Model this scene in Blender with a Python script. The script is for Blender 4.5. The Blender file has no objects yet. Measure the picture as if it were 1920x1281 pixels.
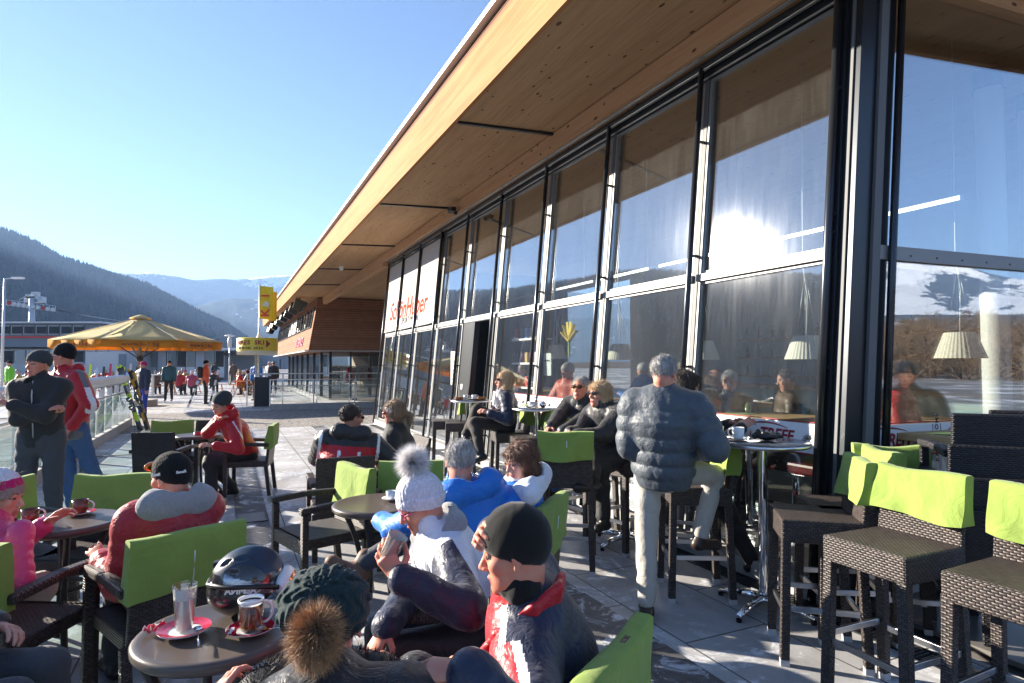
import bpy, math, random
import numpy as np
from mathutils import Vector, Matrix
R = math.radians
rnd = random.Random(7)
SC = bpy.context.scene
COL = SC.collection
F_PX, CU, CV, EYE = 1150.0, 960.0, 640.5, 1.62
PITCH = math.atan(43 / 1150)
def ray(u, v):
    x, y = (u - CU) / F_PX, -(v - CV) / F_PX
    c, s = math.cos(PITCH), math.sin(PITCH)
    return Vector((x, c - y * s, s + y * c))
def at(u, v, z):                    # the point of height z on the sight line
    r = ray(u, v); t = (z - EYE) / r.z
    return Vector((r.x * t, r.y * t, z))
def atd(u, v, d):                   # the point at depth d
    r = ray(u, v); t = d / r.y
    return Vector((r.x * t, d, EYE + r.z * t))
def V(*a): return Vector(a)
# ---------------------------------------------------------------- materials
def mat(name, col=(.5, .5, .5), rough=.6, metal=0., spec=.5, sheen=0., coat=0., trans=0., ior=1.45, emit=None, bump=None, var=0., vscale=8., sss=0.):
    m = bpy.data.materials.new(name); m.use_nodes = True
    nt = m.node_tree; b = nt.nodes['Principled BSDF']
    b.inputs['Base Color'].default_value = (*col, 1)
    b.inputs['Roughness'].default_value = rough
    b.inputs['Metallic'].default_value = metal
    b.inputs['Specular IOR Level'].default_value = spec
    b.inputs['Sheen Weight'].default_value = sheen
    b.inputs['Coat Weight'].default_value = coat
    b.inputs['Coat Roughness'].default_value = .08
    b.inputs['Transmission Weight'].default_value = trans
    b.inputs['IOR'].default_value = ior
    if sss:
        b.inputs['Subsurface Weight'].default_value = sss
        b.inputs['Subsurface Radius'].default_value = (.012, .005, .003)
        b.inputs['Subsurface Scale'].default_value = 1.0
    if emit:
        b.inputs['Emission Color'].default_value = (*emit[0], 1); b.inputs['Emission Strength'].default_value = emit[1]
    if var:
        tc = nt.nodes.new('ShaderNodeTexCoord'); n = nt.nodes.new('ShaderNodeTexNoise')
        n.inputs['Scale'].default_value = vscale; n.inputs['Detail'].default_value = 6
        nt.links.new(tc.outputs['Object'], n.inputs['Vector'])
        mx = nt.nodes.new('ShaderNodeMix'); mx.data_type = 'RGBA'
        mx.inputs[6].default_value = (*[max(0, c * (1 - var)) for c in col], 1)
        mx.inputs[7].default_value = (*[min(1, c * (1 + var)) for c in col], 1)
        nt.links.new(n.outputs['Fac'], mx.inputs[0]); nt.links.new(mx.outputs[2], b.inputs['Base Color'])
    if bump:                        # (scale, strength, distance)
        tc = nt.nodes.new('ShaderNodeTexCoord'); n = nt.nodes.new('ShaderNodeTexNoise')
        n.inputs['Scale'].default_value = bump[0]; n.inputs['Detail'].default_value = 5
        nt.links.new(tc.outputs['Object'], n.inputs['Vector'])
        bp = nt.nodes.new('ShaderNodeBump'); bp.inputs['Strength'].default_value = bump[1]; bp.inputs['Distance'].default_value = bump[2]
        nt.links.new(n.outputs['Fac'], bp.inputs['Height']); nt.links.new(bp.outputs['Normal'], b.inputs['Normal'])
    return m
class NT:                           # terse node building
    def __init__(s, m):
        s.m = m; s.nt = m.node_tree; s.b = s.nt.nodes['Principled BSDF']
    def n(s, t, **k):
        x = s.nt.nodes.new('ShaderNode' + t)
        for a, v in k.items(): setattr(x, a, v)
        return x
    def l(s, a, b): s.nt.links.new(a, b)
    def put(s, inp, v):
        if isinstance(v, (int, float)): inp.default_value = v
        elif isinstance(v, (tuple, list)): inp.default_value = v if len(inp.default_value) == len(v) else (*v, 1)
        else: s.l(v, inp)
    def math(s, op, a, b=0., c=None):
        x = s.n('Math', operation=op); s.put(x.inputs[0], a); s.put(x.inputs[1], b)
        if c is not None: s.put(x.inputs[2], c)
        return x.outputs[0]
    def mix(s, f, a, b):
        x = s.n('Mix', data_type='RGBA'); s.put(x.inputs[0], f); s.put(x.inputs[6], a); s.put(x.inputs[7], b)
        return x.outputs[2]
    def ramp(s, f, stops):
        x = s.n('ValToRGB'); e = x.color_ramp.elements
        while len(e) < len(stops): e.new(.5)
        for q, (p, c) in zip(e, stops):
            q.position = p; q.color = (c, c, c, 1) if isinstance(c, (int, float)) else (*c, 1)
        s.put(x.inputs[0], f); return x.outputs[0]
    def noise(s, vec, scale, detail=4, rough=.5, dist=0.):
        x = s.n('TexNoise'); s.l(vec, x.inputs['Vector']); x.inputs['Scale'].default_value = scale
        x.inputs['Detail'].default_value = detail; x.inputs['Roughness'].default_value = rough; x.inputs['Distortion'].default_value = dist
        return x.outputs['Fac']
    def coord(s, which='Object', scale=(1, 1, 1), rot=(0, 0, 0), loc=(0, 0, 0)):
        t = s.n('TexCoord'); mp = s.n('Mapping'); mp.inputs['Scale'].default_value = scale; mp.inputs['Rotation'].default_value = rot; mp.inputs['Location'].default_value = loc
        s.l(t.outputs[which], mp.inputs['Vector']); return mp.outputs[0]
    def sep(s, v):
        x = s.n('SeparateXYZ'); s.l(v, x.inputs[0]); return x.outputs
    def bump(s, h, strength, dist, prev=None):
        x = s.n('Bump'); x.inputs['Strength'].default_value = strength; x.inputs['Distance'].default_value = dist
        s.l(h, x.inputs['Height'])
        if prev: s.l(prev, x.inputs['Normal'])
        return x.outputs[0]
    def col(s, v): s.put(s.b.inputs['Base Color'], v)
    def rough(s, v): s.put(s.b.inputs['Roughness'], v)
    def norm(s, v): s.l(v, s.b.inputs['Normal'])
# ---------------------------------------------------------------- mesh builder
class MB:
    def __init__(s): s.v = []; s.f = []; s.uv = []; s.mi = []; s.sm = []
    def face(s, pts, uv=None, mi=0, sm=False):
        i = len(s.v); s.v += [tuple(p) for p in pts]; s.f.append(tuple(range(i, i + len(pts))))
        s.uv += uv if uv else [(0, 0)] * len(pts); s.mi.append(mi); s.sm.append(sm); return s
    def hexa(s, p, mi=0):           # 8 corners: bottom 0-3 ccw, top 4-7
        i = len(s.v); P = [Vector(q) for q in p]; s.v += [tuple(q) for q in P]
        for q in ((3, 2, 1, 0), (4, 5, 6, 7), (0, 1, 5, 4), (1, 2, 6, 5), (2, 3, 7, 6), (3, 0, 4, 7)):
            s.f.append(tuple(i + k for k in q))
            a = (P[q[1]] - P[q[0]]).length; b = (P[q[3]] - P[q[0]]).length
            vertical = q not in ((3, 2, 1, 0), (4, 5, 6, 7))
            s.uv += [(0, 0), (a, 0), (a, b), (0, b)]
            s.mi.append(mi); s.sm.append(False)
        return s
    def box(s, c, d, M=None, mi=0, taper=1.):
        x, y, z = d[0] / 2, d[1] / 2, d[2] / 2; t = taper
        p = [V(-x*t, -y*t, -z), V(x*t, -y*t, -z), V(x*t, y*t, -z), V(-x*t, y*t, -z), V(-x, -y, z), V(x, -y, z), V(x, y, z), V(-x, y, z)]
        c = Vector(c)
        if M is None: return s.hexa([q + c for q in p], mi)
        if len(M) == 3: return s.hexa([M @ q + c for q in p], mi)
        return s.hexa([M @ (q + c) for q in p], mi)
    def bar(s, a, b, w, h=None, up=(0, 0, 1), mi=0):       # square bar from a to b
        a, b = Vector(a), Vector(b); h = h or w; d = (b - a).normalized(); up = Vector(up)
        if abs(d.dot(up)) > .98: up = V(0, 1, 0)
        x = d.cross(up).normalized() * w / 2; y = x.cross(d).normalized() * h / 2
        return s.hexa([a - x - y, a + x - y, a + x + y, a - x + y, b - x - y, b + x - y, b + x + y, b - x + y], mi)
    def tube(s, pts, r, n=10, caps=True, mi=0, closed=False):
        pts = [Vector(p) for p in pts]; m = len(pts); rr = r if isinstance(r, (list, tuple)) else [r] * m
        base = len(s.v); up = V(0, 0, 1); L = 0; Ls = []
        prevx = None
        for i, p in enumerate(pts):
            if closed: d = pts[(i + 1) % m] - pts[i - 1]
            else: d = pts[min(i + 1, m - 1)] - pts[max(i - 1, 0)]
            d = d.normalized() if d.length > 1e-9 else V(0, 0, 1)
            if prevx is None:
                u = up if abs(d.dot(up)) < .95 else V(0, 1, 0); x = d.cross(u).normalized()
            else: x = (prevx - d * prevx.dot(d)).normalized()
            prevx = x; y = x.cross(d)
            if i: L += (p - pts[i - 1]).length
            Ls.append(L)
            for k in range(n):
                a = 2 * math.pi * k / n; s.v.append(tuple(p + (x * math.cos(a) + y * math.sin(a)) * rr[i]))
        for i in range(m if closed else m - 1):
            j = (i + 1) % m
            for k in range(n):
                k2 = (k + 1) % n
                s.f.append((base + i*n + k, base + j*n + k, base + j*n + k2, base + i*n + k2))
                c = 2 * math.pi * rr[i] / n; lj = Ls[j] if j else L
                s.uv += [(c*k, Ls[i]), (c*k, lj), (c*(k+1), lj), (c*(k+1), Ls[i])]; s.mi.append(mi); s.sm.append(True)
        if caps and not closed:
            s.f.append(tuple(base + k for k in range(n))); s.uv += [(0, 0)] * n; s.mi.append(mi); s.sm.append(False)
            s.f.append(tuple(base + (m-1)*n + k for k in reversed(range(n)))); s.uv += [(0, 0)] * n; s.mi.append(mi); s.sm.append(False)
        return s
    def lathe(s, prof, c=(0, 0, 0), n=24, mi=0, M=None, sx=1., sy=1.):
        base = len(s.v); c = Vector(c)
        for (r, z) in prof:
            for k in range(n):
                a = 2 * math.pi * k / n; p = V(r * math.cos(a) * sx, r * math.sin(a) * sy, z)
                s.v.append(tuple((M @ p if M is not None else p) + c))
        for i in range(len(prof) - 1):
            for k in range(n):
                k2 = (k + 1) % n; s.f.append((base + i*n + k, base + i*n + k2, base + (i+1)*n + k2, base + (i+1)*n + k))
                s.uv += [(k / n, i), ((k+1) / n, i), ((k+1) / n, i+1), (k / n, i+1)]; s.mi.append(mi); s.sm.append(True)
        return s
    def prism(s, poly, z0, z1, M=None, mi=0):
        m = len(poly); b = len(s.v); T = (lambda p: M @ p) if M is not None else (lambda p: p)
        for z in (z0, z1): s.v += [tuple(T(V(x, y, z))) for x, y in poly]
        s.f.append(tuple(b + k for k in reversed(range(m)))); s.uv += [poly[k] for k in reversed(range(m))]
        s.f.append(tuple(b + m + k for k in range(m))); s.uv += list(poly); s.mi += [mi] * 2; s.sm += [False] * 2
        for k in range(m):
            k2 = (k + 1) % m; s.f.append((b + k, b + k2, b + m + k2, b + m + k))
            e = math.dist(poly[k], poly[k2]); s.uv += [(0, 0), (e, 0), (e, z1 - z0), (0, z1 - z0)]; s.mi.append(mi); s.sm.append(False)
        return s
    def build(s, name, mats, parent=None, bevel=0., seg=2, loc=None, rz=None, angle=None):
        me = bpy.data.meshes.new(name); me.from_pydata(s.v, [], s.f)
        for m in (mats if isinstance(mats, (list, tuple)) else [mats]): me.materials.append(m)
        me.polygons.foreach_set('material_index', s.mi); me.polygons.foreach_set('use_smooth', s.sm)
        u = me.uv_layers.new(name='UVMap'); u.data.foreach_set('uv', [c for p in s.uv for c in p])
        me.update()
        o = bpy.data.objects.new(name, me); COL.objects.link(o)
        if parent is not None: o.parent = parent
        if loc is not None: o.location = loc
        if rz is not None: o.rotation_euler = (0, 0, rz)
        if bevel:
            b = o.modifiers.new('Bevel', 'BEVEL'); b.width = bevel; b.segments = seg; b.limit_method = 'ANGLE'; b.angle_limit = R(40)
        return o
def npmesh(name, v, f, mats, mi=None, smooth=True, parent=None, uv=None):
    me = bpy.data.meshes.new(name); v = np.asarray(v, np.float32); f = np.asarray(f, np.int32); k = f.shape[1]
    me.vertices.add(len(v)); me.vertices.foreach_set('co', v.ravel())
    me.loops.add(f.size); me.loops.foreach_set('vertex_index', f.ravel())
    me.polygons.add(len(f)); me.polygons.foreach_set('loop_start', np.arange(0, f.size, k, dtype=np.int32))
    for m in (mats if isinstance(mats, (list, tuple)) else [mats]): me.materials.append(m)
    if mi is not None: me.polygons.foreach_set('material_index', np.asarray(mi, np.int32))
    me.polygons.foreach_set('use_smooth', np.full(len(f), smooth))
    if uv is not None:
        u = me.uv_layers.new(name='UVMap'); u.data.foreach_set('uv', np.asarray(uv, np.float32)[f.ravel()].ravel())
    me.update(calc_edges=True); me.validate()
    o = bpy.data.objects.new(name, me); COL.objects.link(o)
    if parent is not None: o.parent = parent
    return o
def tag(o, label=None, cat=None, group=None, kind=None):
    if label: o['label'] = label
    if cat: o['category'] = cat
    if group: o['group'] = group
    if kind: o['kind'] = kind
    return o
def empty(name, loc=(0, 0, 0), rz=0., label=None, cat=None, group=None, kind=None):
    o = bpy.data.objects.new(name, None); COL.objects.link(o); o.empty_display_size = .1
    o.location = loc; o.rotation_euler = (0, 0, rz); return tag(o, label, cat, group, kind)
def copy_tree(o, parent=None, top=True):
    c = o.copy(); COL.objects.link(c)
    if not top: c.parent = parent
    for ch in o.children: copy_tree(ch, c, False)
    return c
def text(name, s, size, m, M, parent=None, ext=.001, shear=0., bold=0., align='CENTER', space=1., xs=1., mirror=False):
    cu = bpy.data.curves.new(name, 'FONT'); cu.body = s; cu.size = size; cu.extrude = ext; cu.shear = shear; cu.offset = bold
    cu.align_x = align; cu.align_y = 'CENTER'; cu.space_character = space; cu.resolution_u = 3
    t = bpy.data.objects.new('t', cu); COL.objects.link(t)
    bpy.context.view_layer.update()
    me = bpy.data.meshes.new_from_object(t.evaluated_get(bpy.context.evaluated_depsgraph_get()))
    bpy.data.objects.remove(t); bpy.data.curves.remove(cu)
    me.name = name; me.materials.clear(); me.materials.append(m)
    me.transform(M @ Matrix.Diagonal((xs, 1, 1, 1)))
    o = bpy.data.objects.new(name, me); COL.objects.link(o)
    if parent is not None: o.parent = parent
    return o
# ---------------------------------------------------------------- signed-distance surfaces
def nrm(a):
    a = np.asarray(a, float); return a / (np.linalg.norm(a) + 1e-12)
def cap(a, b, ra, rb=None, k=.02, tag=0, mod=None, op=0):
    return dict(t='c', a=np.array(a, float), b=np.array(b, float), ra=ra, rb=ra if rb is None else rb, k=k, tag=tag, mod=mod, op=op)
def ecap(a, b, ra, rb, side, k=.03, tag=0, mod=None, op=0):      # ra, rb = (side radius, depth radius)
    return dict(t='e', a=np.array(a, float), b=np.array(b, float), ra=ra, rb=rb, side=nrm(side), k=k, tag=tag, mod=mod, op=op)
def ell(c, r, Rm=None, k=.02, tag=0, op=0):
    r = (r, r, r) if isinstance(r, (int, float)) else r
    return dict(t='l', c=np.array(c, float), r=np.array(r, float), R=np.eye(3) if Rm is None else np.array(Rm, float), k=k, tag=tag, op=op)
def half(p, n, k=.0, tag=0):        # keeps the side the normal points away from
    return dict(t='h', c=np.array(p, float), n=nrm(n), k=k, tag=tag, op=2)
def xf(prims, M):                   # move prims by a rigid 4x4 matrix
    A = np.array(M)[:3, :3]; t = np.array(M)[:3, 3]; out = []
    for p in prims:
        q = dict(p)
        for key in ('a', 'b', 'c'):
            if key in q: q[key] = A @ q[key] + t
        if 'side' in q: q['side'] = A @ q['side']
        if 'n' in q: q['n'] = A @ q['n']
        if q['t'] == 'l': q['R'] = A @ q['R']
        out.append(q)
    return out
def pbounds(p, m):
    if p['t'] == 'l': r = float(max(p['r'])) + m; return p['c'] - r, p['c'] + r
    r = max(np.max(p['ra']), np.max(p['rb'])) + m + (abs(p['mod'][1]) if p.get('mod') else 0)
    return np.minimum(p['a'], p['b']) - r, np.maximum(p['a'], p['b']) + r
def pdist(p, X):                    # X (...,3)
    if p['t'] == 'h': return (X - p['c']) @ p['n']
    if p['t'] == 'l':
        q = (X - p['c']) @ p['R']; qr = q / p['r']; k0 = np.sqrt((qr * qr).sum(-1)); q2 = q / (p['r'] ** 2); k1 = np.sqrt((q2 * q2).sum(-1)) + 1e-9
        return k0 * (k0 - 1) / k1
    a, b = p['a'], p['b']; d = b - a; L2 = d @ d + 1e-12; w = X - a; tt = np.clip((w @ d) / L2, 0, 1)
    g = 0
    if p.get('mod'):
        nb, am = p['mod'][:2]; g = am * (np.abs(np.sin(math.pi * nb * tt)) ** .6 - .6)
    if p['t'] == 'c':
        q = w - tt[..., None] * d; return np.sqrt((q * q).sum(-1)) - (p['ra'] + (p['rb'] - p['ra']) * tt) - g
    ax = d / math.sqrt(L2); sx = p['side'] - ax * (p['side'] @ ax); sx = sx / np.linalg.norm(sx); sy = np.cross(ax, sx)
    q = w - tt[..., None] * d
    rx = p['ra'][0] + (p['rb'][0] - p['ra'][0]) * tt + g; ry = p['ra'][1] + (p['rb'][1] - p['ra'][1]) * tt + g
    x = q @ sx; y = q @ sy; z = q @ ax; rz = np.minimum(rx, ry)
    k0 = np.sqrt((x / rx) ** 2 + (y / ry) ** 2 + (z / rz) ** 2)
    k1 = np.sqrt((x / rx ** 2) ** 2 + (y / ry ** 2) ** 2 + (z / rz ** 2) ** 2) + 1e-9
    return k0 * (k0 - 1) / k1
def wrinkle(X, amp, f, seed=0):
    r = np.random.RandomState(seed); out = 0
    for i in range(3):
        A = r.normal(size=(3, 3)); A /= np.linalg.norm(A, axis=1)[:, None]
        q = X @ A.T * f * (1 + .8 * i) + r.rand(3) * 9
        out = out + (1 - 2 * np.abs(np.sin(q[..., 0] + 1.3 * np.sin(q[..., 1]) + .7 * np.sin(q[..., 2])))) / (1 + i)
    return amp * out / 1.8
def sdf(prims, h, wr=None, fn=None, pad=.03):
    add = [p for p in prims if p['op'] == 0]
    lo = np.min([pbounds(p, .01)[0] for p in add], 0) - 2 * h; hi = np.max([pbounds(p, .01)[1] for p in add], 0) + 2 * h
    n = np.ceil((hi - lo) / h).astype(int) + 1
    ax = [lo[i] + h * np.arange(n[i]) for i in range(3)]
    D = np.full(n, .2, np.float32)
    for p in prims:
        if p['t'] == 'h': sl = tuple(slice(0, n[i]) for i in range(3))
        else:
            l2, h2 = pbounds(p, pad + p['k']); i0 = np.clip(((l2 - lo) / h).astype(int), 0, n); i1 = np.clip(((h2 - lo) / h).astype(int) + 2, 0, n)
            sl = tuple(slice(i0[i], i1[i]) for i in range(3))
        X = np.stack(np.meshgrid(*[ax[i][sl[i]] for i in range(3)], indexing='ij'), -1)
        if X.size == 0: continue
        d = pdist(p, X); D0 = D[sl]; k = p['k']
        if p['op'] == 0:
            if k > 0: hh = np.clip(.5 + .5 * (D0 - d) / k, 0, 1); D[sl] = D0 * (1 - hh) + d * hh - k * hh * (1 - hh)
            else: D[sl] = np.minimum(D0, d)
        elif p['op'] == 1:
            k = max(k, 1e-4); hh = np.clip(.5 - .5 * (D0 + d) / k, 0, 1); D[sl] = D0 * (1 - hh) - d * hh + k * hh * (1 - hh)
        else: D[sl] = np.maximum(D0, d)
    if wr or fn:
        X = np.stack(np.meshgrid(*ax, indexing='ij'), -1)
        m = np.abs(D) < .06
        if wr: D[m] += wrinkle(X[m], *wr).astype(np.float32)
        if fn: D[m] += fn(X[m]).astype(np.float32)
    S = D < 0; c = n - 1
    cnt = np.zeros(c, np.int8); P = np.zeros((*c, 3), np.float32); ec = np.zeros(c, np.int8)
    for dx in (0, 1):
        for dy in (0, 1):
            for dz in (0, 1): cnt += S[dx:dx + c[0], dy:dy + c[1], dz:dz + c[2]]
    act = (cnt > 0) & (cnt < 8)
    I = np.argwhere(act)
    if len(I) == 0: return np.zeros((0, 3)), np.zeros((0, 4), int)
    pos = np.zeros((len(I), 3)); num = np.zeros(len(I))
    for a in range(3):
        o = [i for i in range(3) if i != a]
        for p_ in (0, 1):
            for q_ in (0, 1):
                off = np.zeros(3, int); off[o[0]] = p_; off[o[1]] = q_; A = I + off; B = A.copy(); B[:, a] += 1
                va = D[tuple(A.T)]; vb = D[tuple(B.T)]; cr = (va < 0) != (vb < 0)
                t = np.where(cr, va / np.where(va == vb, 1, va - vb), 0)
                pp = A.astype(float); pp[:, a] += t; pos += np.where(cr[:, None], pp, 0); num += cr
    verts = lo + h * pos / num[:, None]
    idx = -np.ones(c, int); idx[tuple(I.T)] = np.arange(len(I)); faces = []
    for a in range(3):
        sl0 = [slice(1, n[i] - 1) for i in range(3)]; sl0[a] = slice(0, n[a] - 1); sl1 = list(sl0); sl1[a] = slice(1, n[a])
        s0 = S[tuple(sl0)]; s1 = S[tuple(sl1)]; E = np.argwhere(s0 != s1)
        if not len(E): continue
        off = np.ones(3, int); off[a] = 0; E = E + off; fl = S[tuple(E.T)]
        b, c_ = (a + 1) % 3, (a + 2) % 3
        def g(db, dc):
            q = E.copy(); q[:, b] += db; q[:, c_] += dc; return idx[tuple(q.T)]
        q = np.stack([g(-1, -1), g(0, -1), g(0, 0), g(-1, 0)], 1)
        q[~fl] = q[~fl][:, ::-1]; faces.append(q)
    faces = np.concatenate(faces); faces = faces[(faces >= 0).all(1)]
    return verts, faces
def tags_of(prims, X):
    add = [p for p in prims if p['op'] == 0]; ds = np.stack([pdist(p, X) for p in add], 0)
    return np.array([p['tag'] for p in add])[ds.argmin(0)]
def sdf_obj(name, prims, h, mats, parent=None, wr=None, fn=None, rule=None):
    v, f = sdf(prims, h, wr, fn)
    mi = tags_of(prims, v[f].mean(1)) if len(f) else None
    if rule is not None: mi = rule(v[f].mean(1), mi)
    return npmesh(name, v, f, mats, mi, True, parent)
# ================================================================ setting and building
D_ = V(-.42, .9075, 0).normalized(); N_ = V(D_.y * -1, D_.x, 0); CORN = V(2.15, 4.15, 0)
ANG = math.atan2(D_.y, D_.x)
LEAN = math.tan(R(5.3))
def FW(s, n, z=0): return CORN + D_ * s + N_ * n + V(0, 0, z)
E2 = V(.9385, .345, 0).normalized(); ANG2 = math.atan2(E2.y, E2.x)
# sun: mirror of the sight line to the glint in the leaning glass
gn = (N_ * math.cos(R(5.3)) + V(0, 0, math.sin(R(5.3)))).normalized()
sr = ray(1378, 462).normalized(); SUN = (sr - 2 * sr.dot(gn) * gn).normalized()
SUN_EL = math.asin(SUN.z); SUN_AZ = math.atan2(SUN.x, SUN.y)
print('sun elevation', math.degrees(SUN_EL), 'azimuth', math.degrees(SUN_AZ))
# ---- materials
M_steel = mat('brushed_steel', (.62, .62, .63), .28, 1., bump=(60, .05, .002))
M_galv = mat('galvanised_steel', (.55, .56, .57), .42, .9, var=.12, vscale=20)
M_dark = mat('anthracite_metal', (.035, .04, .047), .32, .55, bump=(40, .04, .002))
M_tube = mat('anthracite_tube', (.05, .055, .065), .25, .7)
M_silver = mat('silver_profile', (.26, .265, .27), .5, .2)
M_mull = mat('grey_mullion', (.12, .125, .13), .6, 0.)
M_black = mat('black_plastic', (.012, .012, .013), .4)
M_white = mat('white_paint', (.8, .8, .78), .5, var=.03)
M_conc = mat('concrete', (.42, .41, .39), .85, var=.22, vscale=6, bump=(40, .3, .004))
def wood_mat(name, c0, c1, knots=True, grain=(1.2, 26, 26), bands=0., rough=.6):
    m = mat(name, c0, max(rough, .75), spec=.15); k = NT(m); co = k.coord('Object', grain)
    n1 = k.noise(co, 1.2, 8, .65, .4); col = k.ramp(n1, [(.3, tuple(c * .72 for c in c0)), (.5, c0), (.72, c1)])
    co1 = k.coord('Object', (.25, 3.2, 3.2)); n0 = k.noise(co1, 1.1, 3, .5)
    col = k.mix(k.ramp(n0, [(.35, 0.), (.65, .55)]), col, c1)
    if knots:
        vo = k.n('TexVoronoi'); vo.inputs['Scale'].default_value = 1.; vo.inputs['Randomness'].default_value = 1.
        k.l(k.coord('Object', (4.2, 8.5, 8.5)), vo.inputs['Vector'])
        n2 = k.noise(k.coord('Object', (1, 1, 1)), 3., 2)
        thr = k.math('MULTIPLY', n2, .24)
        kn = k.math('LESS_THAN', vo.outputs['Distance'], thr)
        col = k.mix(k.math('MULTIPLY', kn, .8), col, (.035, .018, .01))
    k.col(col); h = n1
    if bands:
        z = k.sep(k.coord('Object'))[2]; fr = k.math('FRACT', k.math('DIVIDE', z, bands)); g = k.math('GREATER_THAN', fr, .12)
        fl = k.math('FLOOR', k.math('DIVIDE', z, bands)); w = k.n('TexWhiteNoise', noise_dimensions='1D'); k.l(fl, w.inputs['W'])
        col = k.mix(k.math('MULTIPLY', w.outputs['Value'], .5), col, tuple(c * .45 for c in c0))
        col = k.mix(g, tuple(c * .15 for c in c0), col); k.col(col)
        k.norm(k.bump(g, .8, .02))
    else: k.norm(k.bump(h, .12, .004))
    return m
M_soffit = wood_mat('soffit_board', (.44, .265, .14), (.52, .34, .195))
M_fascia = wood_mat('fascia_larch', (.36, .165, .06), (.43, .23, .10), knots=False, grain=(.6, 14, 14))
M_beam = wood_mat('glulam_beam', (.50, .29, .16), (.56, .35, .2), grain=(.8, 18, 18))
M_clad = wood_mat('dark_larch_cladding', (.25, .115, .06), (.36, .17, .09), knots=False, bands=.11, rough=.7)
M_lightwood = wood_mat('light_oak', (.52, .34, .17), (.62, .43, .24), knots=False, grain=(1.5, 20, 20))
M_orangewood = wood_mat('orange_pine', (.48, .20, .06), (.58, .28, .1), knots=False, grain=(1.5, 20, 20))
# glass: clear pane with a strong coating reflection and a thin dusty film that also stands in for sun glare and haze
def glass_mat(name, tint=(.92, .95, .94), base=.16, dust=.05, drough=.32):
    m = bpy.data.materials.new(name); m.use_nodes = True; nt = m.node_tree; nt.nodes.clear(); k = NT.__new__(NT); k.m = m; k.nt = nt
    out = k.n('OutputMaterial'); tr = k.n('BsdfTransparent'); tr.inputs[0].default_value = (*tint, 1)
    gl = k.n('BsdfGlossy'); gl.inputs['Roughness'].default_value = 0.0; gl.inputs[0].default_value = (.93, .96, 1, 1)
    fr = k.n('Fresnel'); ge = k.n('NewGeometry'); k.l(k.math('MULTIPLY_ADD', ge.outputs['Backfacing'], 1/1.6 - 1.6, 1.6), fr.inputs[0])
    f = k.math('ADD', k.math('MULTIPLY', fr.outputs[0], .9), base)
    mx = k.n('MixShader'); k.l(f, mx.inputs[0]); k.l(tr.outputs[0], mx.inputs[1]); k.l(gl.outputs[0], mx.inputs[2])
    g2 = k.n('BsdfGlossy'); g2.inputs['Roughness'].default_value = drough; g2.inputs[0].default_value = (.9, .92, 1, 1)
    df = k.n('BsdfDiffuse'); df.inputs[0].default_value = (.6, .6, .6, 1)
    m3 = k.n('MixShader'); m3.inputs[0].default_value = .62; k.l(g2.outputs[0], m3.inputs[1]); k.l(df.outputs[0], m3.inputs[2])
    sp = k.noise(k.coord('Object', (1.5, 1.5, .4)), 2.2, 6, .6); fine = k.noise(k.coord('Object', (30, 30, 1.2)), 1., 3)
    spk = k.noise(k.coord('Object'), 60., 2); sk = k.ramp(spk, [(.76, 0.), (.8, 1.)])
    dm = k.math('MULTIPLY', k.math('MULTIPLY', sp, fine), dust * 4)
    dm = k.math('ADD', dm, k.math('MULTIPLY', sk, dust * 2))
    m2 = k.n('MixShader'); k.l(dm, m2.inputs[0]); k.l(mx.outputs[0], m2.inputs[1]); k.l(m3.outputs[0], m2.inputs[2])
    k.l(m2.outputs[0], out.inputs['Surface']); return m
M_glass = glass_mat('coated_window_glass', base=.13, dust=.024, drough=.085)
M_glass2 = glass_mat('clear_window_glass', base=.22, dust=.004, drough=.1)
M_rail_glass = glass_mat('railing_glass', (.80, .9, .88), base=.03, dust=.09, drough=.5)
# ---- paving
def paving():
    m = mat('stone_paving', (.4, .4, .4), .7); k = NT(m); co = k.coord('Object')
    br = k.n('TexBrick'); br.offset = .5; br.inputs['Scale'].default_value = 1; br.inputs['Mortar Size'].default_value = .006; br.inputs['Mortar Smooth'].default_value = .1
    br.inputs['Brick Width'].default_value = 1.26; br.inputs['Row Height'].default_value = .63; br.inputs['Bias'].default_value = 0
    br.inputs['Color1'].default_value = (.0, .0, .0, 1); br.inputs['Color2'].default_value = (1, 1, 1, 1)
    k.l(co, br.inputs['Vector'])
    tone = k.math('MULTIPLY', br.outputs['Color'], 1.)
    base = k.mix(tone, (.40, .40, .41), (.48, .48, .485))
    st = k.noise(co, 1.1, 8, .65, .6); base = k.mix(k.ramp(st, [(.38, .65), (.6, 0.)]), base, (.23, .22, .21))
    sp = k.noise(co, 9, 8, .7); base = k.mix(k.ramp(sp, [(.45, 0.), (.7, .35)]), base, (.45, .45, .46))
    ice = k.noise(co, 1.7, 10, .72, 1.2); im = k.ramp(ice, [(.515, 0.), (.57, .75)])
    ice2 = k.noise(co, 14, 6, .75); im = k.math('MULTIPLY', im, k.ramp(ice2, [(.4, .0), (.56, 1.)]))
    base = k.mix(im, base, (.74, .77, .82))
    base = k.mix(br.outputs['Fac'], base, (.09, .085, .08)); k.col(base)
    wet = k.noise(co, .8, 5, .6, .5); k.rough(k.ramp(wet, [(.36, .28), (.52, .75)]))
    h = k.math('SUBTRACT', k.math('ADD', k.math('MULTIPLY', sp, .25), k.math('MULTIPLY', im, .3)), br.outputs['Fac'])
    k.norm(k.bump(h, .5, .006)); return m
M_pave = paving()
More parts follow.
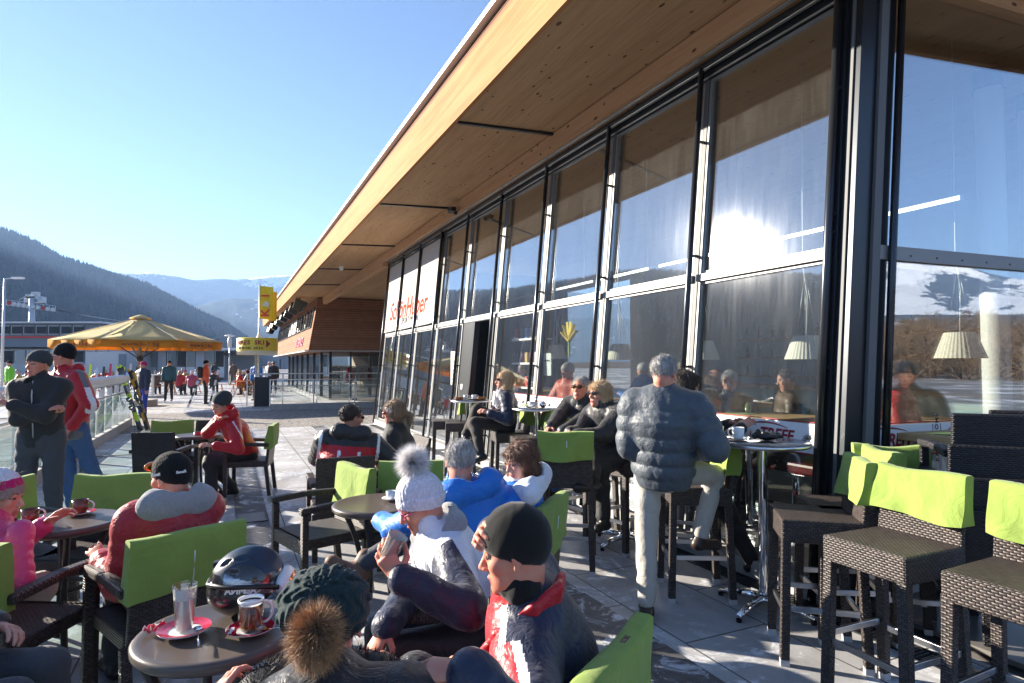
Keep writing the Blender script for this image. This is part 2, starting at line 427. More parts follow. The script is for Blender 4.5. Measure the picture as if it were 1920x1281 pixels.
def stripmat():
    m = mat('dark_stone_strip', (.1, .1, .1), .6); k = NT(m); co = k.coord('Object')
    br = k.n('TexBrick'); br.offset = 0; br.inputs['Scale'].default_value = 1; br.inputs['Mortar Size'].default_value = .006
    br.inputs['Brick Width'].default_value = .9; br.inputs['Row Height'].default_value = 5
    k.l(co, br.inputs['Vector'])
    n = k.noise(co, 12, 8, .7); base = k.ramp(n, [(.3, (.055, .055, .06)), (.7, (.13, .13, .14))])
    ice = k.noise(co, 3.5, 10, .75, 1.); base = k.mix(k.ramp(ice, [(.53, 0.), (.6, .8)]), base, (.72, .75, .8))
    base = k.mix(br.outputs['Fac'], base, (.03, .03, .03)); k.col(base); k.norm(k.bump(n, .4, .005)); return m
M_strip = stripmat()
def cobble():
    m = mat('granite_setts', (.3, .29, .28), .85); k = NT(m); co = k.coord('Object')
    vo = k.n('TexVoronoi', feature='DISTANCE_TO_EDGE'); vo.inputs['Scale'].default_value = 9; k.l(co, vo.inputs['Vector'])
    e = k.ramp(vo.outputs['Distance'], [(0, 0.), (.12, 1.)]); n = k.noise(co, 14, 5, .7)
    base = k.ramp(n, [(.3, (.26, .24, .22)), (.7, (.46, .43, .40))]); base = k.mix(e, (.10, .09, .085), base)
    k.col(base); k.norm(k.bump(e, .8, .02)); return m
M_cob = cobble()
M_ground = mat('packed_snow_and_asphalt', (.4, .42, .45), .8); k = NT(M_ground); co = k.coord('Object')
gn_ = k.noise(co, .25, 8, .65, .8); k.col(k.ramp(gn_, [(.50, (.15, .14, .135)), (.60, (.42, .43, .46)), (.72, (.74, .77, .83))])); k.norm(k.bump(k.noise(co, 5, 6), .5, .03))
# ---- ground sheets
g = MB(); ng = 64
g.face([(260 * math.cos(2*math.pi*i/ng), 260 * math.sin(2*math.pi*i/ng), -.02) for i in range(ng)])
tag(g.build('ground', M_ground), kind='structure')
def sheet(name, s0, s1, n0, n1, z, m):
    b = MB(); b.box(((s0+s1)/2, (n0+n1)/2, z - .01), (s1 - s0, n1 - n0, .02)); o = b.build(name, m); o.location = CORN; o.rotation_euler = (0, 0, ANG); return tag(o, kind='structure')
sheet('plaza_paving', -8, 14.0, -.05, 6.35, .004, M_pave)
sheet('courtyard_paving', 14.0, 20.4, -9, 7.5, .006, M_cob)
sheet('terrace_paving', 20.4, 70, -1.5, 34, .003, M_pave)
sheet('paving_strip', -8, 14, 1.38, 1.70, .008, M_strip)
sheet('paving_strip', -8, 14, 3.28, 3.6, .008, M_strip)
# drain grates let into the strips
def grate(s, n, ln=.5, w=.28, label=''):
    r = empty('drain_grate', FW(s, n, .009), ANG, label, 'drain', 'grates in the paving'); f = MB()
    for y in (-w/2, w/2): f.box((0, y, .004), (ln, .015, .008))
    for x in (-ln/2, ln/2): f.box((x, 0, .004), (.015, w, .008))
    f.build('frame', M_dark, r); b = MB(); nb = int(ln / .022)
    for i in range(nb): b.box((-ln/2 + ln * (i + .5) / nb, 0, .003), (.008, w - .02, .006))
    b.build('slats', M_galv, r)
grate(4.2, 3.44, .42, .28, 'slotted metal drain grate let into the dark strip beside the empty armchair')
grate(.55, 3.44, .6, .28, 'slotted metal drain grate in the dark strip beneath the round table with the ski helmet')
b = MB()
for i in range(560):
    b.box((-2 + i * .028, .16, .006), (.012, .13, .008))
b.box((5.8, .09, .007), (15.7, .012, .012)); b.box((5.8, .235, .007), (15.7, .012, .012))
o = b.build('gutter_grate', M_dark); o.location = CORN; o.rotation_euler = (0, 0, ANG); tag(o, 'long slotted gutter grate running along the foot of the window wall', 'drain')

# ================================================================ cafe building
cafe = empty('cafe_building', CORN, ANG, 'long glass fronted cafe building with wide timber roof overhang', 'building')
def LP(s, z, off=0.): return V(s, -z * LEAN + off, z)
def lbar(s0, z0, s1, z1, w, h, off, mi=0, mb=None):
    (mb).bar(LP(s0, z0, off), LP(s1, z1, off), w, h, up=(0, 1, LEAN)); return mb
P_ = 1.54; ZT = 2.41; ZTOP = 4.30
def leanbox(mb, s0, s1, z0, z1, o0, o1):
    p = [LP(s0, z0, o0), LP(s1, z0, o0), LP(s1, z0, o1), LP(s0, z0, o1), LP(s0, z1, o0), LP(s1, z1, o0), LP(s1, z1, o1), LP(s0, z1, o1)]
    return mb.hexa(p)
for i in range(9):
    s0 = P_ * i + .035 if i else .10; s1 = P_ * (i + 1) - .035
    fr = MB()
    for (a, b_) in ((.16, ZT - .035), (ZT + .035, ZTOP)):
        if i == 4 and a < 1: continue
        for z in (a + .012, b_ - .012): leanbox(fr, s0, s1, z - .012, z + .012, -.03, .006)
        for s in (s0 + .012, s1 - .012): leanbox(fr, s - .012, s + .012, a + .024, b_ - .024, -.03, .006)
    w = fr.build('window', M_silver, cafe)
    if i != 4: leanbox(MB(), s0 + .025, s1 - .025, .185, ZT - .06, -.02, -.008).build('pane', M_glass, w)
    leanbox(MB(), s0 + .025, s1 - .025, ZT + .06, ZTOP - .025, -.02, -.008).build('pane', M_glass, w)
for i in range(1, 10):
    s = P_ * i
    m = MB(); leanbox(m, s - .024, s + .024, .14, ZTOP + .02, -.10, .010); m.build('mullion', M_mull, cafe)
    t = MB(); t.tube([LP(s + .0, .05, .095), LP(s, ZTOP + .1, .095)], .026, 12); tb = t.build('facade_post', M_tube, cafe)
    for z in (.5, 1.6, 2.62, 3.7):
        MB().bar(LP(s, z, .012), LP(s, z, .09), .022).build('bracket', M_dark, tb)
for i in range(9):
    m = MB(); leanbox(m, P_*i + (.03 if i else .1), P_*(i+1) - .03, ZT - .032, ZT + .032, -.05, .035); m.build('transom', M_silver, cafe)
# plinth
m = MB(); m.box((6.93, .0, .07), (13.9, .16, .14)); m.build('plinth', M_conc, cafe, bevel=.006)
# head rails
for j, (z, o, h, w, mm) in enumerate(((4.35, .03, .085, .09, M_dark), (4.425, .10, .05, .14, M_dark), (4.46, .19, .018, .05, M_steel), (4.38, .10, .012, .03, M_steel), (4.315, .045, .01, .02, M_steel))):
    m = MB(); leanbox(m, -1., 13.95, z - h/2, z + h/2, o - w, o); m.build('head_rail', mm, cafe)
# end return of the glass box
m = MB(); m.hexa([(13.9, -.1, .15), (13.94, -.1, .15), (13.94, -6, .15), (13.9, -6, .15), (13.9, -.45, 4.33), (13.94, -.45, 4.33), (13.94, -6, 4.33), (13.9, -6, 4.33)]); m.build('end_wall', M_dark, cafe)
# door bay (4): dark panel leaf, opening and lintel
dr = MB(); leanbox(dr, 7.12, 7.665, .16, 2.36, -.07, .03); door = dr.build('door', M_dark, cafe, bevel=.004)
MB().box((7.2, .045, 1.02), (.02, .012, .5)).build('handle', M_steel, door)
m = MB(); leanbox(m, 7.38, 7.46, 1.18, 1.27, .031, .04); m.build('card_reader', M_white, door)
m = MB(); leanbox(m, 6.2, 6.24, .16, 2.36, -.07, .03); leanbox(m, 7.06, 7.115, .16, 2.36, -.07, .03); leanbox(m, 6.2, 7.665, 2.361, 2.376, -.07, .03); m.build('door_frame', M_dark, cafe)
# corner column: anthracite box with light strips and tubes
cm = MB(); leanbox(cm, -.06, .10, 0, 4.6, -.31, .05); col_ = cm.build('corner_column', M_dark, cafe, bevel=.004)
m = MB(); leanbox(m, .045, .085, 0, 4.6, .052, .075); m.build('cover_strip', M_tube, col_)
m = MB(); m.tube([LP(.10, .02, .10), LP(.10, 4.6, .10)], .03, 14); m.build('facade_post', M_tube, col_)
m = MB(); leanbox(m, -.085, -.062, 0, 4.6, -.20, -.12); m.build('light_strip', M_mull, col_)
m = MB(); m.tube([V(-.10, -.31, .02), V(-.10, -.31 - 4.6 * LEAN, 4.6)], .026, 14); m.build('edge_tube', M_tube, col_)
m = MB(); leanbox(m, -.01, .012, 0.5, 4.5, .051, .062); m.build('light_strip', M_mull, col_)
for z in (.62, 1.6, 2.55, 2.68, 3.6):
    leanbox(MB(), .06, .12, z - .01, z + .01, .064, .09).build('bracket', M_dark, col_)
# roof: soffit, fascia, drip edge, beams  (local: x=s, y=n)
RS0, RS1, RN = -1.05, 49., 1.21
m = MB(); m.hexa([(RS0, RN - .02, 4.62), (RS1, RN - .02, 4.62), (RS1, -.3, 4.70), (RS0, -.3, 4.70), (RS0, RN - .02, 4.72), (RS1, RN - .02, 4.72), (RS1, -.3, 4.8), (RS0, -.3, 4.8)])
m.hexa([(RS0, -.3, 4.70), (RS1, -.3, 4.70), (RS1, -9.5, 4.7), (RS0, -9.5, 4.7), (RS0, -.3, 4.8), (RS1, -.3, 4.8), (RS1, -9.5, 4.8), (RS0, -9.5, 4.8)])
roof = m.build('roof', M_soffit, cafe)
m = MB(); m.hexa([(RS0, RN - .02, 4.58), (RS1, RN - .02, 4.58), (RS1, RN + .03, 4.58), (RS0, RN + .03, 4.58), (RS0, RN - .02, 5.10), (RS1, RN - .02, 5.10), (RS1, RN + .07, 5.10), (RS0, RN + .07, 5.10)][::1]); 
m.build('fascia', M_fascia, roof)
m = MB(); m.box(((RS0+RS1)/2, RN + .0, 5.165), (RS1 - RS0, .1, .13)); m.build('inset_strip', M_clad, roof)  # dark timber strip set back above the fascia
m = MB(); m.box(((RS0+RS1)/2, RN - .2, 5.26), (RS1 - RS0 + .1, .66, .06)); m.build('roof_edge', mat('roof_sheet_edge', (.5, .52, .54), .4, .6), roof)
m = MB(); m.box(((RS0+RS1)/2, -4.4, 5.1), (RS1 - RS0, 10., .2)); m.build('roof_deck', M_dark, roof)
m = MB(); m.box((RS0 - .03, -3.9, 4.86), (.06, 10.4, .56)); m.build('fascia', M_fascia, roof)
for s in (4.2, 8.45, 12.7, 17., 21.2):
    m = MB(); m.bar((s, RN - .03, 4.607), (s, -.2, 4.672), .045, .03); m.build('joint_strip', M_dark, roof)
m = MB(); m.box((12.6, -.24, 4.575), (26.9, .14, .22)); beam = m.build('edge_beam', M_beam, cafe, bevel=.008)
m = MB(); m.box((19.9, -.24, 4.40), (11.8, .16, .12)); m.build('lower_lamella', M_beam, beam)
# small camera under the soffit, little cctv box on the beam
c = empty('dome_camera', FW(16.5, .55, 4.63), ANG, 'small white dome camera under the roof soffit', 'camera'); MB().lathe([(.0, -.11), (.05, -.09), (.065, -.04), (.07, 0)], n=16).build('dome', M_white, c)
MB().lathe([(.08, -.03), (.08, .03)], n=16).build('mount', M_white, c)
c = empty('bullet_camera', FW(7.9, -.10, 4.5), ANG, 'small black camera fixed to the timber beam', 'camera'); MB().box((0, .05, 0), (.22, .1, .08)).build('housing', M_black, c, bevel=.01); MB().box((0, -.02, -.05), (.04, .06, .06)).build('bracket', M_dark, c)
# ---- right facade (vertical), t along E2, outward = -y
rf = empty('x', CORN, ANG2); rf.name = 'side_facade'; rf.parent = cafe
rf.matrix_parent_inverse = (Matrix.Translation(CORN) @ Matrix.Rotation(ANG, 4, 'Z')).inverted()
def rbox(t0, t1, z0, z1, y0, y1, sl=0., mb=None):
    mb = mb or MB(); return mb.hexa([(t0 + sl*z0, y0, z0), (t1, y0, z0), (t1, y1, z0), (t0 + sl*z0, y1, z0), (t0 + sl*z1, y0, z1), (t1, y0, z1), (t1, y1, z1), (t0 + sl*z1, y1, z1)])
for (t0, t1) in ((.32, 3.6), (3.68, 7.)):
    sl = LEAN if t0 < 1 else 0
    rbox(t0, t1, .185, ZT - .05, 0, .012, sl).build('pane', M_glass2, rf); rbox(t0, t1, ZT + .05, 4.38, 0, .012, sl).build('pane', M_glass2, rf)
rbox(.30, 7., ZT - .05, ZT + .05, -.03, .03, 0).build('transom', M_silver, rf)
sc_ = MB()
for i in range(26):
    sc_.box((.75 + i * .27, -.031, ZT - .012), (.012, .006, .012))
sc_.build('transom_screws', M_dark, rf)
rbox(3.61, 3.67, .15, 4.38, -.05, .06).build('mullion', M_silver, rf)
rbox(.3, 7., 0.006, .18, -.06, .06).build('plinth', M_conc, rf)
rbox(.2, 7., 4.38, 4.66, -.1, .06).build('head_beam', M_beam, rf)
# ---- printed film band on the glass, inside face
M_film = mat('white_window_film', (.78, .77, .76), .5); M_red = mat('dark_red_lettering', (.30, .02, .03), .5); M_ink = mat('black_lettering', (.03, .03, .03), .5); M_orange = mat('orange_red_lettering', (.36, .06, .03), 1., spec=0.)
def band(parent, length, place, start=0.):
    """place(x,z,off) -> local point; x runs to the reader's right"""
    def PM(x, z, off=.0):
        o = place(x, z, off); ux = (place(x + 1, z, off) - o); uz = (place(x, z + 1, off) - o).normalized(); un = ux.cross(uz)
        return Matrix(((ux.x, uz.x, un.x, o.x), (ux.y, uz.y, un.y, o.y), (ux.z, uz.z, un.z, o.z), (0, 0, 0, 1)))
    b = MB(); p = [place(0, .985, 0), place(length, .985, 0), place(length, .985, .003), place(0, .985, .003), place(0, 1.195, 0), place(length, 1.195, 0), place(length, 1.195, .003), place(0, 1.195, .003)]
    o = b.hexa(p).build('film_band', M_film, parent)
    for z in (.975, 1.205):
        q = MB(); q.bar(place(0, z, .001), place(length, z, .001), .004, .006); q.build('film_line', M_red, o)
    x = start
    while x < length - .3:
        text('lettering', 'TREFF', .125, M_red, PM(x + .27, 1.085, .005), o, shear=.25, bold=.0035, xs=.95)
        text('lettering', 'coffee & drinks', .045, M_ink, PM(x + .3, 1.008, .005), o, shear=.25)
        a = MB(); a.tube([place(x + .02 + .24 * (1 - math.cos(t)) - .02, 1.09 + .085 * math.sin(t + .25), .005) for t in [2.2 - .15 * j for j in range(0, 13)]][::-1], [.002 + .0045 * math.sin(math.pi * j / 12) for j in range(13)], 6); 
        a.tube([place(x + .03 + .06 * (1 - math.cos(t)), 1.07 + .06 * math.sin(t), .005) for t in [-.9 + .2 * j for j in range(8)]], [.001, .003, .005, .006, .006, .005, .003, .001], 6); a.build('swirl', M_red, o)
        fl = MB()
        for j in range(6):
            t = R(20 + 28 * j); fl.tube([place(x + .56 + .012 * math.cos(t), 1.07 + .012 * math.sin(t), .005), place(x + .56 + .035 * math.cos(t + .3), 1.07 + .035 * math.sin(t + .3), .005), place(x + .56 + .05 * math.cos(t + .8), 1.07 + .055 * math.sin(t + .8), .005)], [.003, .005, .001], 5)
        fl.build('flower_emblem', M_ink, o)
        for dx in (.64, .72):
            q = MB(); q.bar(place(x + dx, .99, .004), place(x + dx, 1.19, .004), .004, .003); q.build('rule', M_ink, o)
        PMr = PM(x + .68, 1.09, .005) @ Matrix.Rotation(R(90), 4, 'Z')
        text('lettering', 'BAR & COME' if int(x * 3) % 2 == 0 else 'SCHACH', .05, M_ink, PMr, o, bold=.001, space=1.25)
        x += .78
band(cafe, 5.9, lambda x, z, o: LP(6.05 - x, z, .008 + o), .55)
band(rf, 6.2, lambda x, z, o: V(.34 + x, -.006 - o, z), -.02)
# ---- roller blinds on the last three upper bays
M_blind = mat('white_blind_cloth', (.50, .485, .475), 1., spec=0., bump=(300, .1, .001)); M_greytri = mat('pale_grey_print', (.33, .32, .31), 1., spec=0.); M_greytxt = mat('grey_print', (.05, .05, .055), 1., spec=0.)
for i in (6, 7, 8):
    m = MB(); leanbox(m, P_*i + .06, P_*(i+1) - .06, ZT + .08, 4.28, .055, .06); bl = m.build('roller_blind', M_blind, cafe)
    m = MB(); m.tube([LP(P_*i + .05, 4.32, .07), LP(P_*(i+1) - .05, 4.32, .07)], .04, 10); m.build('blind_box', M_dark, bl)
    m = MB(); m.tube([LP(P_*i + .05, ZT + .08, .06), LP(P_*(i+1) - .05, ZT + .08, .06)], .014, 8); m.build('hem_bar', M_silver, bl)
def PB(s, z, off):
    o = LP(s, z, off); ux = V(-1, 0, 0); uz = V(0, -LEAN, 1).normalized(); un = ux.cross(uz)
    return Matrix(((ux.x, uz.x, un.x, o.x), (ux.y, uz.y, un.y, o.y), (ux.z, uz.z, un.z, o.z), (0, 0, 0, 1)))
text('lettering', 'SchönHuber', .66, M_orange, PB(11.65, 2.98, .064), cafe, shear=.15, bold=.006, xs=1.0)
text('lettering', 'SPORT MODE', .22, M_greytxt, PB(11.3, 2.68, .064), cafe, xs=1.15)
m = MB(); q = [LP(12.6, 2.85, .062), LP(11.05, 3.0, .062), LP(11.1, 3.72, .062)]
m.prism([(0, 0), (1.5, .12), (1.5, .95)], 0, .002, M=PB(12.6, 2.88, .060)); m.build('mountain_emblem', M_greytri, cafe)
# ---- interior
M_floor_in = mat('dark_stone_floor', (.16, .15, .14), .3); M_wall_in = mat('grey_green_interior_wall', (.58, .60, .57), .8, var=.1); M_ceil_in = wood_mat('ceiling_board', (.3, .2, .13), (.36, .25, .17), knots=False)
m = MB(); m.box((6.2, -4.3, .02), (15.6, 8.3, .03)); m.build('interior_floor', M_floor_in, cafe)
m = MB(); m.box((6.2, -8.5, 2.3), (15.6, .1, 4.6)); m.build('back_wall', M_wall_in, cafe)
m = MB(); m.box((-1.6, -8.5, 2.3), (.1, .1, 4.6))
m.build('wall_post', M_wall_in, cafe)
def cyl_col(u, v, d, lab):
    p = atd(u, v, d); o = empty('white_column', (p.x, p.y, 0), 0, lab, 'column', 'white columns inside the glass'); MB().lathe([(.125, 0.03), (.125, 4.68)], n=32).build('shaft', mat('white_column_paint', (.8, .8, .79), .35), o)
    MB().lathe([(.145, 4.5), (.145, 4.69)], n=32).build('collar', M_dark, o)
cyl_col(1866, 600, 6.35, 'round white column behind the side window, left of the two')
cyl_col(1946, 600, 6.9, 'round white column behind the side window, at the right edge of the photo')
# ---- wooden building further along (same roof)
shop = empty('timber_building', FW(26, 0, 0), ANG, 'dark timber clad upper storey over a glazed ski shop', 'building')
WL = 22.5
m = MB(); m.hexa([(0, -9, 2.25), (WL, -9, 2.25), (WL, .42, 2.25), (0, .42, 2.25), (0, -9, 4.66), (WL, -9, 4.66), (WL, .02, 4.66), (0, .02, 4.66)]); up = m.build('upper_storey', M_clad, shop)
M_winglass = mat('dark_window_glass', (.03, .035, .04), .05, spec=1.)
M_sill = mat('zinc_sill', (.5, .5, .5), .4, .7)
def yy(z): return .42 - (z - 2.25) * .166
for i in range(9):
    x = .5 + i * 2.42; w = 2.1; z0, z1 = 3.30, 4.25
    m = MB()
    for (a, b_) in ((x, x + .06), (x + w - .06, x + w), (x + w/2 - .03, x + w/2 + .03)):
        m.hexa([(a, yy(z0) - .02, z0), (b_, yy(z0) - .02, z0), (b_, yy(z0) + .05, z0), (a, yy(z0) + .05, z0), (a, yy(z1) - .02, z1), (b_, yy(z1) - .02, z1), (b_, yy(z1) + .05, z1), (a, yy(z1) + .05, z1)])
    for z in (z0, z1 - .06): m.hexa([(x, yy(z) - .02, z), (x + w, yy(z) - .02, z), (x + w, yy(z) + .048, z), (x, yy(z) + .048, z), (x, yy(z) - .02, z + .06), (x + w, yy(z) - .02, z + .06), (x + w, yy(z) + .048, z + .06), (x, yy(z) + .048, z + .06)])
    w_ = m.build('window', M_dark, shop); m = MB(); m.hexa([(x, yy(z0) - .05, z0), (x + w, yy(z0) - .05, z0), (x + w, yy(z0) + .02, z0), (x, yy(z0) + .02, z0), (x, yy(z1) - .05, z1), (x + w, yy(z1) - .05, z1), (x + w, yy(z1) + .02, z1), (x, yy(z1) + .02, z1)]); m.build('pane', M_winglass if i not in (3, 4) else M_white, w_)
m = MB(); m.box((11.2, .46, 2.24), (22.6, .08, .05)); m.build('drip_sill', M_sill, shop)
m = MB(); m.box((-.01, -3.6, 2.24), (.06, 8.4, .05)); m.build('drip_sill', M_sill, shop)
Msign = Matrix.Translation((4.6, .0, 2.72)) @ Matrix(((-1, 0, 0, 0), (0, -.166, 1, yy(2.72) + .02), (0, .986, .16, 0), (0, 0, 0, 1)))
text('lettering', 'SKI SERVICE', .62, mat('magenta_lettering', (.45, .03, .10), .5), Msign, shop, ext=.02, bold=.01, xs=1.1)
# ground floor: posts, shop glazing, timber wall with poster
for i in range(8):
    x = .4 + i * 3.; m = MB(); m.box((x, -.6, 1.12), (.12, .12, 2.24)); m.build('post', M_dark, shop)
for i in range(7):
    x = .4 + i * 3.; MB().box((x + 1.5, -.62, 1.12), (2.84, .02, 2.1)).build('shop_window', M_glass2, shop)
for i in range(3): MB().box((.42, -1.0 - i * .95 + .0, 1.12), (.02, .78, 2.1)).build('shop_window', M_glass2, shop)
for i in range(4): MB().box((.42, -.6 - i * .93, 1.12), (.07, .07, 2.24)).build('post', M_dark, shop)
MB().box((.4, -6.2, 1.12), (.14, 5.4, 2.24)).build('timber_wall', wood_mat('lit_larch_boards', (.36, .17, .075), (.44, .23, .11), knots=False, bands=.11), shop)  # lighter than the cladding above: sunlight on this wall put into its colour
MB().box((11, -3., .02), (22, 5, .03)).build('floor', M_floor_in, shop)
MB().box((12, -5.6, 1.12), (21, .1, 2.2)).build('back_wall', mat('shop_back_wall', (.32, .26, .2), .8), shop)
# spotlights under the eaves
for i, (s, z) in enumerate(((26.2, 4.28), (28.6, 4.3), (31.6, 4.28), (34.6, 4.3), (38.5, 4.28), (43, 4.3), (47, 4.2))):
    o = empty('spotlight', FW(s, .8, z), ANG + R(-20 + 9 * i), ['large black floodlight hung under the eaves nearest the camera', 'second black floodlight under the eaves counted from the camera', 'third black floodlight under the eaves counted from the camera', 'fourth black floodlight under the eaves, middle of the row', 'fifth black floodlight under the eaves counted from the camera', 'sixth black floodlight under the eaves, last but one of the row', 'last black floodlight under the far tip of the eaves'][i], 'spotlight', 'floodlights under the eaves')
    MB().box((0, 0, 0), (.42, .5, .5), M=Matrix.Rotation(R(25), 3, 'X'), taper=.8).build('housing', M_black, o, bevel=.03)
    MB().bar((0, 0, .2), (0, 0, .33), .05).build('bracket', M_dark, o)
# ================================================================ mountains, far buildings, sky, camera
def interp(x, pts):
    return np.interp(x, [p[0] for p in pts], [p[1] for p in pts])
def vnoise(x, y, seed=0):
    r = np.random.RandomState(seed); out = 0
    for i in range(7):
        a = r.rand() * 6.28; f = 1.7 ** i; out = out + np.sin((x * math.cos(a) + y * math.sin(a)) * f + r.rand() * 9 + 1.3 * np.sin((x * math.sin(a) - y * math.cos(a)) * f * .7 + r.rand() * 9)) / f ** .9
    return out / 2.2
def el(u, v): x = (u - CU) / F_PX; return math.degrees(math.atan((683.5 - v) / F_PX * math.cos(math.atan(x))))
def azm(u): return math.degrees(math.atan((u - CU) / F_PX))
near_pts = [(u, v) for u, v in ((0, 430), (50, 448), (112, 482), (160, 497), (200, 510), (240, 520), (275, 532), (325, 558), (362, 578), (425, 606), (475, 640), (520, 668), (600, 683))]
SUN_D = math.degrees(SUN_EL)
E_near = [(-180, 2), (-150, 4), (-120, 8), (-100, SUN_D - 3), (-85, SUN_D - 2.5), (-70, SUN_D - 2.2), (-58, SUN_D - 3.2), (-48, 11.3)] + [(azm(u), el(u, v)) for u, v in near_pts] + [(0, 0), (180, 0)]
E_far = [(-180, 6), (-60, 6), (-45, 6.5)] + [(azm(u), el(u, v)) for u, v in ((150, 500), (230, 509), (280, 510), (330, 515), (365, 521), (400, 522), (440, 520), (480, 514), (520, 510), (560, 512))] + [(-10, 7), (30, 6), (60, 5), (90, 5.), (99, 4), (103, 4), (107, 4), (112, 4), (125, 4), (150, 6), (180, 6)]
E_mid = [(-180, 3), (-40, 2)] + [(azm(u), el(u, v)) for u, v in ((330, 600), (370, 576), (400, 566), (440, 560), (500, 560), (540, 566))] + [(0, 4.5), (60, 3), (80, 4), (100, 3.6), (108, 3.9), (120, 3.6), (180, 3)]
E_low = [(-180, 1), (-60, .2), (-40, .1), (0, .5), (70, 1.5), (90, 2.), (100, 2.3), (110, 2.6), (125, 2.4), (150, 2), (180, 1)]
azs = np.radians(np.concatenate([np.arange(-180, -82, 1.5), np.arange(-82, -8, .16), np.arange(-8, 84, 2.), np.arange(84, 122, .25), np.arange(122, 181.5, 1.5)]))
def ridge(name, pts, RR, W, m, seed, rough=.06, nr=64, kind_w=.5):
    rr = RR + W * np.linspace(-1, .8, nr); A, Q = np.meshgrid(azs, rr, indexing='ij')
    E = interp(np.degrees(A), pts); H = RR * np.tan(np.radians(E))
    t = (Q - RR) / W; prof = np.where(t < 0, np.clip(1 + t, 0, 1) ** 1.15, np.clip(1 - t, 0, 1))
    x, y = Q * np.sin(A), Q * np.cos(A)
    nz = vnoise(x / (W * .35), y / (W * .35), seed) * rough + vnoise(x / (W * .06), y / (W * .06), seed + 1) * rough * .22
    H = H * (1 + nz * np.clip(1 - np.abs(t) * .0 - .55 * (np.abs(t) < .04), 0, 1)) 
    z = EYE + H * prof - 3 - 14 * (1 - prof)
    n0, n1 = A.shape; v = np.stack([x, y, z], -1).reshape(-1, 3)
    i = np.arange(n0 - 1)[:, None] * n1 + np.arange(n1 - 1)[None]; f = np.stack([i, i + n1, i + n1 + 1, i + 1], -1).reshape(-1, 4)
    o = npmesh(name, v, f, m, None, True); return tag(o, kind='structure'), (A, Q, z, t, E)
def mtn_mat(name, forest, snow, lo, hi, sc, amt):
    m = mat(name, forest, .9); k = NT(m); co = k.coord('Object'); z = k.sep(co)[2]
    n = k.noise(co, sc, 8, .7, .5); n2 = k.noise(co, sc * 7, 8, .8); n3 = k.noise(co, sc * 40, 4, .8)
    base = k.mix(k.ramp(n2, [(.35, 0.), (.65, 1.)]), tuple(c * .55 for c in forest), tuple(c * 1.5 for c in forest))
    base = k.mix(k.ramp(n3, [(.4, 0.), (.62, .6)]), base, tuple(c * .3 for c in forest))
    zz = k.math('MULTIPLY_ADD', z, 1 / (hi - lo), -lo / (hi - lo))
    s = k.math('ADD', k.math('MULTIPLY', zz, 1.), k.math('MULTIPLY', k.math('SUBTRACT', n, .5), 2.2)); s = k.math('ADD', s, k.math('MULTIPLY', k.math('SUBTRACT', n2, .5), 1.3))
    sm = k.ramp(s, [(.93, 0.), (1.02, 1.)]); pat = k.ramp(k.math('ADD', n, k.math('MULTIPLY', n2, .25)), [(amt, 0.), (amt + .02, .8)])
    base = k.mix(k.math('MAXIMUM', sm, pat), base, snow); k.col(base); k.norm(k.bump(n3, .6, 30)); k.b.inputs['Specular IOR Level'].default_value = .1; return m
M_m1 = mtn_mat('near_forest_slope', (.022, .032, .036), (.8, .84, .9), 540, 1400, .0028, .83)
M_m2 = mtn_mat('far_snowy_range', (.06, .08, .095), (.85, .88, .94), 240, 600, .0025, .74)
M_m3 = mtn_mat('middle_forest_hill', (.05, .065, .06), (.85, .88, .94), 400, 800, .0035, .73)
M_m4 = mtn_mat('bare_brown_wood', (.12, .085, .055), (.7, .7, .72), 300, 900, .02, .80)
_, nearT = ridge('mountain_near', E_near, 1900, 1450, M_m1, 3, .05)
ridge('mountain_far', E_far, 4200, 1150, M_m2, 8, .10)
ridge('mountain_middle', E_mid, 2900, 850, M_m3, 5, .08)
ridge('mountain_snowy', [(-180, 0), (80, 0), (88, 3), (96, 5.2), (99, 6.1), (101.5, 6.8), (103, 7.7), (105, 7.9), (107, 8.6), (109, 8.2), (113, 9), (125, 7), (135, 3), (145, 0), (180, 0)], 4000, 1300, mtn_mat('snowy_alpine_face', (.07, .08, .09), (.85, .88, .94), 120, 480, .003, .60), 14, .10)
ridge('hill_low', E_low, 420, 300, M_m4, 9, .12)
# snow meadow at the valley end
m = MB(); pts = [atd(u, v, 900) for u, v in ((400, 682), (600, 682))]
# conifers standing on the near slope: a forest nobody could count
def forest(name, T, n, a0, a1, hgt, m, seed):
    A, Q, z, t, E = T; r = np.random.RandomState(seed); sel = np.argwhere((A > R(a0)) & (A < R(a1)) & (t > -.85) & (t < .04))
    w = (1.0 + t[tuple(sel.T)]) ** 1.5 + 4 * (np.abs(t[tuple(sel.T)]) < .05); w /= w.sum(); ch = sel[r.choice(len(sel), n, p=w)]
    a = A[tuple(ch.T)] + r.uniform(-1, 1, n) * R(.12); q = Q[tuple(ch.T)] + r.uniform(-30, 30, n); zz = z[tuple(ch.T)] - 4
    h = hgt * r.uniform(.6, 1.35, n); rad = h * r.uniform(.18, .28, n); x, y = q * np.sin(a), q * np.cos(a)
    vs = []; base = np.stack([x, y, zz], 1)
    for k in range(5):
        an = 2 * math.pi * k / 5 + r.rand(n); vs.append(base + np.stack([rad * np.cos(an), rad * np.sin(an), 0 * h], 1))
    vs.append(base + np.stack([0*h, 0*h, h], 1)); v = np.stack(vs, 1).reshape(-1, 3); i = np.arange(n)[:, None] * 6
    f = np.concatenate([np.concatenate([i + k, i + (k + 1) % 5, i + 5], 1) for k in range(5)])
    return tag(npmesh(name, v, f, m, None, False), kind='stuff')
M_fir = mat('dark_conifer', (.014, .022, .026), .9, var=.5, vscale=.01)
o = forest('conifer_forest', nearT, 30000, -80, -22, 10.5, M_fir, 4); o['label'] = 'dark conifer forest covering the near mountainside'; o['category'] = 'forest'
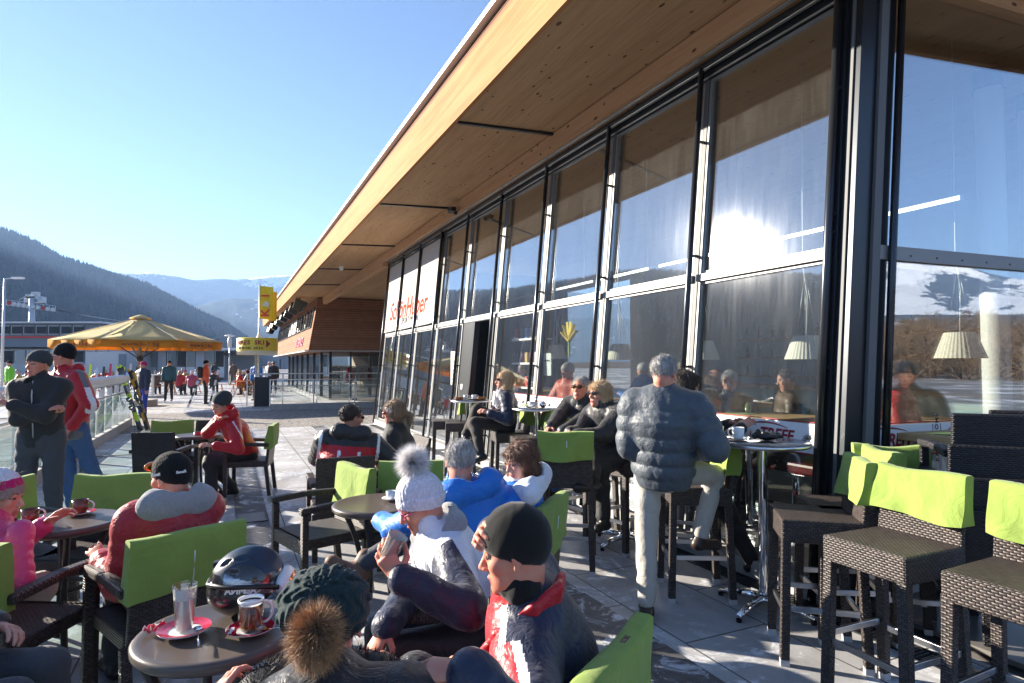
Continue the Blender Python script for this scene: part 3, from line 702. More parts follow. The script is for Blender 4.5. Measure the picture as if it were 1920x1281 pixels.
# bare brown trees on the low hill that the side window reflects (they stand behind and right of the camera)
def twig_wood():
    r = np.random.RandomState(3); vs = []; fs = []
    M_tw = mat('bare_twigs', (.11, .075, .05), .9, var=.4, vscale=.3)
    for i in range(620):
        a = R(r.uniform(86, 122)); q = 75 + 225 * r.rand(); b = np.array([q * math.sin(a), q * math.cos(a), max(0, (q - 120) / 300 * 24) - 2]); h = r.uniform(5, 8) + q * .012
        def tri(p, d, L, w):
            s = np.cross(d, r.normal(size=3)); s /= np.linalg.norm(s) + 1e-9; k = len(vs); vs.extend([p - s * w, p + s * w, p + d * L]); fs.append((k, k + 1, k + 2))
        tri(b, np.array([0, 0, 1.]), h, .14)
        for j in range(60):
            t = r.uniform(.2, .95); d = r.normal(size=3) * [1, 1, .4] + [0, 0, .7]; d /= np.linalg.norm(d); p = b + [0, 0, h * t]; L = h * .45 * (1.1 - t) + .6; tri(p, d, L, .045)
            for q_ in range(4):
                d2 = d + r.normal(size=3) * .7; d2 /= np.linalg.norm(d2); tri(p + d * L * r.uniform(.3, .9), d2, L * .6, .032)
    o = npmesh('bare_woodland', vs, fs, M_tw, None, False); return tag(o, 'bare brown woodland reflected in the side window', 'woodland', kind='stuff')
twig_wood()
# ---- far buildings
M_panel = mat('blue_grey_panel', (.16, .19, .23), .5, .2, var=.08, vscale=2); M_redstripe = mat('red_stripe', (.55, .05, .04), .5); M_snow = mat('snow', (.8, .83, .88), .8, var=.05)
M_pale = mat('pale_facade', (.5, .51, .52), .6, var=.06)
D0 = 62
def bx(u0, u1, v0, v1, d, th=.4):    # box seen between those sight lines at depth d
    a, b_ = atd(u0, v1, d), atd(u1, v0, d); return ((a.x + b_.x) / 2, d + th / 2, (a.z + b_.z) / 2), (abs(b_.x - a.x), th, abs(b_.z - a.z))
st = empty('lift_station', (atd(90, 683, D0).x, D0, 0), 0, 'grey cable car station with dark window band and red stripe', 'building')
def bp(name, u0, u1, v0, v1, d, th, m, par, bevel=0., z0=None):
    c, s = bx(u0, u1, v0, v1, d, th); c = Vector(c)
    if z0 is not None: top = c.z + s[2] / 2; c.z = (top + z0) / 2; s = (s[0], s[1], top - z0)
    return MB().box(c - par.location, s).build(name, m, par, bevel=bevel)
bp('upper_body', -220, 186, 606, 651, D0, 14, M_panel, st); bp('stripe', -220, 150, 630.5, 634, D0 - .12, .1, M_redstripe, st)
bp('roof', -230, 190, 603, 606, D0 - .5, 15, M_galv, st)
for i in range(9):
    u = -48 + i * 23.2; w = bp('window', u - .8, u + 19.8, 611, 627, D0 - .12, .1, M_galv, st); bp_ = bx(u, u + 19, 612, 626, D0 - .17, .06)
    MB().box(Vector(bp_[0]) - st.location, bp_[1]).build('pane', M_winglass, w)
bp('lower_body', -220, 230, 654, 683, D0 + 1, 10, M_pale, st, z0=0.)
for i in range(12):
    u = -60 + i * 22; w = bp('window', u, u + 19, 657, 680, D0 + .85, .1, M_galv, st); bp_ = bx(u + .8, u + 18, 658, 679, D0 + .8, .06)
    MB().box(Vector(bp_[0]) - st.location, bp_[1]).build('pane', M_glass2 if i % 3 else M_winglass, w)
gb = empty('glazed_hall', (atd(340, 683, D0).x, D0, 0), 0, 'low glazed hall with a flat snow covered roof beyond the parasol', 'building')
bp('roof', 236, 455, 654.5, 657, D0 - 1.5, 12, M_galv, gb); bp('snow_cover', 236, 454, 652.5, 654.6, D0 - 1.4, 11.6, M_snow, gb)
bp('body', 240, 420, 657, 683, D0 + .6, 9, mat('hall_interior', (.22, .23, .23), .8), gb, z0=0.)
for i in range(10):
    u = 241 + i * 18; w = bp('window', u, u + 17.2, 657.5, 689, D0, .12, M_galv, gb, z0=.3); bp_ = bx(u + .7, u + 16.5, 658.5, 688, D0 - .06, .06)
    MB().box(Vector(bp_[0]) - gb.location, bp_[1]).build('pane', (M_glass2, M_winglass, M_glass2, M_pale)[i % 4], w)
wh = empty('white_shed', (atd(205, 683, 58).x, 58, 0), 0, 'white rendered block between the lift station and the glazed hall', 'building')
bp('body', 160, 236, 660, 683, 58, 5, M_pale, wh, z0=0.); bp('door', 222, 236, 664, 683, 57.9, .08, M_panel, wh, z0=0.)
# distant houses on the snowy valley floor
for i, (u0, u1, v0, lab) in enumerate(((432, 452, 664, 'small pale chalet on the snowy valley floor beside the lamp post'), (446, 466, 668, 'low brown hut on the snowy valley floor behind the sign'), (520, 534, 662, 'distant grey house by the end of the timber building'))):
    d = 150 + 30 * i; h = empty('far_house', (atd((u0 + u1) / 2, 683, d).x, d, 0), 0, lab, 'house'); bp('wall', u0, u1, v0 + 5, 683, d, 6, (M_pale, M_clad, M_panel)[i], h, z0=0.); bp('roof', u0 - 1, u1 + 1, v0, v0 + 5.5, d - .5, 7, M_snow, h)
    bp('door', u0 + 4, u0 + 7, v0 + 12, 683, d - .06, .05, M_dark, h, z0=0.)
# lift pylon with two rows of sheaves
py = empty('lift_pylon', (atd(60, 683, 75).x, 75, 0), 0, 'white ski lift pylon with a long row of pulley wheels', 'pylon')
def Lp(u, v, d=75.): return atd(u, v, d) - py.location
M_lift = mat('pale_steel', (.6, .62, .64), .5, .3)
t = MB(); t.tube([Lp(59, 683), Lp(60, 560)], [.42, .3], 14); t.tube([Lp(54, 640), Lp(57, 573)], .05, 6); t.build('mast', M_lift, py)
t = MB(); t.bar(Lp(12, 571), Lp(104, 583), .16, .22); t.bar(Lp(12, 571, 77.5), Lp(104, 583, 77.5), .16, .22)
for i in range(9): u = 12 + i * 11.5; v = 571 + 12 * i / 8; t.bar(Lp(u, v), Lp(u, v - 9), .05); t.bar(Lp(u, v), Lp(u, v, 77.5), .05)
t.bar(Lp(12, 562), Lp(104, 574), .05); t.bar(Lp(12, 566.5), Lp(104, 578.5), .04); t.bar(Lp(36, 562), Lp(58, 551), .06); t.bar(Lp(62, 551), Lp(88, 570), .06); t.build('crossarm', M_lift, py)
t = MB(); t.box(Lp(61, 556, 75.6), (1.2, .8, .45)); t.box(Lp(67, 553, 75.6), (.8, .5, .7)); t.box(Lp(66, 562, 75.6), (2.2, .8, .7)); t.build('head_gear', M_galv, py)
for i in range(10):
    u = 17 + i * 9.1; v = 568.5 + 12 * i / 9; q = MB(); p = Lp(u, v, 74.8); q.tube([p - V(0, .06, 0), p + V(0, .06, 0)], .24, 14); q.build('sheave', M_redstripe if i in (0, 7) else M_galv, py)
cb = MB(); cb.tube([atd(104, 581, 75), atd(160, 592, 100), atd(225, 602, 160)], .06, 5); tag(cb.build('lift_cable', M_dark), 'thin lift cable sagging away from the pylon', 'cable')
# lamps
def lamp(u, vtop, vbase, d, lab, arm=True):
    b0 = atd(u, 683, d); b0.z = 0; o = empty('street_lamp', b0, 0, lab, 'street lamp', 'street lamps'); zt = atd(u, vtop, d).z
    m = MB(); m.tube([(0, 0, 0), (0, 0, zt)], [.07, .045], 10); m.build('pole', M_galv, o)
    if arm:
        m = MB(); m.bar((0, 0, zt), (.5, 0, zt + .05), .05); m.build('arm', M_galv, o); MB().box((.65, 0, zt + .04), (.55, .22, .09)).build('lamp_head', M_white, o, bevel=.03)
    else:
        MB().lathe([(.0, .0), (.35, .05), (.4, .12), (.1, .2)], (0, 0, zt)).build('lamp_head', M_white, o)
        m = MB(); m.lathe([(.06, -.9), (.16, -.8), (.18, -.3), (.08, 0)], (0, 0, zt)); m.build('lantern', M_galv, o)
        for s in (-1, 1): MB().box((s * .3, 0, zt - 1.4), (.35, .3, .25)).build('speaker', M_black, o)
    return o
lamp(4, 523, 683, 30, 'tall street lamp with a flat head at the left edge of the photo'); lamp(430, 632, 683, 50, 'short street lamp with a round hat beside the parasol', False)
# ---- haze, world, sun, camera
hz = MB(); hz.box((0, 0, 383), (10700, 10700, 820)); hzo = hz.build('haze', None); tag(hzo, kind='stuff')
hm = bpy.data.materials.new('valley_haze'); hm.use_nodes = True; nt = hm.node_tree; nt.nodes.clear()
out = nt.nodes.new('ShaderNodeOutputMaterial'); pv = nt.nodes.new('ShaderNodeVolumePrincipled'); pv.inputs['Density'].default_value = HAZE = 1.5e-4
pv.inputs['Color'].default_value = (.40, .62, 1, 1); pv.inputs['Anisotropy'].default_value = .15; nt.links.new(pv.outputs[0], out.inputs['Volume']); hzo.data.materials.clear(); hzo.data.materials.append(hm)
w = bpy.data.worlds.new('World'); SC.world = w; w.use_nodes = True; nt = w.node_tree; bg = nt.nodes['Background']
sky = nt.nodes.new('ShaderNodeTexSky'); sky.sky_type = 'NISHITA'; sky.sun_disc = False; sky.sun_elevation = SUN_EL; sky.sun_rotation = SUN_AZ
sky.altitude = 2200; sky.air_density = 1.0; sky.dust_density = .35; sky.ozone_density = 2.8; hs_ = nt.nodes.new('ShaderNodeHueSaturation'); hs_.inputs['Saturation'].default_value = 1.0; hs_.inputs['Hue'].default_value = .503; nt.links.new(sky.outputs[0], hs_.inputs['Color']); nt.links.new(hs_.outputs[0], bg.inputs[0]); bg.inputs[1].default_value = .05
sl = bpy.data.lights.new('sun', 'SUN'); sl.energy = 5.; sl.angle = R(.55); sl.color = (1, .90, .76); so = bpy.data.objects.new('sun', sl); COL.objects.link(so)
so.rotation_euler = SUN.to_track_quat('Z', 'Y').to_euler()
cam = bpy.data.cameras.new('camera'); co_ = bpy.data.objects.new('camera', cam); COL.objects.link(co_); SC.camera = co_
cam.sensor_width = 36; cam.lens = F_PX / 1920 * 36; cam.clip_start = .05; cam.clip_end = 60000
co_.location = (0, 0, EYE); co_.rotation_euler = (math.pi / 2 + PITCH, 0, 0)
SC.view_settings.view_transform = 'Standard'; SC.view_settings.look = 'None'; SC.view_settings.exposure = 2.22; SC.view_settings.gamma = 1
SC.cycles.max_bounces = 12; SC.cycles.transparent_max_bounces = 24; SC.cycles.glossy_bounces = 6; SC.cycles.diffuse_bounces = 3; SC.cycles.transmission_bounces = 8; SC.cycles.volume_bounces = 1
SC.cycles.caustics_reflective = False; SC.cycles.caustics_refractive = False; SC.cycles.use_denoising = True; SC.cycles.sample_clamp_indirect = 6
# ================================================================ furniture and small things
def weave(name, c=(.055, .042, .038), p=.026, q=.0115, rough=.46, lo=.25):
    m = mat(name, c, rough); k = NT(m); t = k.n('TexCoord'); x, y, _ = k.sep(t.outputs['UV'])
    row = k.math('FLOOR', k.math('DIVIDE', y, q)); u = k.math('ADD', k.math('DIVIDE', x, p), k.math('MULTIPLY', row, .5))
    fu = k.math('FRACT', u); fv = k.math('FRACT', k.math('DIVIDE', y, q))
    h = k.math('MULTIPLY', k.math('POWER', k.math('SINE', k.math('MULTIPLY', fu, math.pi)), .45), k.math('POWER', k.math('SINE', k.math('MULTIPLY', fv, math.pi)), .6))
    cell = k.math('ADD', k.math('FLOOR', u), k.math('MULTIPLY', row, 17.3)); wn = k.n('TexWhiteNoise', noise_dimensions='1D'); k.l(cell, wn.inputs['W'])
    a = k.mix(wn.outputs['Value'], tuple(v * .7 for v in c), tuple(v * 1.5 for v in c)); k.col(k.mix(k.ramp(h, [(lo, 0.), (.6, 1.)]), tuple(v * .12 for v in c), a))
    k.norm(k.bump(h, .9, .004)); return m
M_wick = weave('dark_brown_wicker'); M_wickd = weave('black_wicker', (.022, .02, .024))
def cloth(name, c, sc=500, w=.25, rough=.85, sheen=.3, fold=0.):
    m = mat(name, c, rough, sheen=sheen * .4, spec=.25); k = NT(m); co = k.coord('Object')
    n = k.noise(co, 5., 4, .6); k.col(k.mix(n, tuple(v * .76 for v in c), tuple(min(1, v * 1.16) for v in c)))
    f = k.noise(co, sc, 2); b = k.bump(f, w, .0015)
    if fold: b = k.bump(k.noise(co, 6, 4, .5, 2.), fold * .9, .02, b)
    k.norm(b); return m
M_green = cloth('lime_green_cover', (.24, .335, .07), fold=.5); M_white_tape = mat('white_piping', (.7, .72, .75), .6); M_cap = mat('grey_foot_cap', (.5, .5, .5), .5)
def cover(parent, w, z0, z1, y, th, tilt, rs=0, name='slipcover', gap=True):
    """cloth pulled over the top of a back: soft sheet with slight folds; y = rear plane centre"""
    r = np.random.RandomState(rs); nx, nz = 14, 8; vs = []; fs = []
    prof = [(-th/2, z0)] + [(-th/2, z0 + (z1 - z0) * j / nz) for j in range(1, nz)] + [(-th/2, z1 - .006), (-th*.3, z1), (th*.3, z1), (th/2, z1 - .006)] + [(th/2, z1 - (z1 - z0) * j / nz) for j in range(1, nz)] + [(th/2, z0)]
    ph = r.rand(6) * 6.3
    for i in range(nx + 1):
        t = i / nx; x = (t - .5) * w
        for (yy_, z) in prof:
            low = 1 - (z - z0) / (z1 - z0); sg = 1 if yy_ > 0 else -1
            f = .013 * (1 + math.sin(8 * t + ph[0] + 4 * low)) * low + .005 * (1 + math.sin(21 * t + ph[1] - 2 * low)) * low + .003 * low
            droop = .012 * math.sin(5 * t + ph[2]) * low
            e = 1 - .10 * max(0, abs(t - .5) * 2 - .93) / .07
            sag = -.012 * math.sin(math.pi * t) * (1 - low) - .006 * math.sin(7 * t + ph[4]) * (1 - low); vs.append((x * (1 + .03 * low * math.sin(ph[3])), y + yy_ * e + sg * f - tilt * (z - .45), z + droop + sag - .006 * (1 - e) * 10 * (z - z0)))
    m = len(prof)
    for i in range(nx):
        for j in range(m - 1): a = i * m + j; fs.append((a, a + 1, a + m + 1, a + m))
    o = npmesh(name, vs, fs, M_green, None, True, parent)
    # closed ends
    for s_, i0 in ((-1, 0), (1, nx)):
        e = MB(); q = [vs[i0 * m + j] for j in range(m)]; h = m // 2
        for j in range(h): A, B, C, Dd = q[j], q[j + 1], q[m - 2 - j], q[m - 1 - j]; e.face([A, B, C, Dd] if s_ > 0 else [Dd, C, B, A], sm=True)
        e.build('cover_side', M_green, o)
    if gap:
        k = MB(); k.tube([(.01, y - th/2 - .014 - tilt * (z - .45), z) for z in (z0 + .02, (z0 + z1) / 2 - .02, (z0 + z1) / 2 + .04)], .0028, 6); k.build('piping', M_white_tape, o)
    return o
def armchair(loc, face, label, green=True, wm=None, group='wicker armchairs on the terrace', rs=0, cz=(.60, .875)):
    wm = wm or M_wick; r = empty('armchair', (loc[0], loc[1], loc[2] if len(loc) > 2 else .004), math.atan2(face[1], face[0]) - math.pi / 2, label, 'armchair', group)
    W = .50; Dp = .46
    MB().box((0, .02, .41), (W - .02, Dp, .07)).build('seat', wm, r, bevel=.012)
    T = .10
    b = MB(); b.hexa([(-.235, -.235, .36), (.235, -.235, .36), (.235, -.2, .36), (-.235, -.2, .36), (-.235, -.235 - T * .5, .86), (.235, -.235 - T * .5, .86), (.235, -.2 - T * .5, .86), (-.235, -.2 - T * .5, .86)]); b.build('backrest', wm, r, bevel=.01)
    for sx in (-1, 1):
        l = MB(); l.bar((sx * .25, .235, .03), (sx * .25, .235, .62), .044); lo = l.build('leg', wm, r, bevel=.006); MB().box((sx * .25, .235, .015), (.042, .042, .03)).build('foot_cap', M_cap, lo)
        l = MB(); l.bar((sx * .235, -.26, .03), (sx * .235, -.215, .40), .044); lo = l.build('leg', wm, r, bevel=.006); MB().box((sx * .235, -.262, .015), (.042, .042, .03)).build('foot_cap', M_cap, lo)
        a = MB(); a.bar((sx * .25, .27, .642), (sx * .25, .02, .655), .058, .042); a.bar((sx * .25, .022, .655), (sx * .245, -.25, .64), .058, .042); a.build('armrest', wm, r, bevel=.01)
    MB().box((0, .235, .40), (.45, .04, .09)).build('front_rail', wm, r, bevel=.006)
    if green: cover(r, .50, cz[0], cz[1], -.2265, .064, T, rs)
    return r
def bar_stool(loc, face, label, green=True, rs=0, group='tall wicker bar stools', back=True, tip=0.):
    r = empty('bar_stool', (loc[0], loc[1], .004), math.atan2(face[1], face[0]) - math.pi / 2, label, 'bar stool', group)
    MB().box((0, 0, .715), (.42, .42, .125)).build('seat', M_wick, r, bevel=.012)
    for sx in (-1, 1):
        for sy in (-1, 1):
            l = MB(); l.bar((sx * .200, sy * .205, .03), (sx * .185, sy * .185, .66), .046); lo = l.build('leg', M_wick, r, bevel=.005)
            MB().box((sx * .2005, sy * .2055, .016), (.045, .045, .032)).build('foot_cap', M_cap, lo)
    for a, b_ in (((-.17, .196), (.17, .196)), ((-.17, -.196), (.17, -.196)), ((-.196, -.17), (-.196, .17)), ((.196, -.17), (.196, .17))):
        z = .27 if a[1] * b_[1] > 0 else .30
        m = MB(); m.bar((*a, z), (*b_, z), .016, .03); m.build('foot_bar', M_steel, r, bevel=.002)
    if back:
        b = MB(); b.hexa([(-.205, -.21, .72), (.205, -.21, .72), (.205, -.18, .72), (-.205, -.18, .72), (-.205, -.25, 1.08), (.205, -.25, 1.08), (.205, -.22, 1.08), (-.205, -.22, 1.08)]); b.build('backrest', M_wick, r, bevel=.008)
        if green: cover(r, .435, .875, 1.105, -.165, .064, .111, rs, gap=True)
    return r
M_top = mat('brown_moulded_tabletop', (.10, .08, .068), .3, var=.12, vscale=3, bump=(90, .06, .001)); M_iron = mat('black_iron', (.02, .02, .022), .4)
def low_table(loc, label, r0=.295):
    r = empty('bistro_table', (loc[0], loc[1], .004), .4, label, 'table', 'low round terrace tables')
    MB().lathe([(0, .735), (r0 - .03, .735), (r0 - .022, .737), (r0 - .008, .735), (r0, .726), (r0 - .002, .708), (r0 - .015, .695), (r0 - .03, .70), (0, .70)], n=56).build('tabletop', M_top, r)
    for k in range(4):
        a = math.pi / 2 * k + .3; pr = [(.23, .70), (.185, .60), (.145, .48), (.125, .37), (.14, .25), (.19, .13), (.27, .02)]
        pts = []
        for j in range(len(pr) - 1):
            for q in range(4):
                t = q / 4; p0 = pr[max(0, j - 1)]; p1 = pr[j]; p2 = pr[j + 1]; p3 = pr[min(len(pr) - 1, j + 2)]
                c = [.5 * (2 * p1[i] + (p2[i] - p0[i]) * t + (2 * p0[i] - 5 * p1[i] + 4 * p2[i] - p3[i]) * t * t + (3 * p1[i] - p0[i] - 3 * p2[i] + p3[i]) * t ** 3) for i in (0, 1)]; pts.append((c[0] * math.cos(a), c[0] * math.sin(a), c[1]))
        pts.append((.27 * math.cos(a), .27 * math.sin(a), .02)); m = MB(); m.tube(pts, .017, 8); lo = m.build('leg', M_iron, r); MB().lathe([(.0, 0), (.02, 0), (.02, .02)], (.27 * math.cos(a), .27 * math.sin(a), 0), 10).build('foot', M_black, lo)
    m = MB(); m.tube([(.113 * math.cos(2*math.pi*k/28), .113 * math.sin(2*math.pi*k/28), .37) for k in range(28)], .014, 8, closed=True); m.build('ring', M_iron, r)
    return r
M_toph = mat('dark_high_tabletop', (.03, .03, .034), .16, spec=.7, coat=.3); M_chrome = mat('polished_chrome', (.75, .76, .78), .07, 1.)
def high_table(loc, label):
    r = empty('high_table', (loc[0], loc[1], .004), .5, label, 'high table', 'high round tables by the windows')
    MB().lathe([(0, 1.105), (.29, 1.105), (.298, 1.10)], n=56).build('tabletop', M_toph, r); MB().lathe([(.298, 1.10), (.302, 1.095), (.30, 1.08), (.29, 1.076), (0, 1.076)], n=56).build('rim', M_steel, r)
    MB().lathe([(.032, .10), (.032, 1.075)], n=24).build('post', M_chrome, r); MB().lathe([(.032, .09), (.06, .1), (.07, .085), (.07, .06), (.03, .05)], n=24).build('hub', M_chrome, r)
    for k in range(4):
        a = math.pi / 2 * k + .2; m = MB(); m.tube([(.05 * math.cos(a), .05 * math.sin(a), .075), (.2 * math.cos(a), .2 * math.sin(a), .062), (.33 * math.cos(a), .33 * math.sin(a), .032)], [.028, .026, .018], 10); lo = m.build('foot', M_chrome, r)
        MB().lathe([(0, 0), (.018, 0), (.018, .02)], (.32 * math.cos(a), .32 * math.sin(a), 0), 10).build('glide', M_black, lo)
    return r
T1 = V(-.972, 2.08, .742); T2 = V(-2.53, 3.5, .742); T3 = V(-.845, 3.95, .742); T4 = V(-3.94, 7.75, .742); T5 = V(-1.17, 5.95, .742)
low_table(T1, 'round brown table in front with the ski helmet and the milky glass on it', .262); low_table(T2, 'round table at the left with two brown coffee cups'); low_table(T3, 'round table with one small white espresso cup, by the empty armchair')
low_table(T4, 'small round table in front of the woman in the red jacket', .28); low_table(T5, 'low round table between the man in red and black and the woman with the headband', .28)
H1, H2, H3, H4 = V(-.59, 8.9, 1.11), V(.3, 7.3, 1.11), V(1.03, 5.6, 1.11), V(1.67, 4.12, 1.11)
high_table(H1, 'high table beside the dark door, with plates on it'); high_table(H2, 'high table with a white cup left of the seated couple'); high_table(H3, 'high table carrying the orange drink behind the grey jacket'); high_table(H4, 'high table with chrome post, nearest the camera, with black gloves on it')
def arm_at(backc, face, *a, **k):   # position a chair from the middle of its back
    f = Vector((face[0], face[1], 0)).normalized(); p = Vector((backc[0], backc[1], 0)) + f * .235; return armchair((p.x, p.y), f, *a, **k)
arm_at((-1.49, 2.84), (-.757, .65), 'wicker armchair with green cover under the man in the red down jacket', rs=1)
arm_at((-2.70, 4.19), (.12, -1), 'green covered armchair standing empty behind the left coffee table', rs=2)
arm_at((-3.33, 3.95), (.8, -.45), 'green covered armchair half hidden by the striped hat at the left edge', rs=3)
arm_at((-2.33, 2.60), (.05, 1), 'green covered armchair the girl in pink sits on', rs=4)
arm_at((-4.0, 6.9), (-.05, 1), 'dark wicker armchair without cover, its back to the camera, near the skis', green=False, wm=M_wickd)
arm_at((-4.52, 8.2), (.35, -1), 'green covered armchair at the far side of the table of the woman in red', rs=5)
arm_at((-4.08, 8.35), (-.1, -1), 'bare dark armchair behind the small table, next to the woman in red', green=False)
arm_at((-3.02, 7.72), (-.95, -.22), 'armchair with green cover under the woman in the red jacket', rs=6)
arm_at((-1.19, 4.6), (-.74, -.67), 'empty wicker armchair with slipped green cover, turned to the camera', rs=7, cz=(.55, .87))
arm_at((-.78, 4.78), (.1, -1), 'green covered armchair behind the espresso table, beside the empty one', rs=8)
arm_at((-1.37, 5.08), (-.376, .927), 'bare wicker armchair of the man in the red and black jacket', green=False)
arm_at((-.98, 6.5), (-.7, -.4), 'dark armchair the woman with the white headband sits on', green=False)
arm_at((.19, 3.45), (-.93, .35), 'green covered armchair of the woman in the blue jacket with white hood', rs=9)
arm_at((.02, 3.28), (-.95, .2), 'bare armchair under the grey haired man in blue', green=False)
arm_at((-.0, 2.62), (-1, .06), 'wicker armchair of the woman with the white bobble hat', green=False)
arm_at((.24, 1.66), (-.87, .5), 'green covered armchair at the bottom, under the man in the black beanie', rs=11)
bar_stool((1.715, 3.51), (-.97, .24), 'bar stool next to the corner column, left of the row of three', rs=1)
bar_stool((1.81, 2.96), (-.92, -.40), 'bar stool in the middle of the row at the right, its cover half in shade', rs=2)
bar_stool((2.03, 2.45), (-.89, -.46), 'bar stool nearest the camera at the lower right corner', rs=3)
bar_stool((2.36, 3.72), (-.25, -.97), 'bar stool standing against the side window with its green back turned to the camera', rs=4)
bar_stool((2.02, 3.78), (-1, .1), 'bar stool squeezed between the column and the window, only its green back edge shows', rs=5)
bar_stool((1.30, 4.42), (-1, .05), 'bar stool on whose foot bar the man in the grey jacket rests his boot', rs=6)
bar_stool((.45, 5.0), (.15, 1), 'bar stool with bright green back in front of the seated couple', rs=7)
bar_stool((.72, 5.95), (-.8, -.6), 'bar stool under the man with the sunglasses', rs=8, green=False)
bar_stool((1.0, 5.5), (-.8, -.6), 'bar stool under the blond woman in the black coat', rs=9, green=False)
bar_stool((1.42, 4.95), (.7, -.3), 'bar stool under the dark haired woman behind the grey jacket', rs=10, green=False)
bar_stool((-.98, 9.3), (-1, -.1), 'farthest bar stool beside the door', rs=11)
bar_stool((-.76, 9.0), (-1, -.1), 'second bar stool from the door', rs=12)
bar_stool((-.03, 7.75), (-1, -.2), 'bar stool under the woman with crossed legs', rs=13)
bar_stool((.20, 7.2), (-1, -.15), 'empty bar stool between the crossed legs and the seated couple', rs=14)
for st_, (x, y, f) in enumerate(((2.62, 3.42, (.35, .94)), (3.02, 3.62, (.45, .9)))):
    for j in range(4):
        f = (f[0] + (.10, -.12, .08, -.05)[j], f[1])
        lab = [['bottom', 'second lowest', 'third', 'top'][j] + ' armchair of the dark stack beside the green covers', ['bottom', 'second lowest', 'third', 'top'][j] + ' armchair of the dark stack at the right edge of the photo'][st_]
        armchair((x + .02 * j, y + .02 * j, .004 + .165 * j), f, lab, green=False, wm=M_wickd, group='armchairs stacked by the side window')
# ---- railing on the left
rl = empty('glass_railing', FW(0, 6.05), ANG, 'steel railing with milky glass panels and a drum of wire on top', 'railing')
S0, S1 = -5.5, 16.2
MB().box(((S0 + S1) / 2, 0, .10), (S1 - S0, .16, .20)).build('kerb', M_conc, rl, bevel=.01)
m = MB(); m.bar((S0, 0, .93), (S1, 0, .93), .05, .035); m.build('handrail', M_galv, rl)
npz = int((S1 - S0) / .93)
for i in range(npz + 1):
    s = S0 + (S1 - S0) * i / npz; MB().box((s, .03, .64), (.05, .09, .92)).build('post', M_galv, rl)
    m = MB(); m.bar((s, 0, 1.0), (s, 0, 1.2), .03); m.build('drum_bracket', M_galv, rl)
    if i < npz: MB().box((s + .465, -.03, .56), (.83, .012, .66)).build('glass_panel', M_rail_glass, rl)
m = MB(); q = []
nturn = int((13.9 - 3) / .085)
for i in range(nturn * 10): t = i / 10; q.append((5.3 + t * .085, .11 * math.cos(2 * math.pi * t), 1.25 + .11 * math.sin(2 * math.pi * t)))
q = [p for p in q if p[0] < S1]; m.tube(q, .008, 4); m.build('wire_drum', M_steel, rl)
for a in (0, 90, 180, 270):
    m = MB(); m.tube([(5.3, .1 * math.cos(R(a)), 1.25 + .1 * math.sin(R(a))), (S1, .1 * math.cos(R(a)), 1.25 + .1 * math.sin(R(a)))], .009, 6); m.build('long_bar', M_steel, rl)
# ---- skis
M_skiy = mat('ski_black_neon', (.02, .02, .02), .3, coat=.5); M_neon = mat('neon_yellow', (.62, .80, .02), .4); M_amber = mat('amber_orange', (.75, .36, .04), .4); M_skiw = mat('ski_white', (.75, .76, .76), .3, coat=.4); M_bind = mat('binding_grey', (.12, .12, .13), .4)
def ski(base, tip, label, m0, m1, side=(0, 1, 0), pat=6, grp='skis leaning on the railing', L=1.68):
    base, tip = Vector(base), Vector(tip); z = (tip - base).normalized(); y = Vector(side); x = y.cross(z).normalized(); y = z.cross(x)
    r = empty('ski', base, 0, label, 'ski', grp); r.rotation_euler = Matrix((x, y, z)).transposed().to_euler()
    n = 22; mb = MB(); prof = []
    for i in range(n + 1):
        t = i / n; w = .034 + .018 * (abs(t - .45) / .55) ** 2; w = w if t < .95 else w * max(0., 1 - ((t - .95) / .05) ** 2) ** .5 + .004
        up_ = .05 * max(0, (t - .88) / .12) ** 2 + .015 * math.sin(math.pi * t); prof.append((w, up_, t * L))
    for i in range(n):
        (w0, u0, z0), (w1, u1, z1) = prof[i], prof[i + 1]
        mb.hexa([(-w0, u0, z0), (w0, u0, z0), (w0, u0 + .012, z0), (-w0, u0 + .012, z0), (-w1, u1, z1), (w1, u1, z1), (w1, u1 + .012, z1), (-w1, u1 + .012, z1)], mi=1 if (i // max(1, pat // 2)) % 2 else 0)
    mb.build('blade', [m0, m1], r)
    for z_ in (.62, .86): b = MB(); b.box((0, .045, z_), (.07, .055, .12)); b.box((0, .075, z_ + .02), (.055, .04, .05)); b.build('binding', M_bind, r, bevel=.008)
    return r
def pole(a, b_, label):
    r = empty('ski_pole', a, 0, label, 'ski pole', 'ski poles'); v = Vector(b_) - Vector(a)
    m = MB(); m.tube([(0, 0, 0), v], .007, 8); m.build('shaft', M_bind, r); m = MB(); m.tube([v * .9, v * 1.0], .014, 8); m.build('grip', M_black, r)
    m = MB(); m.lathe([(.01, 0), (.035, .004), (.01, .008)], tuple(v * .06), 10); m.build('basket', M_black, r); return r
RE = FW(16.1, 6.05)
for (u0, v0, u1, v1, m0, m1, lab) in ((262, 806, 222, 686, M_skiy, M_neon, 'black and neon yellow ski leaning on the railing end'), (266, 808, 228, 684, M_skiy, M_neon, 'second black and neon ski, crossing behind the first'), (276, 806, 243, 692, M_skiy, M_amber, 'black and amber ski leaning at the railing end'), (280, 806, 250, 694, M_amber, M_skiy, 'amber banded ski, rightmost of those at the railing end')):
    b0 = at(u0, v0, .03); tp = atd(u1, v1, 16.4 - .9); ski(b0, tp, lab, m0, m1, side=(-.2, -1, 0), L=(tp - b0).length)
for (u0, v0, u1, v1, lab) in ((253, 812, 244, 715, 'ski pole leaning left of the black skis'), (283, 812, 250, 720, 'ski pole leaning right of the amber skis')):
    b0 = at(u0, v0, .01); tp = atd(u1, v1, 15.4); pole(b0, tp, lab)
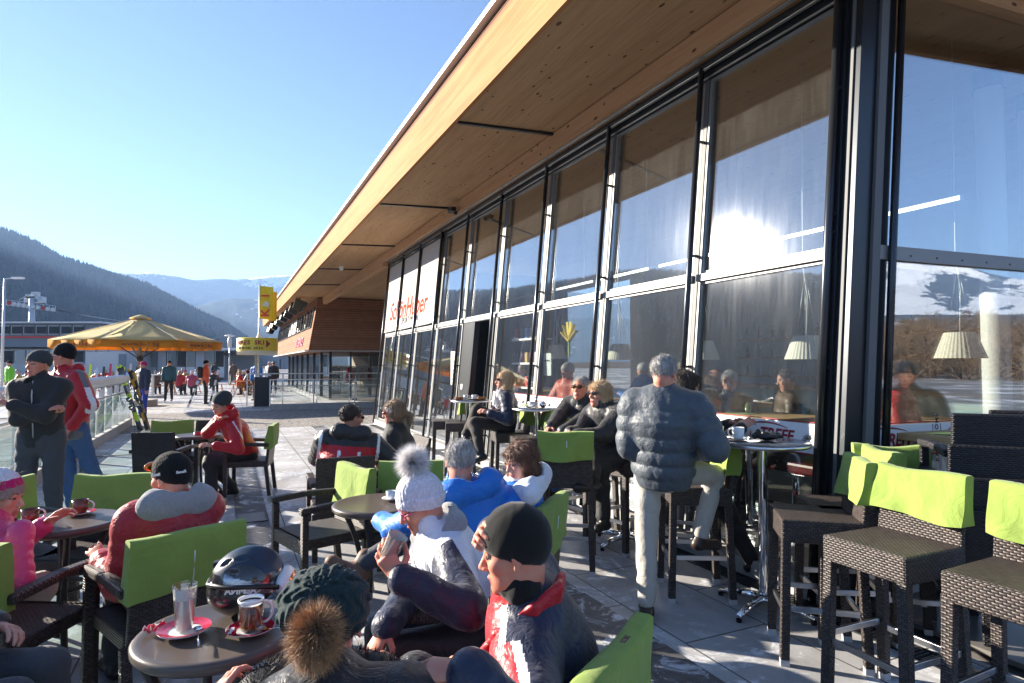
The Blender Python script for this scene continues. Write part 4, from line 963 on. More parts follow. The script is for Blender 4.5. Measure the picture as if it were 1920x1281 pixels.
for (u0, v0, u1, v1, m0, m1, lab) in ((156, 884, 150, 770, M_skiy, M_neon, 'short black and neon ski standing behind the blue jeans'), (172, 884, 150, 800, M_skiw, M_galv, 'white ski leaning on the glass panels behind the jeans')):
    b0 = at(u0, v0, .03); tp = b0 + (atd(u1, v1, b0.y + .2) - b0).normalized() * 1.5; ski(b0, tp, lab, m0, m1, side=(.3, -1, 0), L=1.5)
pole(at(172, 856, .02), at(202, 852, .03) + V(.9, .1, 0), 'ski pole lying on the paving by the railing')
# ---- tableware
M_porc = mat('white_porcelain', (.82, .82, .8), .12, coat=.6); M_brown = mat('brown_glazed_cup', (.14, .035, .015), .15, coat=.6); M_redp = mat('red_saucer_print', (.5, .02, .05), .2, coat=.5); M_coffee = mat('coffee', (.05, .02, .01), .2); M_latte = mat('milk_foam', (.82, .74, .64), .6, var=.25, vscale=60)
def gl(name, tint, rough=0., ior=1.35, w=.9):
    m = bpy.data.materials.new(name); m.use_nodes = True; nt = m.node_tree; nt.nodes.clear(); o = nt.nodes.new('ShaderNodeOutputMaterial'); t = nt.nodes.new('ShaderNodeBsdfTransparent'); t.inputs[0].default_value = (*tint, 1)
    g = nt.nodes.new('ShaderNodeBsdfGlossy'); g.inputs['Roughness'].default_value = .03; f = nt.nodes.new('ShaderNodeFresnel'); ge = nt.nodes.new('ShaderNodeNewGeometry'); ma = nt.nodes.new('ShaderNodeMath'); ma.operation = 'MULTIPLY_ADD'; ma.inputs[1].default_value = 1/1.5 - 1.5; ma.inputs[2].default_value = 1.5; nt.links.new(ge.outputs['Backfacing'], ma.inputs[0]); nt.links.new(ma.outputs[0], f.inputs[0]); x = nt.nodes.new('ShaderNodeMixShader')
    nt.links.new(f.outputs[0], x.inputs[0]); nt.links.new(t.outputs[0], x.inputs[1]); nt.links.new(g.outputs[0], x.inputs[2]); nt.links.new(x.outputs[0], o.inputs[0]); return m
M_cg = gl('drinking_glass', (.93, .95, .95)); M_aperol = mat('orange_spritz', (.95, .28, .03), .1, trans=.5, ior=1.33, emit=None); M_juice = mat('orange_juice', (.9, .42, .05), .2)
def cup(p, label, body=M_porc, inner=M_coffee, r=.036, h=.06, saucer=M_porc, ang=0., rimm=None, name='coffee_cup', cat='cup'):
    o = empty(name, p, ang, label, cat, 'cups on the tables')
    sr = r * 1.85; s = MB(); s.lathe([(.0, .004), (r * .8, .004), (sr * .8, .008), (sr, .016), (sr + .001, .018), (sr * .8, .012), (r * .8, .008), (0, .008)], n=36); so_ = s.build('saucer', saucer, o)
    if rimm: MB().lathe([(sr * .62, .0105), (sr * .8, .0125), (sr, .0185)], n=36).build('rim_band', rimm, so_)
    b = MB(); b.lathe([(r * .6, .009), (r * .75, .012), (r * .95, .03), (r, .01 + h), (r * .93, .01 + h), (r * .88, .03), (0, .02)], n=32); b.build('bowl', body, o)
    MB().lathe([(0, h * .86 + .01), (r * .92, h * .86 + .01)], n=24).build('drink', inner, o)
    m = MB(); m.tube([(r * .92 + .03 * math.sin(t), 0, .012 + h * .5 + h * .36 * math.cos(t)) for t in [math.pi * j / 10 for j in range(11)]], .005, 8); m.build('handle', M_porc, o)
    return o
def spoon(p, ang, label, M=None, L=.13, tilt=0.):
    o = empty('spoon', p, ang, label, 'spoon'); o.rotation_euler = (0, -tilt, ang); m = MB(); m.tube([(0, 0, 0), (L * .5, 0, .004), (L, 0, .003)], [.002, .002, .0035], 6); m.build('stem', M_chrome, o)
    m = MB(); m.lathe([(0, -.004), (.01, -.002), (.0135, .002)], (-.015, 0, .001), 14, sx=1.4); m.build('bowl', M_chrome, o); return o
tz = .742
cup(T1 + V(.115, -.035, 0), 'dark tea glass mug with white handle on a red and white saucer', body=M_cg, inner=M_porc, r=.040, h=.098, rimm=M_redp, ang=.5, name='tea_mug')
mm = mat('amber_tea', (.75, .26, .02), .05, trans=.85, ior=1.33); c_ = [o for o in bpy.data.objects if o.name.startswith('tea_mug')][0]
b_ = MB(); b_.lathe([(0, .012), (.030, .013), (.034, .03), (.0365, .088), (0, .089)], n=32); b_.build('tea', mm, c_)
b_ = MB(); b_.lathe([(.0402, .103), (.0408, .111), (.037, .110), (.0365, .10)], n=32); b_.build('white_rim', M_porc, c_)
# milky latte glass on its saucer
lg = empty('latte_glass', T1 + V(-.10, -.04, 0), 0, 'tall milky latte glass with foam streaks on a red and white saucer', 'glass')
s = MB(); s.lathe([(0, .004), (.05, .004), (.078, .014), (.08, .017), (.05, .009), (0, .009)], n=40); so_ = s.build('saucer', M_porc, lg); MB().lathe([(.05, .0115), (.064, .0135), (.081, .0195)], n=40).build('rim_band', M_redp, so_)
MB().lathe([(.026, .01), (.038, .158), (.036, .158), (.0245, .014), (0, .014)], n=40).build('tumbler', M_cg, lg)
fo = mat('foam_streaks', (.7, .66, .6), .5); k = NT(fo); co = k.coord('Object', (1, 1, .6)); nn_ = k.noise(co, 55, 5, .65, 1.); z_ = k.sep(k.coord('Object'))[2]
al = k.math('GREATER_THAN', k.math('ADD', k.math('MULTIPLY', nn_, 1.), k.math('MULTIPLY', k.math('ABSOLUTE', k.math('SUBTRACT', z_, .075)), -1.6)), .34); k.put(k.b.inputs['Alpha'], k.math('MAXIMUM', al, k.math('LESS_THAN', z_, .05)))
MB().lathe([(.0243, .016), (.0355, .15)], n=40).build('foam', fo, lg)
MB().lathe([(0, .016), (.024, .016), (.0272, .05), (0, .05)], n=32).build('milk', M_latte, lg)
spoon(T1 + V(-.045, -.06, .017), R(-62), 'steel spoon lying on the saucer of the milky glass'); spoon(T1 + V(.17, -.05, .017), R(8), 'spoon beside the dark tea mug')
def wrapper(p, label, m, s=.03, rs=0):
    r = np.random.RandomState(rs); n = 9; vs = []; fs = []
    for i in range(n):
        for j in range(n): vs.append(((i - 4) / 4 * s + r.normal() * s * .1, (j - 4) / 4 * s * .6 + r.normal() * s * .1, .004 + abs(r.normal()) * s * .28 + .3 * s * abs(math.sin(i * 1.3 + rs)) * (j / n)))
    for i in range(n - 1):
        for j in range(n - 1): a = i * n + j; fs.append((a, a + n, a + n + 1, a + 1))
    o = npmesh('sugar_wrapper', vs, fs, [m, M_white], (np.arange(len(fs)) % 7 > 4).astype(int), False); o.location = p; o.rotation_euler = (0, 0, rs); md = o.modifiers.new('s', 'SOLIDIFY'); md.thickness = .0006; return tag(o, label, 'wrapper', 'torn sugar wrappers')
wrapper(T1 + V(-.20, -.03, 0), 'torn red sugar wrapper left of the milky glass', M_redp, .035, 1); wrapper(T1 + V(.07, -.08, .012), 'torn red wrapper on the saucer of the tea mug', M_redp, .024, 2)
cup(T2 + V(.0, .13, 0), 'brown and white coffee cup at the centre of the left table', body=M_brown, r=.042, h=.075, rimm=M_redp, ang=.3)
cup(T2 + V(-.115, -.10, 0), 'brown coffee cup in front of the girl in pink', body=M_brown, r=.042, h=.075, rimm=M_redp, ang=.9)
cup(T3 + V(.06, .05, 0), 'small white espresso cup on the middle table', ang=.2, r=.030, h=.052); spoon(T3 + V(.085, .07, .03), R(35), 'little spoon standing up in the espresso saucer', L=.1, tilt=R(45))
cup(H1 + V(-.08, 0, 0), 'white cup on the table by the door, left one'); cup(H1 + V(.04, .02, 0), 'white cup on the table by the door, right one')
for dx, lab in ((-.17, 'slice of cake on a plate by the door, left one'), (.15, 'slice of cake on a plate by the door, right one')):
    o = empty('cake_plate', H1 + V(dx, -.05, 0), .3, lab, 'plate'); MB().lathe([(0, .003), (.06, .003), (.09, .012)], n=28).build('plate', M_porc, o); MB().box((0, 0, .025), (.12, .06, .035)).build('cake', mat('brown_cake', (.25, .09, .03), .8), o, bevel=.006)
cup(H2 + V(-.07, 0, 0), 'white cappuccino cup on the high table left of the couple', r=.045, h=.06)
o = empty('sugar_bowl', H2 + V(.07, .02, 0), 0, 'small steel sugar bowl beside the cappuccino cup', 'bowl'); MB().lathe([(.02, 0), (.04, .02), (.042, .045), (.02, .06)], n=20).build('bowl', M_chrome, o); MB().lathe([(.012, .06), (.012, .075), (0, .08)], n=12).build('knob', M_chrome, o)
cup(H4 + V(-.14, .05, 0), 'white coffee cup with blue spoon on the nearest high table', r=.040, h=.075, ang=2.6)
wg = empty('wine_glass', H3 + V(-.115, -.03, 0), 0, 'wine glass of bright orange drink standing on the high table', 'glass')
MB().lathe([(.0, .002), (.034, .002), (.034, .004), (.006, .008), (.0035, .02), (.0035, .10), (.012, .108), (.034, .135), (.041, .165), (.038, .20), (.033, .225)], n=36).build('glass_bowl', M_cg, wg)
MB().lathe([(0, .107), (.011, .109), (.033, .136), (.0395, .165), (0, .1652)], n=30).build('drink', mat('spritz', (.85, .16, .015), .15, trans=.35, ior=1.33), wg)
o = empty('ashtray', H3 + V(-.13, -.17, 0), 0, 'round steel ashtray below the orange drink', 'ashtray'); MB().lathe([(0, .004), (.046, .004), (.048, .05), (.05, .052), (.051, .0), (0, 0)], n=32).build('bowl', M_steel, o); MB().lathe([(.049, .052), (.053, .055), (.049, .058)], n=32).build('rim', M_chrome, o)
jg = empty('juice_glass', T5 + V(.02, -.12, 0), 0, 'glass of orange juice with a straw between the couple at the low table', 'glass'); MB().lathe([(.03, .0), (.036, .11), (.034, .11), (.028, .006), (0, .006)], n=28).build('tumbler', M_cg, jg); MB().lathe([(0, .007), (.0275, .007), (.031, .065), (0, .065)], n=24).build('juice', M_juice, jg)
m = MB(); m.tube([(0, 0, .02), (.012, 0, .17)], .003, 6); m.build('straw', M_black, jg)
o = empty('ashtray', T4 + V(.04, -.05, 0), 0, 'red ashtray on the small table of the woman in red', 'ashtray'); MB().lathe([(0, .004), (.06, .004), (.065, .03), (.07, .03), (.068, 0), (0, 0)], n=24).build('bowl', M_redp, o); MB().lathe([(.06, .03), (.072, .033)], n=24).build('rim', M_redp, o)
# gloves on the high table
gv = sdf_obj('gloves', [ell((0, 0, .028), (.075, .05, .026), k=.01), cap((-.02, .02, .035), (.07, .06, .045), .014, .012, .008), cap((0, -.01, .04), (.09, .02, .04), .014, .011, .008), cap((0, -.03, .03), (.09, -.03, .03), .014, .011, .008), cap((-.03, -.02, .05), (.03, -.06, .03), .015, .012, .008), cap((-.08, .0, .03), (-.05, .02, .055), .02, .02, .008)], .006, [mat('black_leather', (.015, .015, .017), .35)], wr=(.004, 60, 2))
gv.location = H4 + V(.04, .02, 0); tag(gv, 'crumpled pair of black leather gloves on the nearest high table', 'gloves')
# ---- ski helmet with goggles on the near table
hl = empty('ski_helmet', T1 + V(.035, .13, .0), R(190), 'black and silver ski helmet with goggles on the front table', 'helmet')
M_hb = mat('helmet_gloss_black', (.02, .021, .024), .18, coat=1.); M_hs = mat('helmet_silver', (.38, .40, .43), .22, .8, coat=.6); M_hn = mat('helmet_navy_vent', (.02, .035, .06), .35)
hp = [ell((0, 0, .115), (.125, .105, .112), k=.0), ell((.02, 0, .075), (.115, .10, .075), k=.03), ell((-.02, 0, .17), (.09, .03, .06), k=.02)]
cut = [dict(ell((-.10, 0, .03), (.10, .075, .075), k=.012), op=1), half((0, 0, .002), (0, 0, -1))]
vents = [dict(ell((x, sy * y, z), (.026, .008, .013), k=.004), op=1) for sy in (-1, 1) for x, y, z in ((-.05, .055, .205), (.01, .06, .21), (.06, .05, .19), (.035, .085, .165))]
sdf_obj('shell', hp + cut + vents, .0055, [M_hb, M_hs, M_hn], hl, rule=lambda X, mi: np.where((X[:, 2] > .155) & (np.abs(X[:, 1]) < .078), 2, np.where((np.abs(X[:, 2] - (.128 + X[:, 0] * .25)) < .018) & (X[:, 0] < .06), 1, 0)))
for sy in (-1, 1):
    q = [(.0 + .062 * math.cos(t), sy * (.1055 - .014 * abs(math.cos(t)) ** 2), .112 + .020 * math.sin(t)) for t in [2 * math.pi * j / 32 for j in range(32)]]
    m = MB(); m.tube(q, .0022, 6, closed=True); m.build('oval_emblem', M_white, hl)
    text('lettering', 'ALPINA', .030, M_white, Matrix(((-sy * -1, 0, 0, 0), (0, 0, sy, sy * .1065), (0, 1, 0, .112), (0, 0, 0, 1))) if sy > 0 else Matrix(((1, 0, 0, 0), (0, 0, -1, -.1065), (0, 1, 0, .112), (0, 0, 0, 1))), hl, ext=.001, bold=.0012, xs=1.0)
gg = [ell((-.125, 0, .105), (.035, .085, .045), k=0), dict(ell((-.085, 0, .10), (.045, .07, .05), k=.006), op=1)]
sdf_obj('goggle_frame', gg, .005, [mat('goggle_white', (.7, .7, .72), .3)], hl)
M_lens = mat('orange_mirror_lens', (.75, .22, .04), .06, .7, coat=.5)
sdf_obj('goggle_lens', [ell((-.134, 0, .106), (.032, .072, .034), k=0)], .0045, [M_lens], hl)
m = MB(); m.tube([(-.12, .085, .11), (-.04, .112, .125), (.05, .107, .125), (.12, .05, .12), (.128, 0, .12), (.12, -.05, .12), (.05, -.107, .125), (-.04, -.112, .125), (-.12, -.085, .11)], .008, 8); m.build('goggle_strap', M_black, hl)
m = MB(); m.box((.10, 0, .175), (.03, .035, .02)); m.build('goggle_clip', M_black, hl, bevel=.004)
# newspaper of the standing man
np_ = empty('newspaper', atd(1308, 830, 4.12), R(-15), 'folded newspaper held beside the high table by the man in grey', 'newspaper'); M_news = mat('newsprint', (.55, .53, .5), .8); kk = NT(M_news); cc = kk.coord('Object', (1, 1, 1)); ln = kk.n('TexBrick'); ln.inputs['Scale'].default_value = 1; ln.inputs['Brick Width'].default_value = .05; ln.inputs['Row Height'].default_value = .006; ln.inputs['Mortar Size'].default_value = .0018; kk.l(cc, ln.inputs['Vector']); ln.inputs['Color1'].default_value = (.2, .2, .2, 1); ln.inputs['Color2'].default_value = (.35, .35, .35, 1); ln.inputs['Mortar'].default_value = (.62, .6, .57, 1); kk.col(ln.outputs[0])
for i, (rx, ry) in enumerate(((R(28), R(14)), (R(36), R(-6)), (R(32), R(4)))):
    m = MB(); n = 10
    for j in range(n):
        x0, x1 = -.15 + .3 * j / n, -.15 + .3 * (j + 1) / n; f = lambda x: .03 * math.sin(x * 9 + i) + .006 * i
        m.hexa([(x0, -.2, f(x0)), (x1, -.2, f(x1)), (x1, .2, f(x1) + .02), (x0, .2, f(x0) + .02), (x0, -.2, f(x0) + .002), (x1, -.2, f(x1) + .002), (x1, .2, f(x1) + .022), (x0, .2, f(x0) + .022)])
    o = m.build('sheet', M_news, np_); o.rotation_euler = (rx, ry, 0)
# dark litter pillar
b0 = at(490, 765, 0); bn = empty('litter_bin', b0, ANG, 'dark grey waste pillar with slanted lid at the ramp railing', 'bin'); MB().box((0, 0, .6), (.42, .52, 1.1)).build('body', M_dark, bn, bevel=.01); MB().box((0, 0, 1.24), (.5, .62, .05), M=Matrix.Rotation(R(6), 3, 'X')).build('lid', M_galv, bn, bevel=.008); MB().box((0, 0, .03), (.5, .6, .06)).build('base', M_conc, bn)
# ramp balustrade
A = at(506, 770, 0); B = A - N_ * 4.4; rb = empty('ramp_balustrade', A, 0, 'glass balustrade on a low concrete kerb in front of the ski shop', 'railing')
def br(t, z): p = (B - A) * t; return V(p.x, p.y, z)
m = MB(); m.bar(br(0, .11), br(1, .11), .2, .22); m.build('kerb', M_conc, rb)
m = MB(); m.bar(br(0, 1.08), br(1, 1.08), .045, .03); m.build('handrail', M_steel, rb)
for i in range(4): 
    m = MB(); m.bar(br(i / 3, .2), br(i / 3, 1.07), .04, .012, up=(0, 1, 0)); m.build('post', M_galv, rb)
    if i < 3: m = MB(); a, b_ = br(i / 3 + .02, .26), br((i + 1) / 3 - .02, .26); m.bar((a.x, a.y, .64), (b_.x, b_.y, .64), .012, .74); m.build('glass_panel', M_glass2, rb)
# second handrail of the ramp behind
A2 = A + D_ * 3.2; r2 = empty('ramp_handrail', A2, 0, 'thin metal handrail behind the glass balustrade', 'railing')
for z in (.75, 1.25): m = MB(); m.bar(br(-.15, z), br(1.1, z), .045); m.build('rail', M_galv, r2)
for i in range(5): m = MB(); m.bar(br(-.15 + i * .3, 0), br(-.15 + i * .3, 1.25), .04); m.build('post', M_galv, r2)
# ================================================================ people
def skin_mat(name, c):
    m = mat(name, c, .5, sss=.12, spec=.35); k = NT(m); co = k.coord('Object'); n = k.noise(co, 28, 4, .6)
    k.col(k.mix(k.ramp(n, [(.35, 0.), (.7, 1.)]), c, (min(1, c[0] * 1.08), c[1] * .72, c[2] * .68))); k.norm(k.bump(k.noise(co, 260, 3), .15, .001)); return m
SK = [skin_mat('fair_skin', (.60, .35, .26)), skin_mat('ruddy_skin', (.58, .29, .20)), skin_mat('tanned_skin', (.48, .26, .17))]
M_lips = mat('lips', (.42, .14, .12), .45); M_eye = mat('eye', (.06, .05, .05), .15, spec=.8); M_brow = mat('eyebrow', (.14, .09, .06), .8); M_browg = mat('grey_eyebrow', (.4, .37, .35), .8)
def hair_mat(name, c0, c1, z=5.):
    m = mat(name, c0, .45, sheen=.2, spec=.5); k = NT(m); n = k.noise(k.coord('Object', (70, 70, z)), 1.6, 5, .6, .6); k.col(k.mix(k.ramp(n, [(.35, 0.), (.65, 1.)]), c0, c1)); k.norm(k.bump(n, .9, .008)); return m
H_grey = hair_mat('silver_hair', (.20, .19, .185), (.58, .56, .54)); H_blond = hair_mat('blond_hair', (.42, .26, .12), (.80, .60, .36)); H_brown = hair_mat('auburn_hair', (.07, .025, .012), (.24, .10, .045)); H_dark = hair_mat('dark_brown_hair', (.018, .011, .008), (.07, .04, .028)); H_lb = hair_mat('light_brown_hair', (.22, .13, .06), (.45, .30, .17))
def nylon(name, c, rough=.42, fold=.5, sc=9):
    m = mat(name, c, rough, spec=.4, sheen=.1); k = NT(m); co = k.coord('Object'); n = k.noise(co, sc, 5, .6, 1.4); k.col(k.mix(n, tuple(v * .82 for v in c), tuple(min(1, v * 1.15) for v in c)))
    rg = k.math('ABSOLUTE', k.math('SUBTRACT', k.noise(co, sc * 1.1, 2, .5, 2.), .5)); rg = k.math('MINIMUM', k.math('MULTIPLY', rg, 3.), .45)
    k.norm(k.bump(k.noise(co, 900, 1), .08, .001, k.bump(rg, fold * .45, .02, k.bump(n, fold * .9, .02)))); return m
def knit(name, c, rib=0, col2=None, scale=1.):
    m = mat(name, c, .9, sheen=.08, spec=.2); k = NT(m); co = k.coord('Object', (1, 1, 1)); w = k.n('TexVoronoi'); w.inputs['Scale'].default_value = 140 * scale; k.l(k.coord('Object', (1, 1, .55)), w.inputs['Vector'])
    h = w.outputs['Distance']; k.col(k.mix(k.ramp(h, [(.1, 0.), (.6, 1.)]), tuple(min(1, v * 1.1) for v in c), tuple(v * .85 for v in c))); k.norm(k.bump(h, .7, -.004)); return m
N_black = nylon('black_nylon', (.028, .028, .031)); N_blackm = nylon('black_softshell', (.026, .026, .027), .75, .35); N_navy = nylon('navy_nylon', (.020, .026, .055), .4); N_red = nylon('red_nylon', (.46, .012, .022)); N_redd = nylon('dark_red_down', (.36, .018, .03), .38)
N_white = nylon('white_nylon', (.68, .70, .78), .5, .35); N_grey = nylon('grey_nylon', (.16, .17, .18), .5); N_greyp = nylon('steel_grey_down', (.070, .086, .105), .5, .4, 14); N_pink = nylon('pink_down', (.66, .06, .20), .35); N_blue = nylon('bright_blue_shell', (.012, .16, .58), .45); N_refl = nylon('reflective_white', (.75, .77, .8), .4, .2)
N_orange = nylon('orange_shell', (.62, .09, .03)); N_lime = nylon('lime_shell', (.16, .55, .02)); N_yel = nylon('yellow_shell', (.75, .55, .03)); N_brown = nylon('brown_nylon', (.10, .07, .05)); N_teal = nylon('petrol_blue_shell', (.02, .09, .16))
W_denim = nylon('blue_denim', (.06, .13, .28), .85, .4); W_dkden = nylon('charcoal_denim', (.06, .065, .075), .85, .35); W_grey = nylon('pale_grey_corduroy', (.46, .43, .38), .85, .35); W_black = nylon('black_trousers', (.022, .022, .024), .7, .4); W_olive = nylon('dark_olive_leggings', (.035, .03, .026), .8, .3)
K_black = knit('black_knit', (.012, .012, .013)); K_fleece = cloth('black_fleece', (.010, .010, .010), 300, .5, .95, .5); K_white = knit('white_knit', (.72, .72, .78), scale=.8); K_dgrey = knit('dark_grey_knit', (.05, .06, .065)); K_pet = knit('petrol_cable_knit', (.018, .035, .038), scale=.55); K_pinkb = knit('magenta_knit', (.50, .02, .16)); K_greyb = knit('grey_knit', (.30, .31, .33))
F_grey = mat('grey_fleece_lining', (.30, .30, .31), .95, sheen=.5, bump=(220, .9, .006), var=.35, vscale=120); M_shoe = mat('black_shoe', (.015, .014, .014), .4); M_boot = mat('brown_leather', (.16, .085, .05), .6, bump=(60, .3, .003)); M_bootd = mat('dark_brown_leather', (.035, .022, .016), .4)
M_sgl = mat('dark_sunglass_lens', (.01, .009, .008), .05, spec=1.); M_rim_p = mat('pink_spectacle_frame', (.6, .08, .22), .3)
def scl(prims, s):
    out = []
    for p in prims:
        q = dict(p)
        for key in ('a', 'b', 'c', 'ra', 'rb', 'r'):
            if key in q: q[key] = tuple(v * s for v in q[key]) if isinstance(q[key], tuple) else q[key] * s
        out.append(q)
    return out
def ik(a, c, l1, l2, hint):
    a, c = Vector(a), Vector(c); d = c - a; L = d.length
    if L > (l1 + l2) * .999: c = a + d.normalized() * (l1 + l2) * .999; d = c - a; L = d.length
    x = (l1 * l1 - l2 * l2 + L * L) / (2 * L); h = math.sqrt(max(0, l1 * l1 - x * x)); dn = d / L; hv = Vector(hint); hv = hv - dn * hv.dot(dn)
    hv = hv.normalized() if hv.length > 1e-5 else V(0, 0, -1)
    return a + dn * x + hv * h, c
def frame(yv, zv):                  # columns x,y,z with y along yv, z near zv
    y = Vector(yv).normalized(); z = Vector(zv); z = (z - y * z.dot(y)).normalized(); x = y.cross(z); return Matrix((x, y, z)).transposed()
def M4(Rm, t): M = Rm.to_4x4(); M.translation = t; return M
def hand_prims(curl=.35, thumb=1, spread=.012, s=1., curls=None):
    P = [ecap((0, .012, 0), (0, .078, .002), (.030, .014), (.038, .0125), (1, 0, 0), k=.01), cap((0, -.016, 0), (0, .012, 0), .022, .023, .015)]
    for i, (x, y, L, r) in enumerate(((-.030, .078, .060, .0078), (-.0105, .086, .076, .0086), (.010, .087, .082, .0088), (.0295, .082, .073, .0086))):
        x *= thumb; c = curls[i] if curls else curl * (1.15 - .08 * i); p = V(x, y, 0); a = c * .55; dx = (i - 1.5) * spread * 4 * thumb
        for j, q in enumerate((.45, .31, .24)):
            d = V(dx * .5, math.cos(a), -math.sin(a)).normalized(); e = p + d * L * q; P.append(cap(p, e, r * (1 - .08 * j), r * (.92 - .08 * j), .004)); p = e; a += c
    p = V(.026 * thumb, .016, -.006); d1 = V(.62 * thumb, .62, -.38).normalized(); e = p + d1 * .042; P.append(cap(p, e, .013, .0108, .010)); d2 = V(.15 * thumb, .88, -.45 - curl * .2).normalized(); P.append(cap(e, e + d2 * .03, .0104, .0088, .004)); P.append(cap(e + d2 * .03, e + d2 * .052, .0088, .0075, .003))
    return P
def head_prims(fem=0., beard=0, fat=1.):
    f = fem; P = [ell((0, -.015, .036), (.076, .097, .084)), ell((0, .018, -.028), (.061 * fat, .072, .084 - .004 * f), k=.03), ell((0, .033, -.076), (.044 * fat, .050, .038), k=.03), ell((0, .071 - .003 * f, -.100), (.019, .017, .016), k=.02),
         cap((-.033, .078, .030), (.033, .078, .030), .011, .011, .018), cap((0, .084, .020), (0, .110 - .004 * f, -.026), .0075, .0115, .012), ell((-.012, .099, -.031), (.0085, .010, .0075), k=.006), ell((.012, .099, -.031), (.0085, .010, .0075), k=.006),
         ell((-.042, .056, -.014), (.021, .024, .020), k=.02), ell((.042, .056, -.014), (.021, .024, .020), k=.02)]
    for s in (-1, 1): P.append(dict(ell((s * .031, .101, .010), (.018, .017, .012), k=.012), op=1))
    for s in (-1, 1):
        P.append(ell((s * .031, .0765, .010), (.0135, .0125, .0125), k=.001, tag=2)); P.append(cap((s * .016, .088, .0195), (s * .044, .079, .0175), .0042, .0035, .004)); P.append(cap((s * .018, .0865, .002), (s * .042, .079, .003), .0042, .0035, .004))
        P.append(cap((s * .015, .0935, .034), (s * .047, .079, .035), .0038, .0025, .003, tag=3))
        P.append(ell((s * .0775, -.008, .002), (.0065, .016, .027), Matrix.Rotation(R(-s * 18), 3, 'Z') @ Matrix.Rotation(R(-12), 3, 'X'), k=.006)); P.append(ell((s * .081, -.003, -.024), (.005, .009, .010), k=.005))
    P += [cap((-.019, .086, -.0595), (.019, .086, -.0595), .0048, .0048, .004, tag=1), ell((0, .0925, -.0595), (.013, .006, .0052), k=.003, tag=1), cap((-.015, .085, -.0690), (.015, .085, -.0690), .0055, .0055, .003, tag=1)]
    return P
def tape(M, name, m, pts, w, par, n=(0, 0, 1)):
    b = MB(); pts = [M @ Vector(p) for p in pts]
    for i in range(len(pts) - 1): b.bar(pts[i], pts[i + 1], w, .004, up=n)
    return b.build(name, m, par)
def strands(name, m, pts, nrm_, L, w, parent, seed=0, droop=.2, jit=.35, seg=3):
    """thin tapering hairs: pts (n,3) roots, nrm_ (n,3) directions"""
    r = np.random.RandomState(seed); n = len(pts); d = nrm_ + r.normal(size=(n, 3)) * jit; d /= np.linalg.norm(d, axis=1)[:, None]; LL = L * r.uniform(.6, 1.15, n)[:, None]
    s = np.cross(d, r.normal(size=(n, 3))); s /= np.linalg.norm(s, axis=1)[:, None] + 1e-9; vs = []; p = pts.copy()
    for j in range(seg): t = j / seg; vs += [p - s * w * (1 - t), p + s * w * (1 - t)]; p = p + d * LL / seg; d = d + [0, 0, -droop / seg]; d /= np.linalg.norm(d, axis=1)[:, None]
    vs.append(p); v = np.stack(vs, 1).reshape(-1, 3); k = 2 * seg + 1; b = np.arange(n)[:, None] * k; fs = []
    for j in range(seg - 1): fs += [np.concatenate([b + 2*j, b + 2*j+1, b + 2*j+3], 1), np.concatenate([b + 2*j, b + 2*j+3, b + 2*j+2], 1)]
    fs.append(np.concatenate([b + 2*seg-2, b + 2*seg-1, b + 2*seg], 1)); return npmesh(name, v, np.concatenate(fs), m, None, False, parent)
def ball_pts(c, r, n, seed=0):
    q = np.random.RandomState(seed).normal(size=(n, 3)); q /= np.linalg.norm(q, axis=1)[:, None]; return np.array(c) + q * np.array(r), q
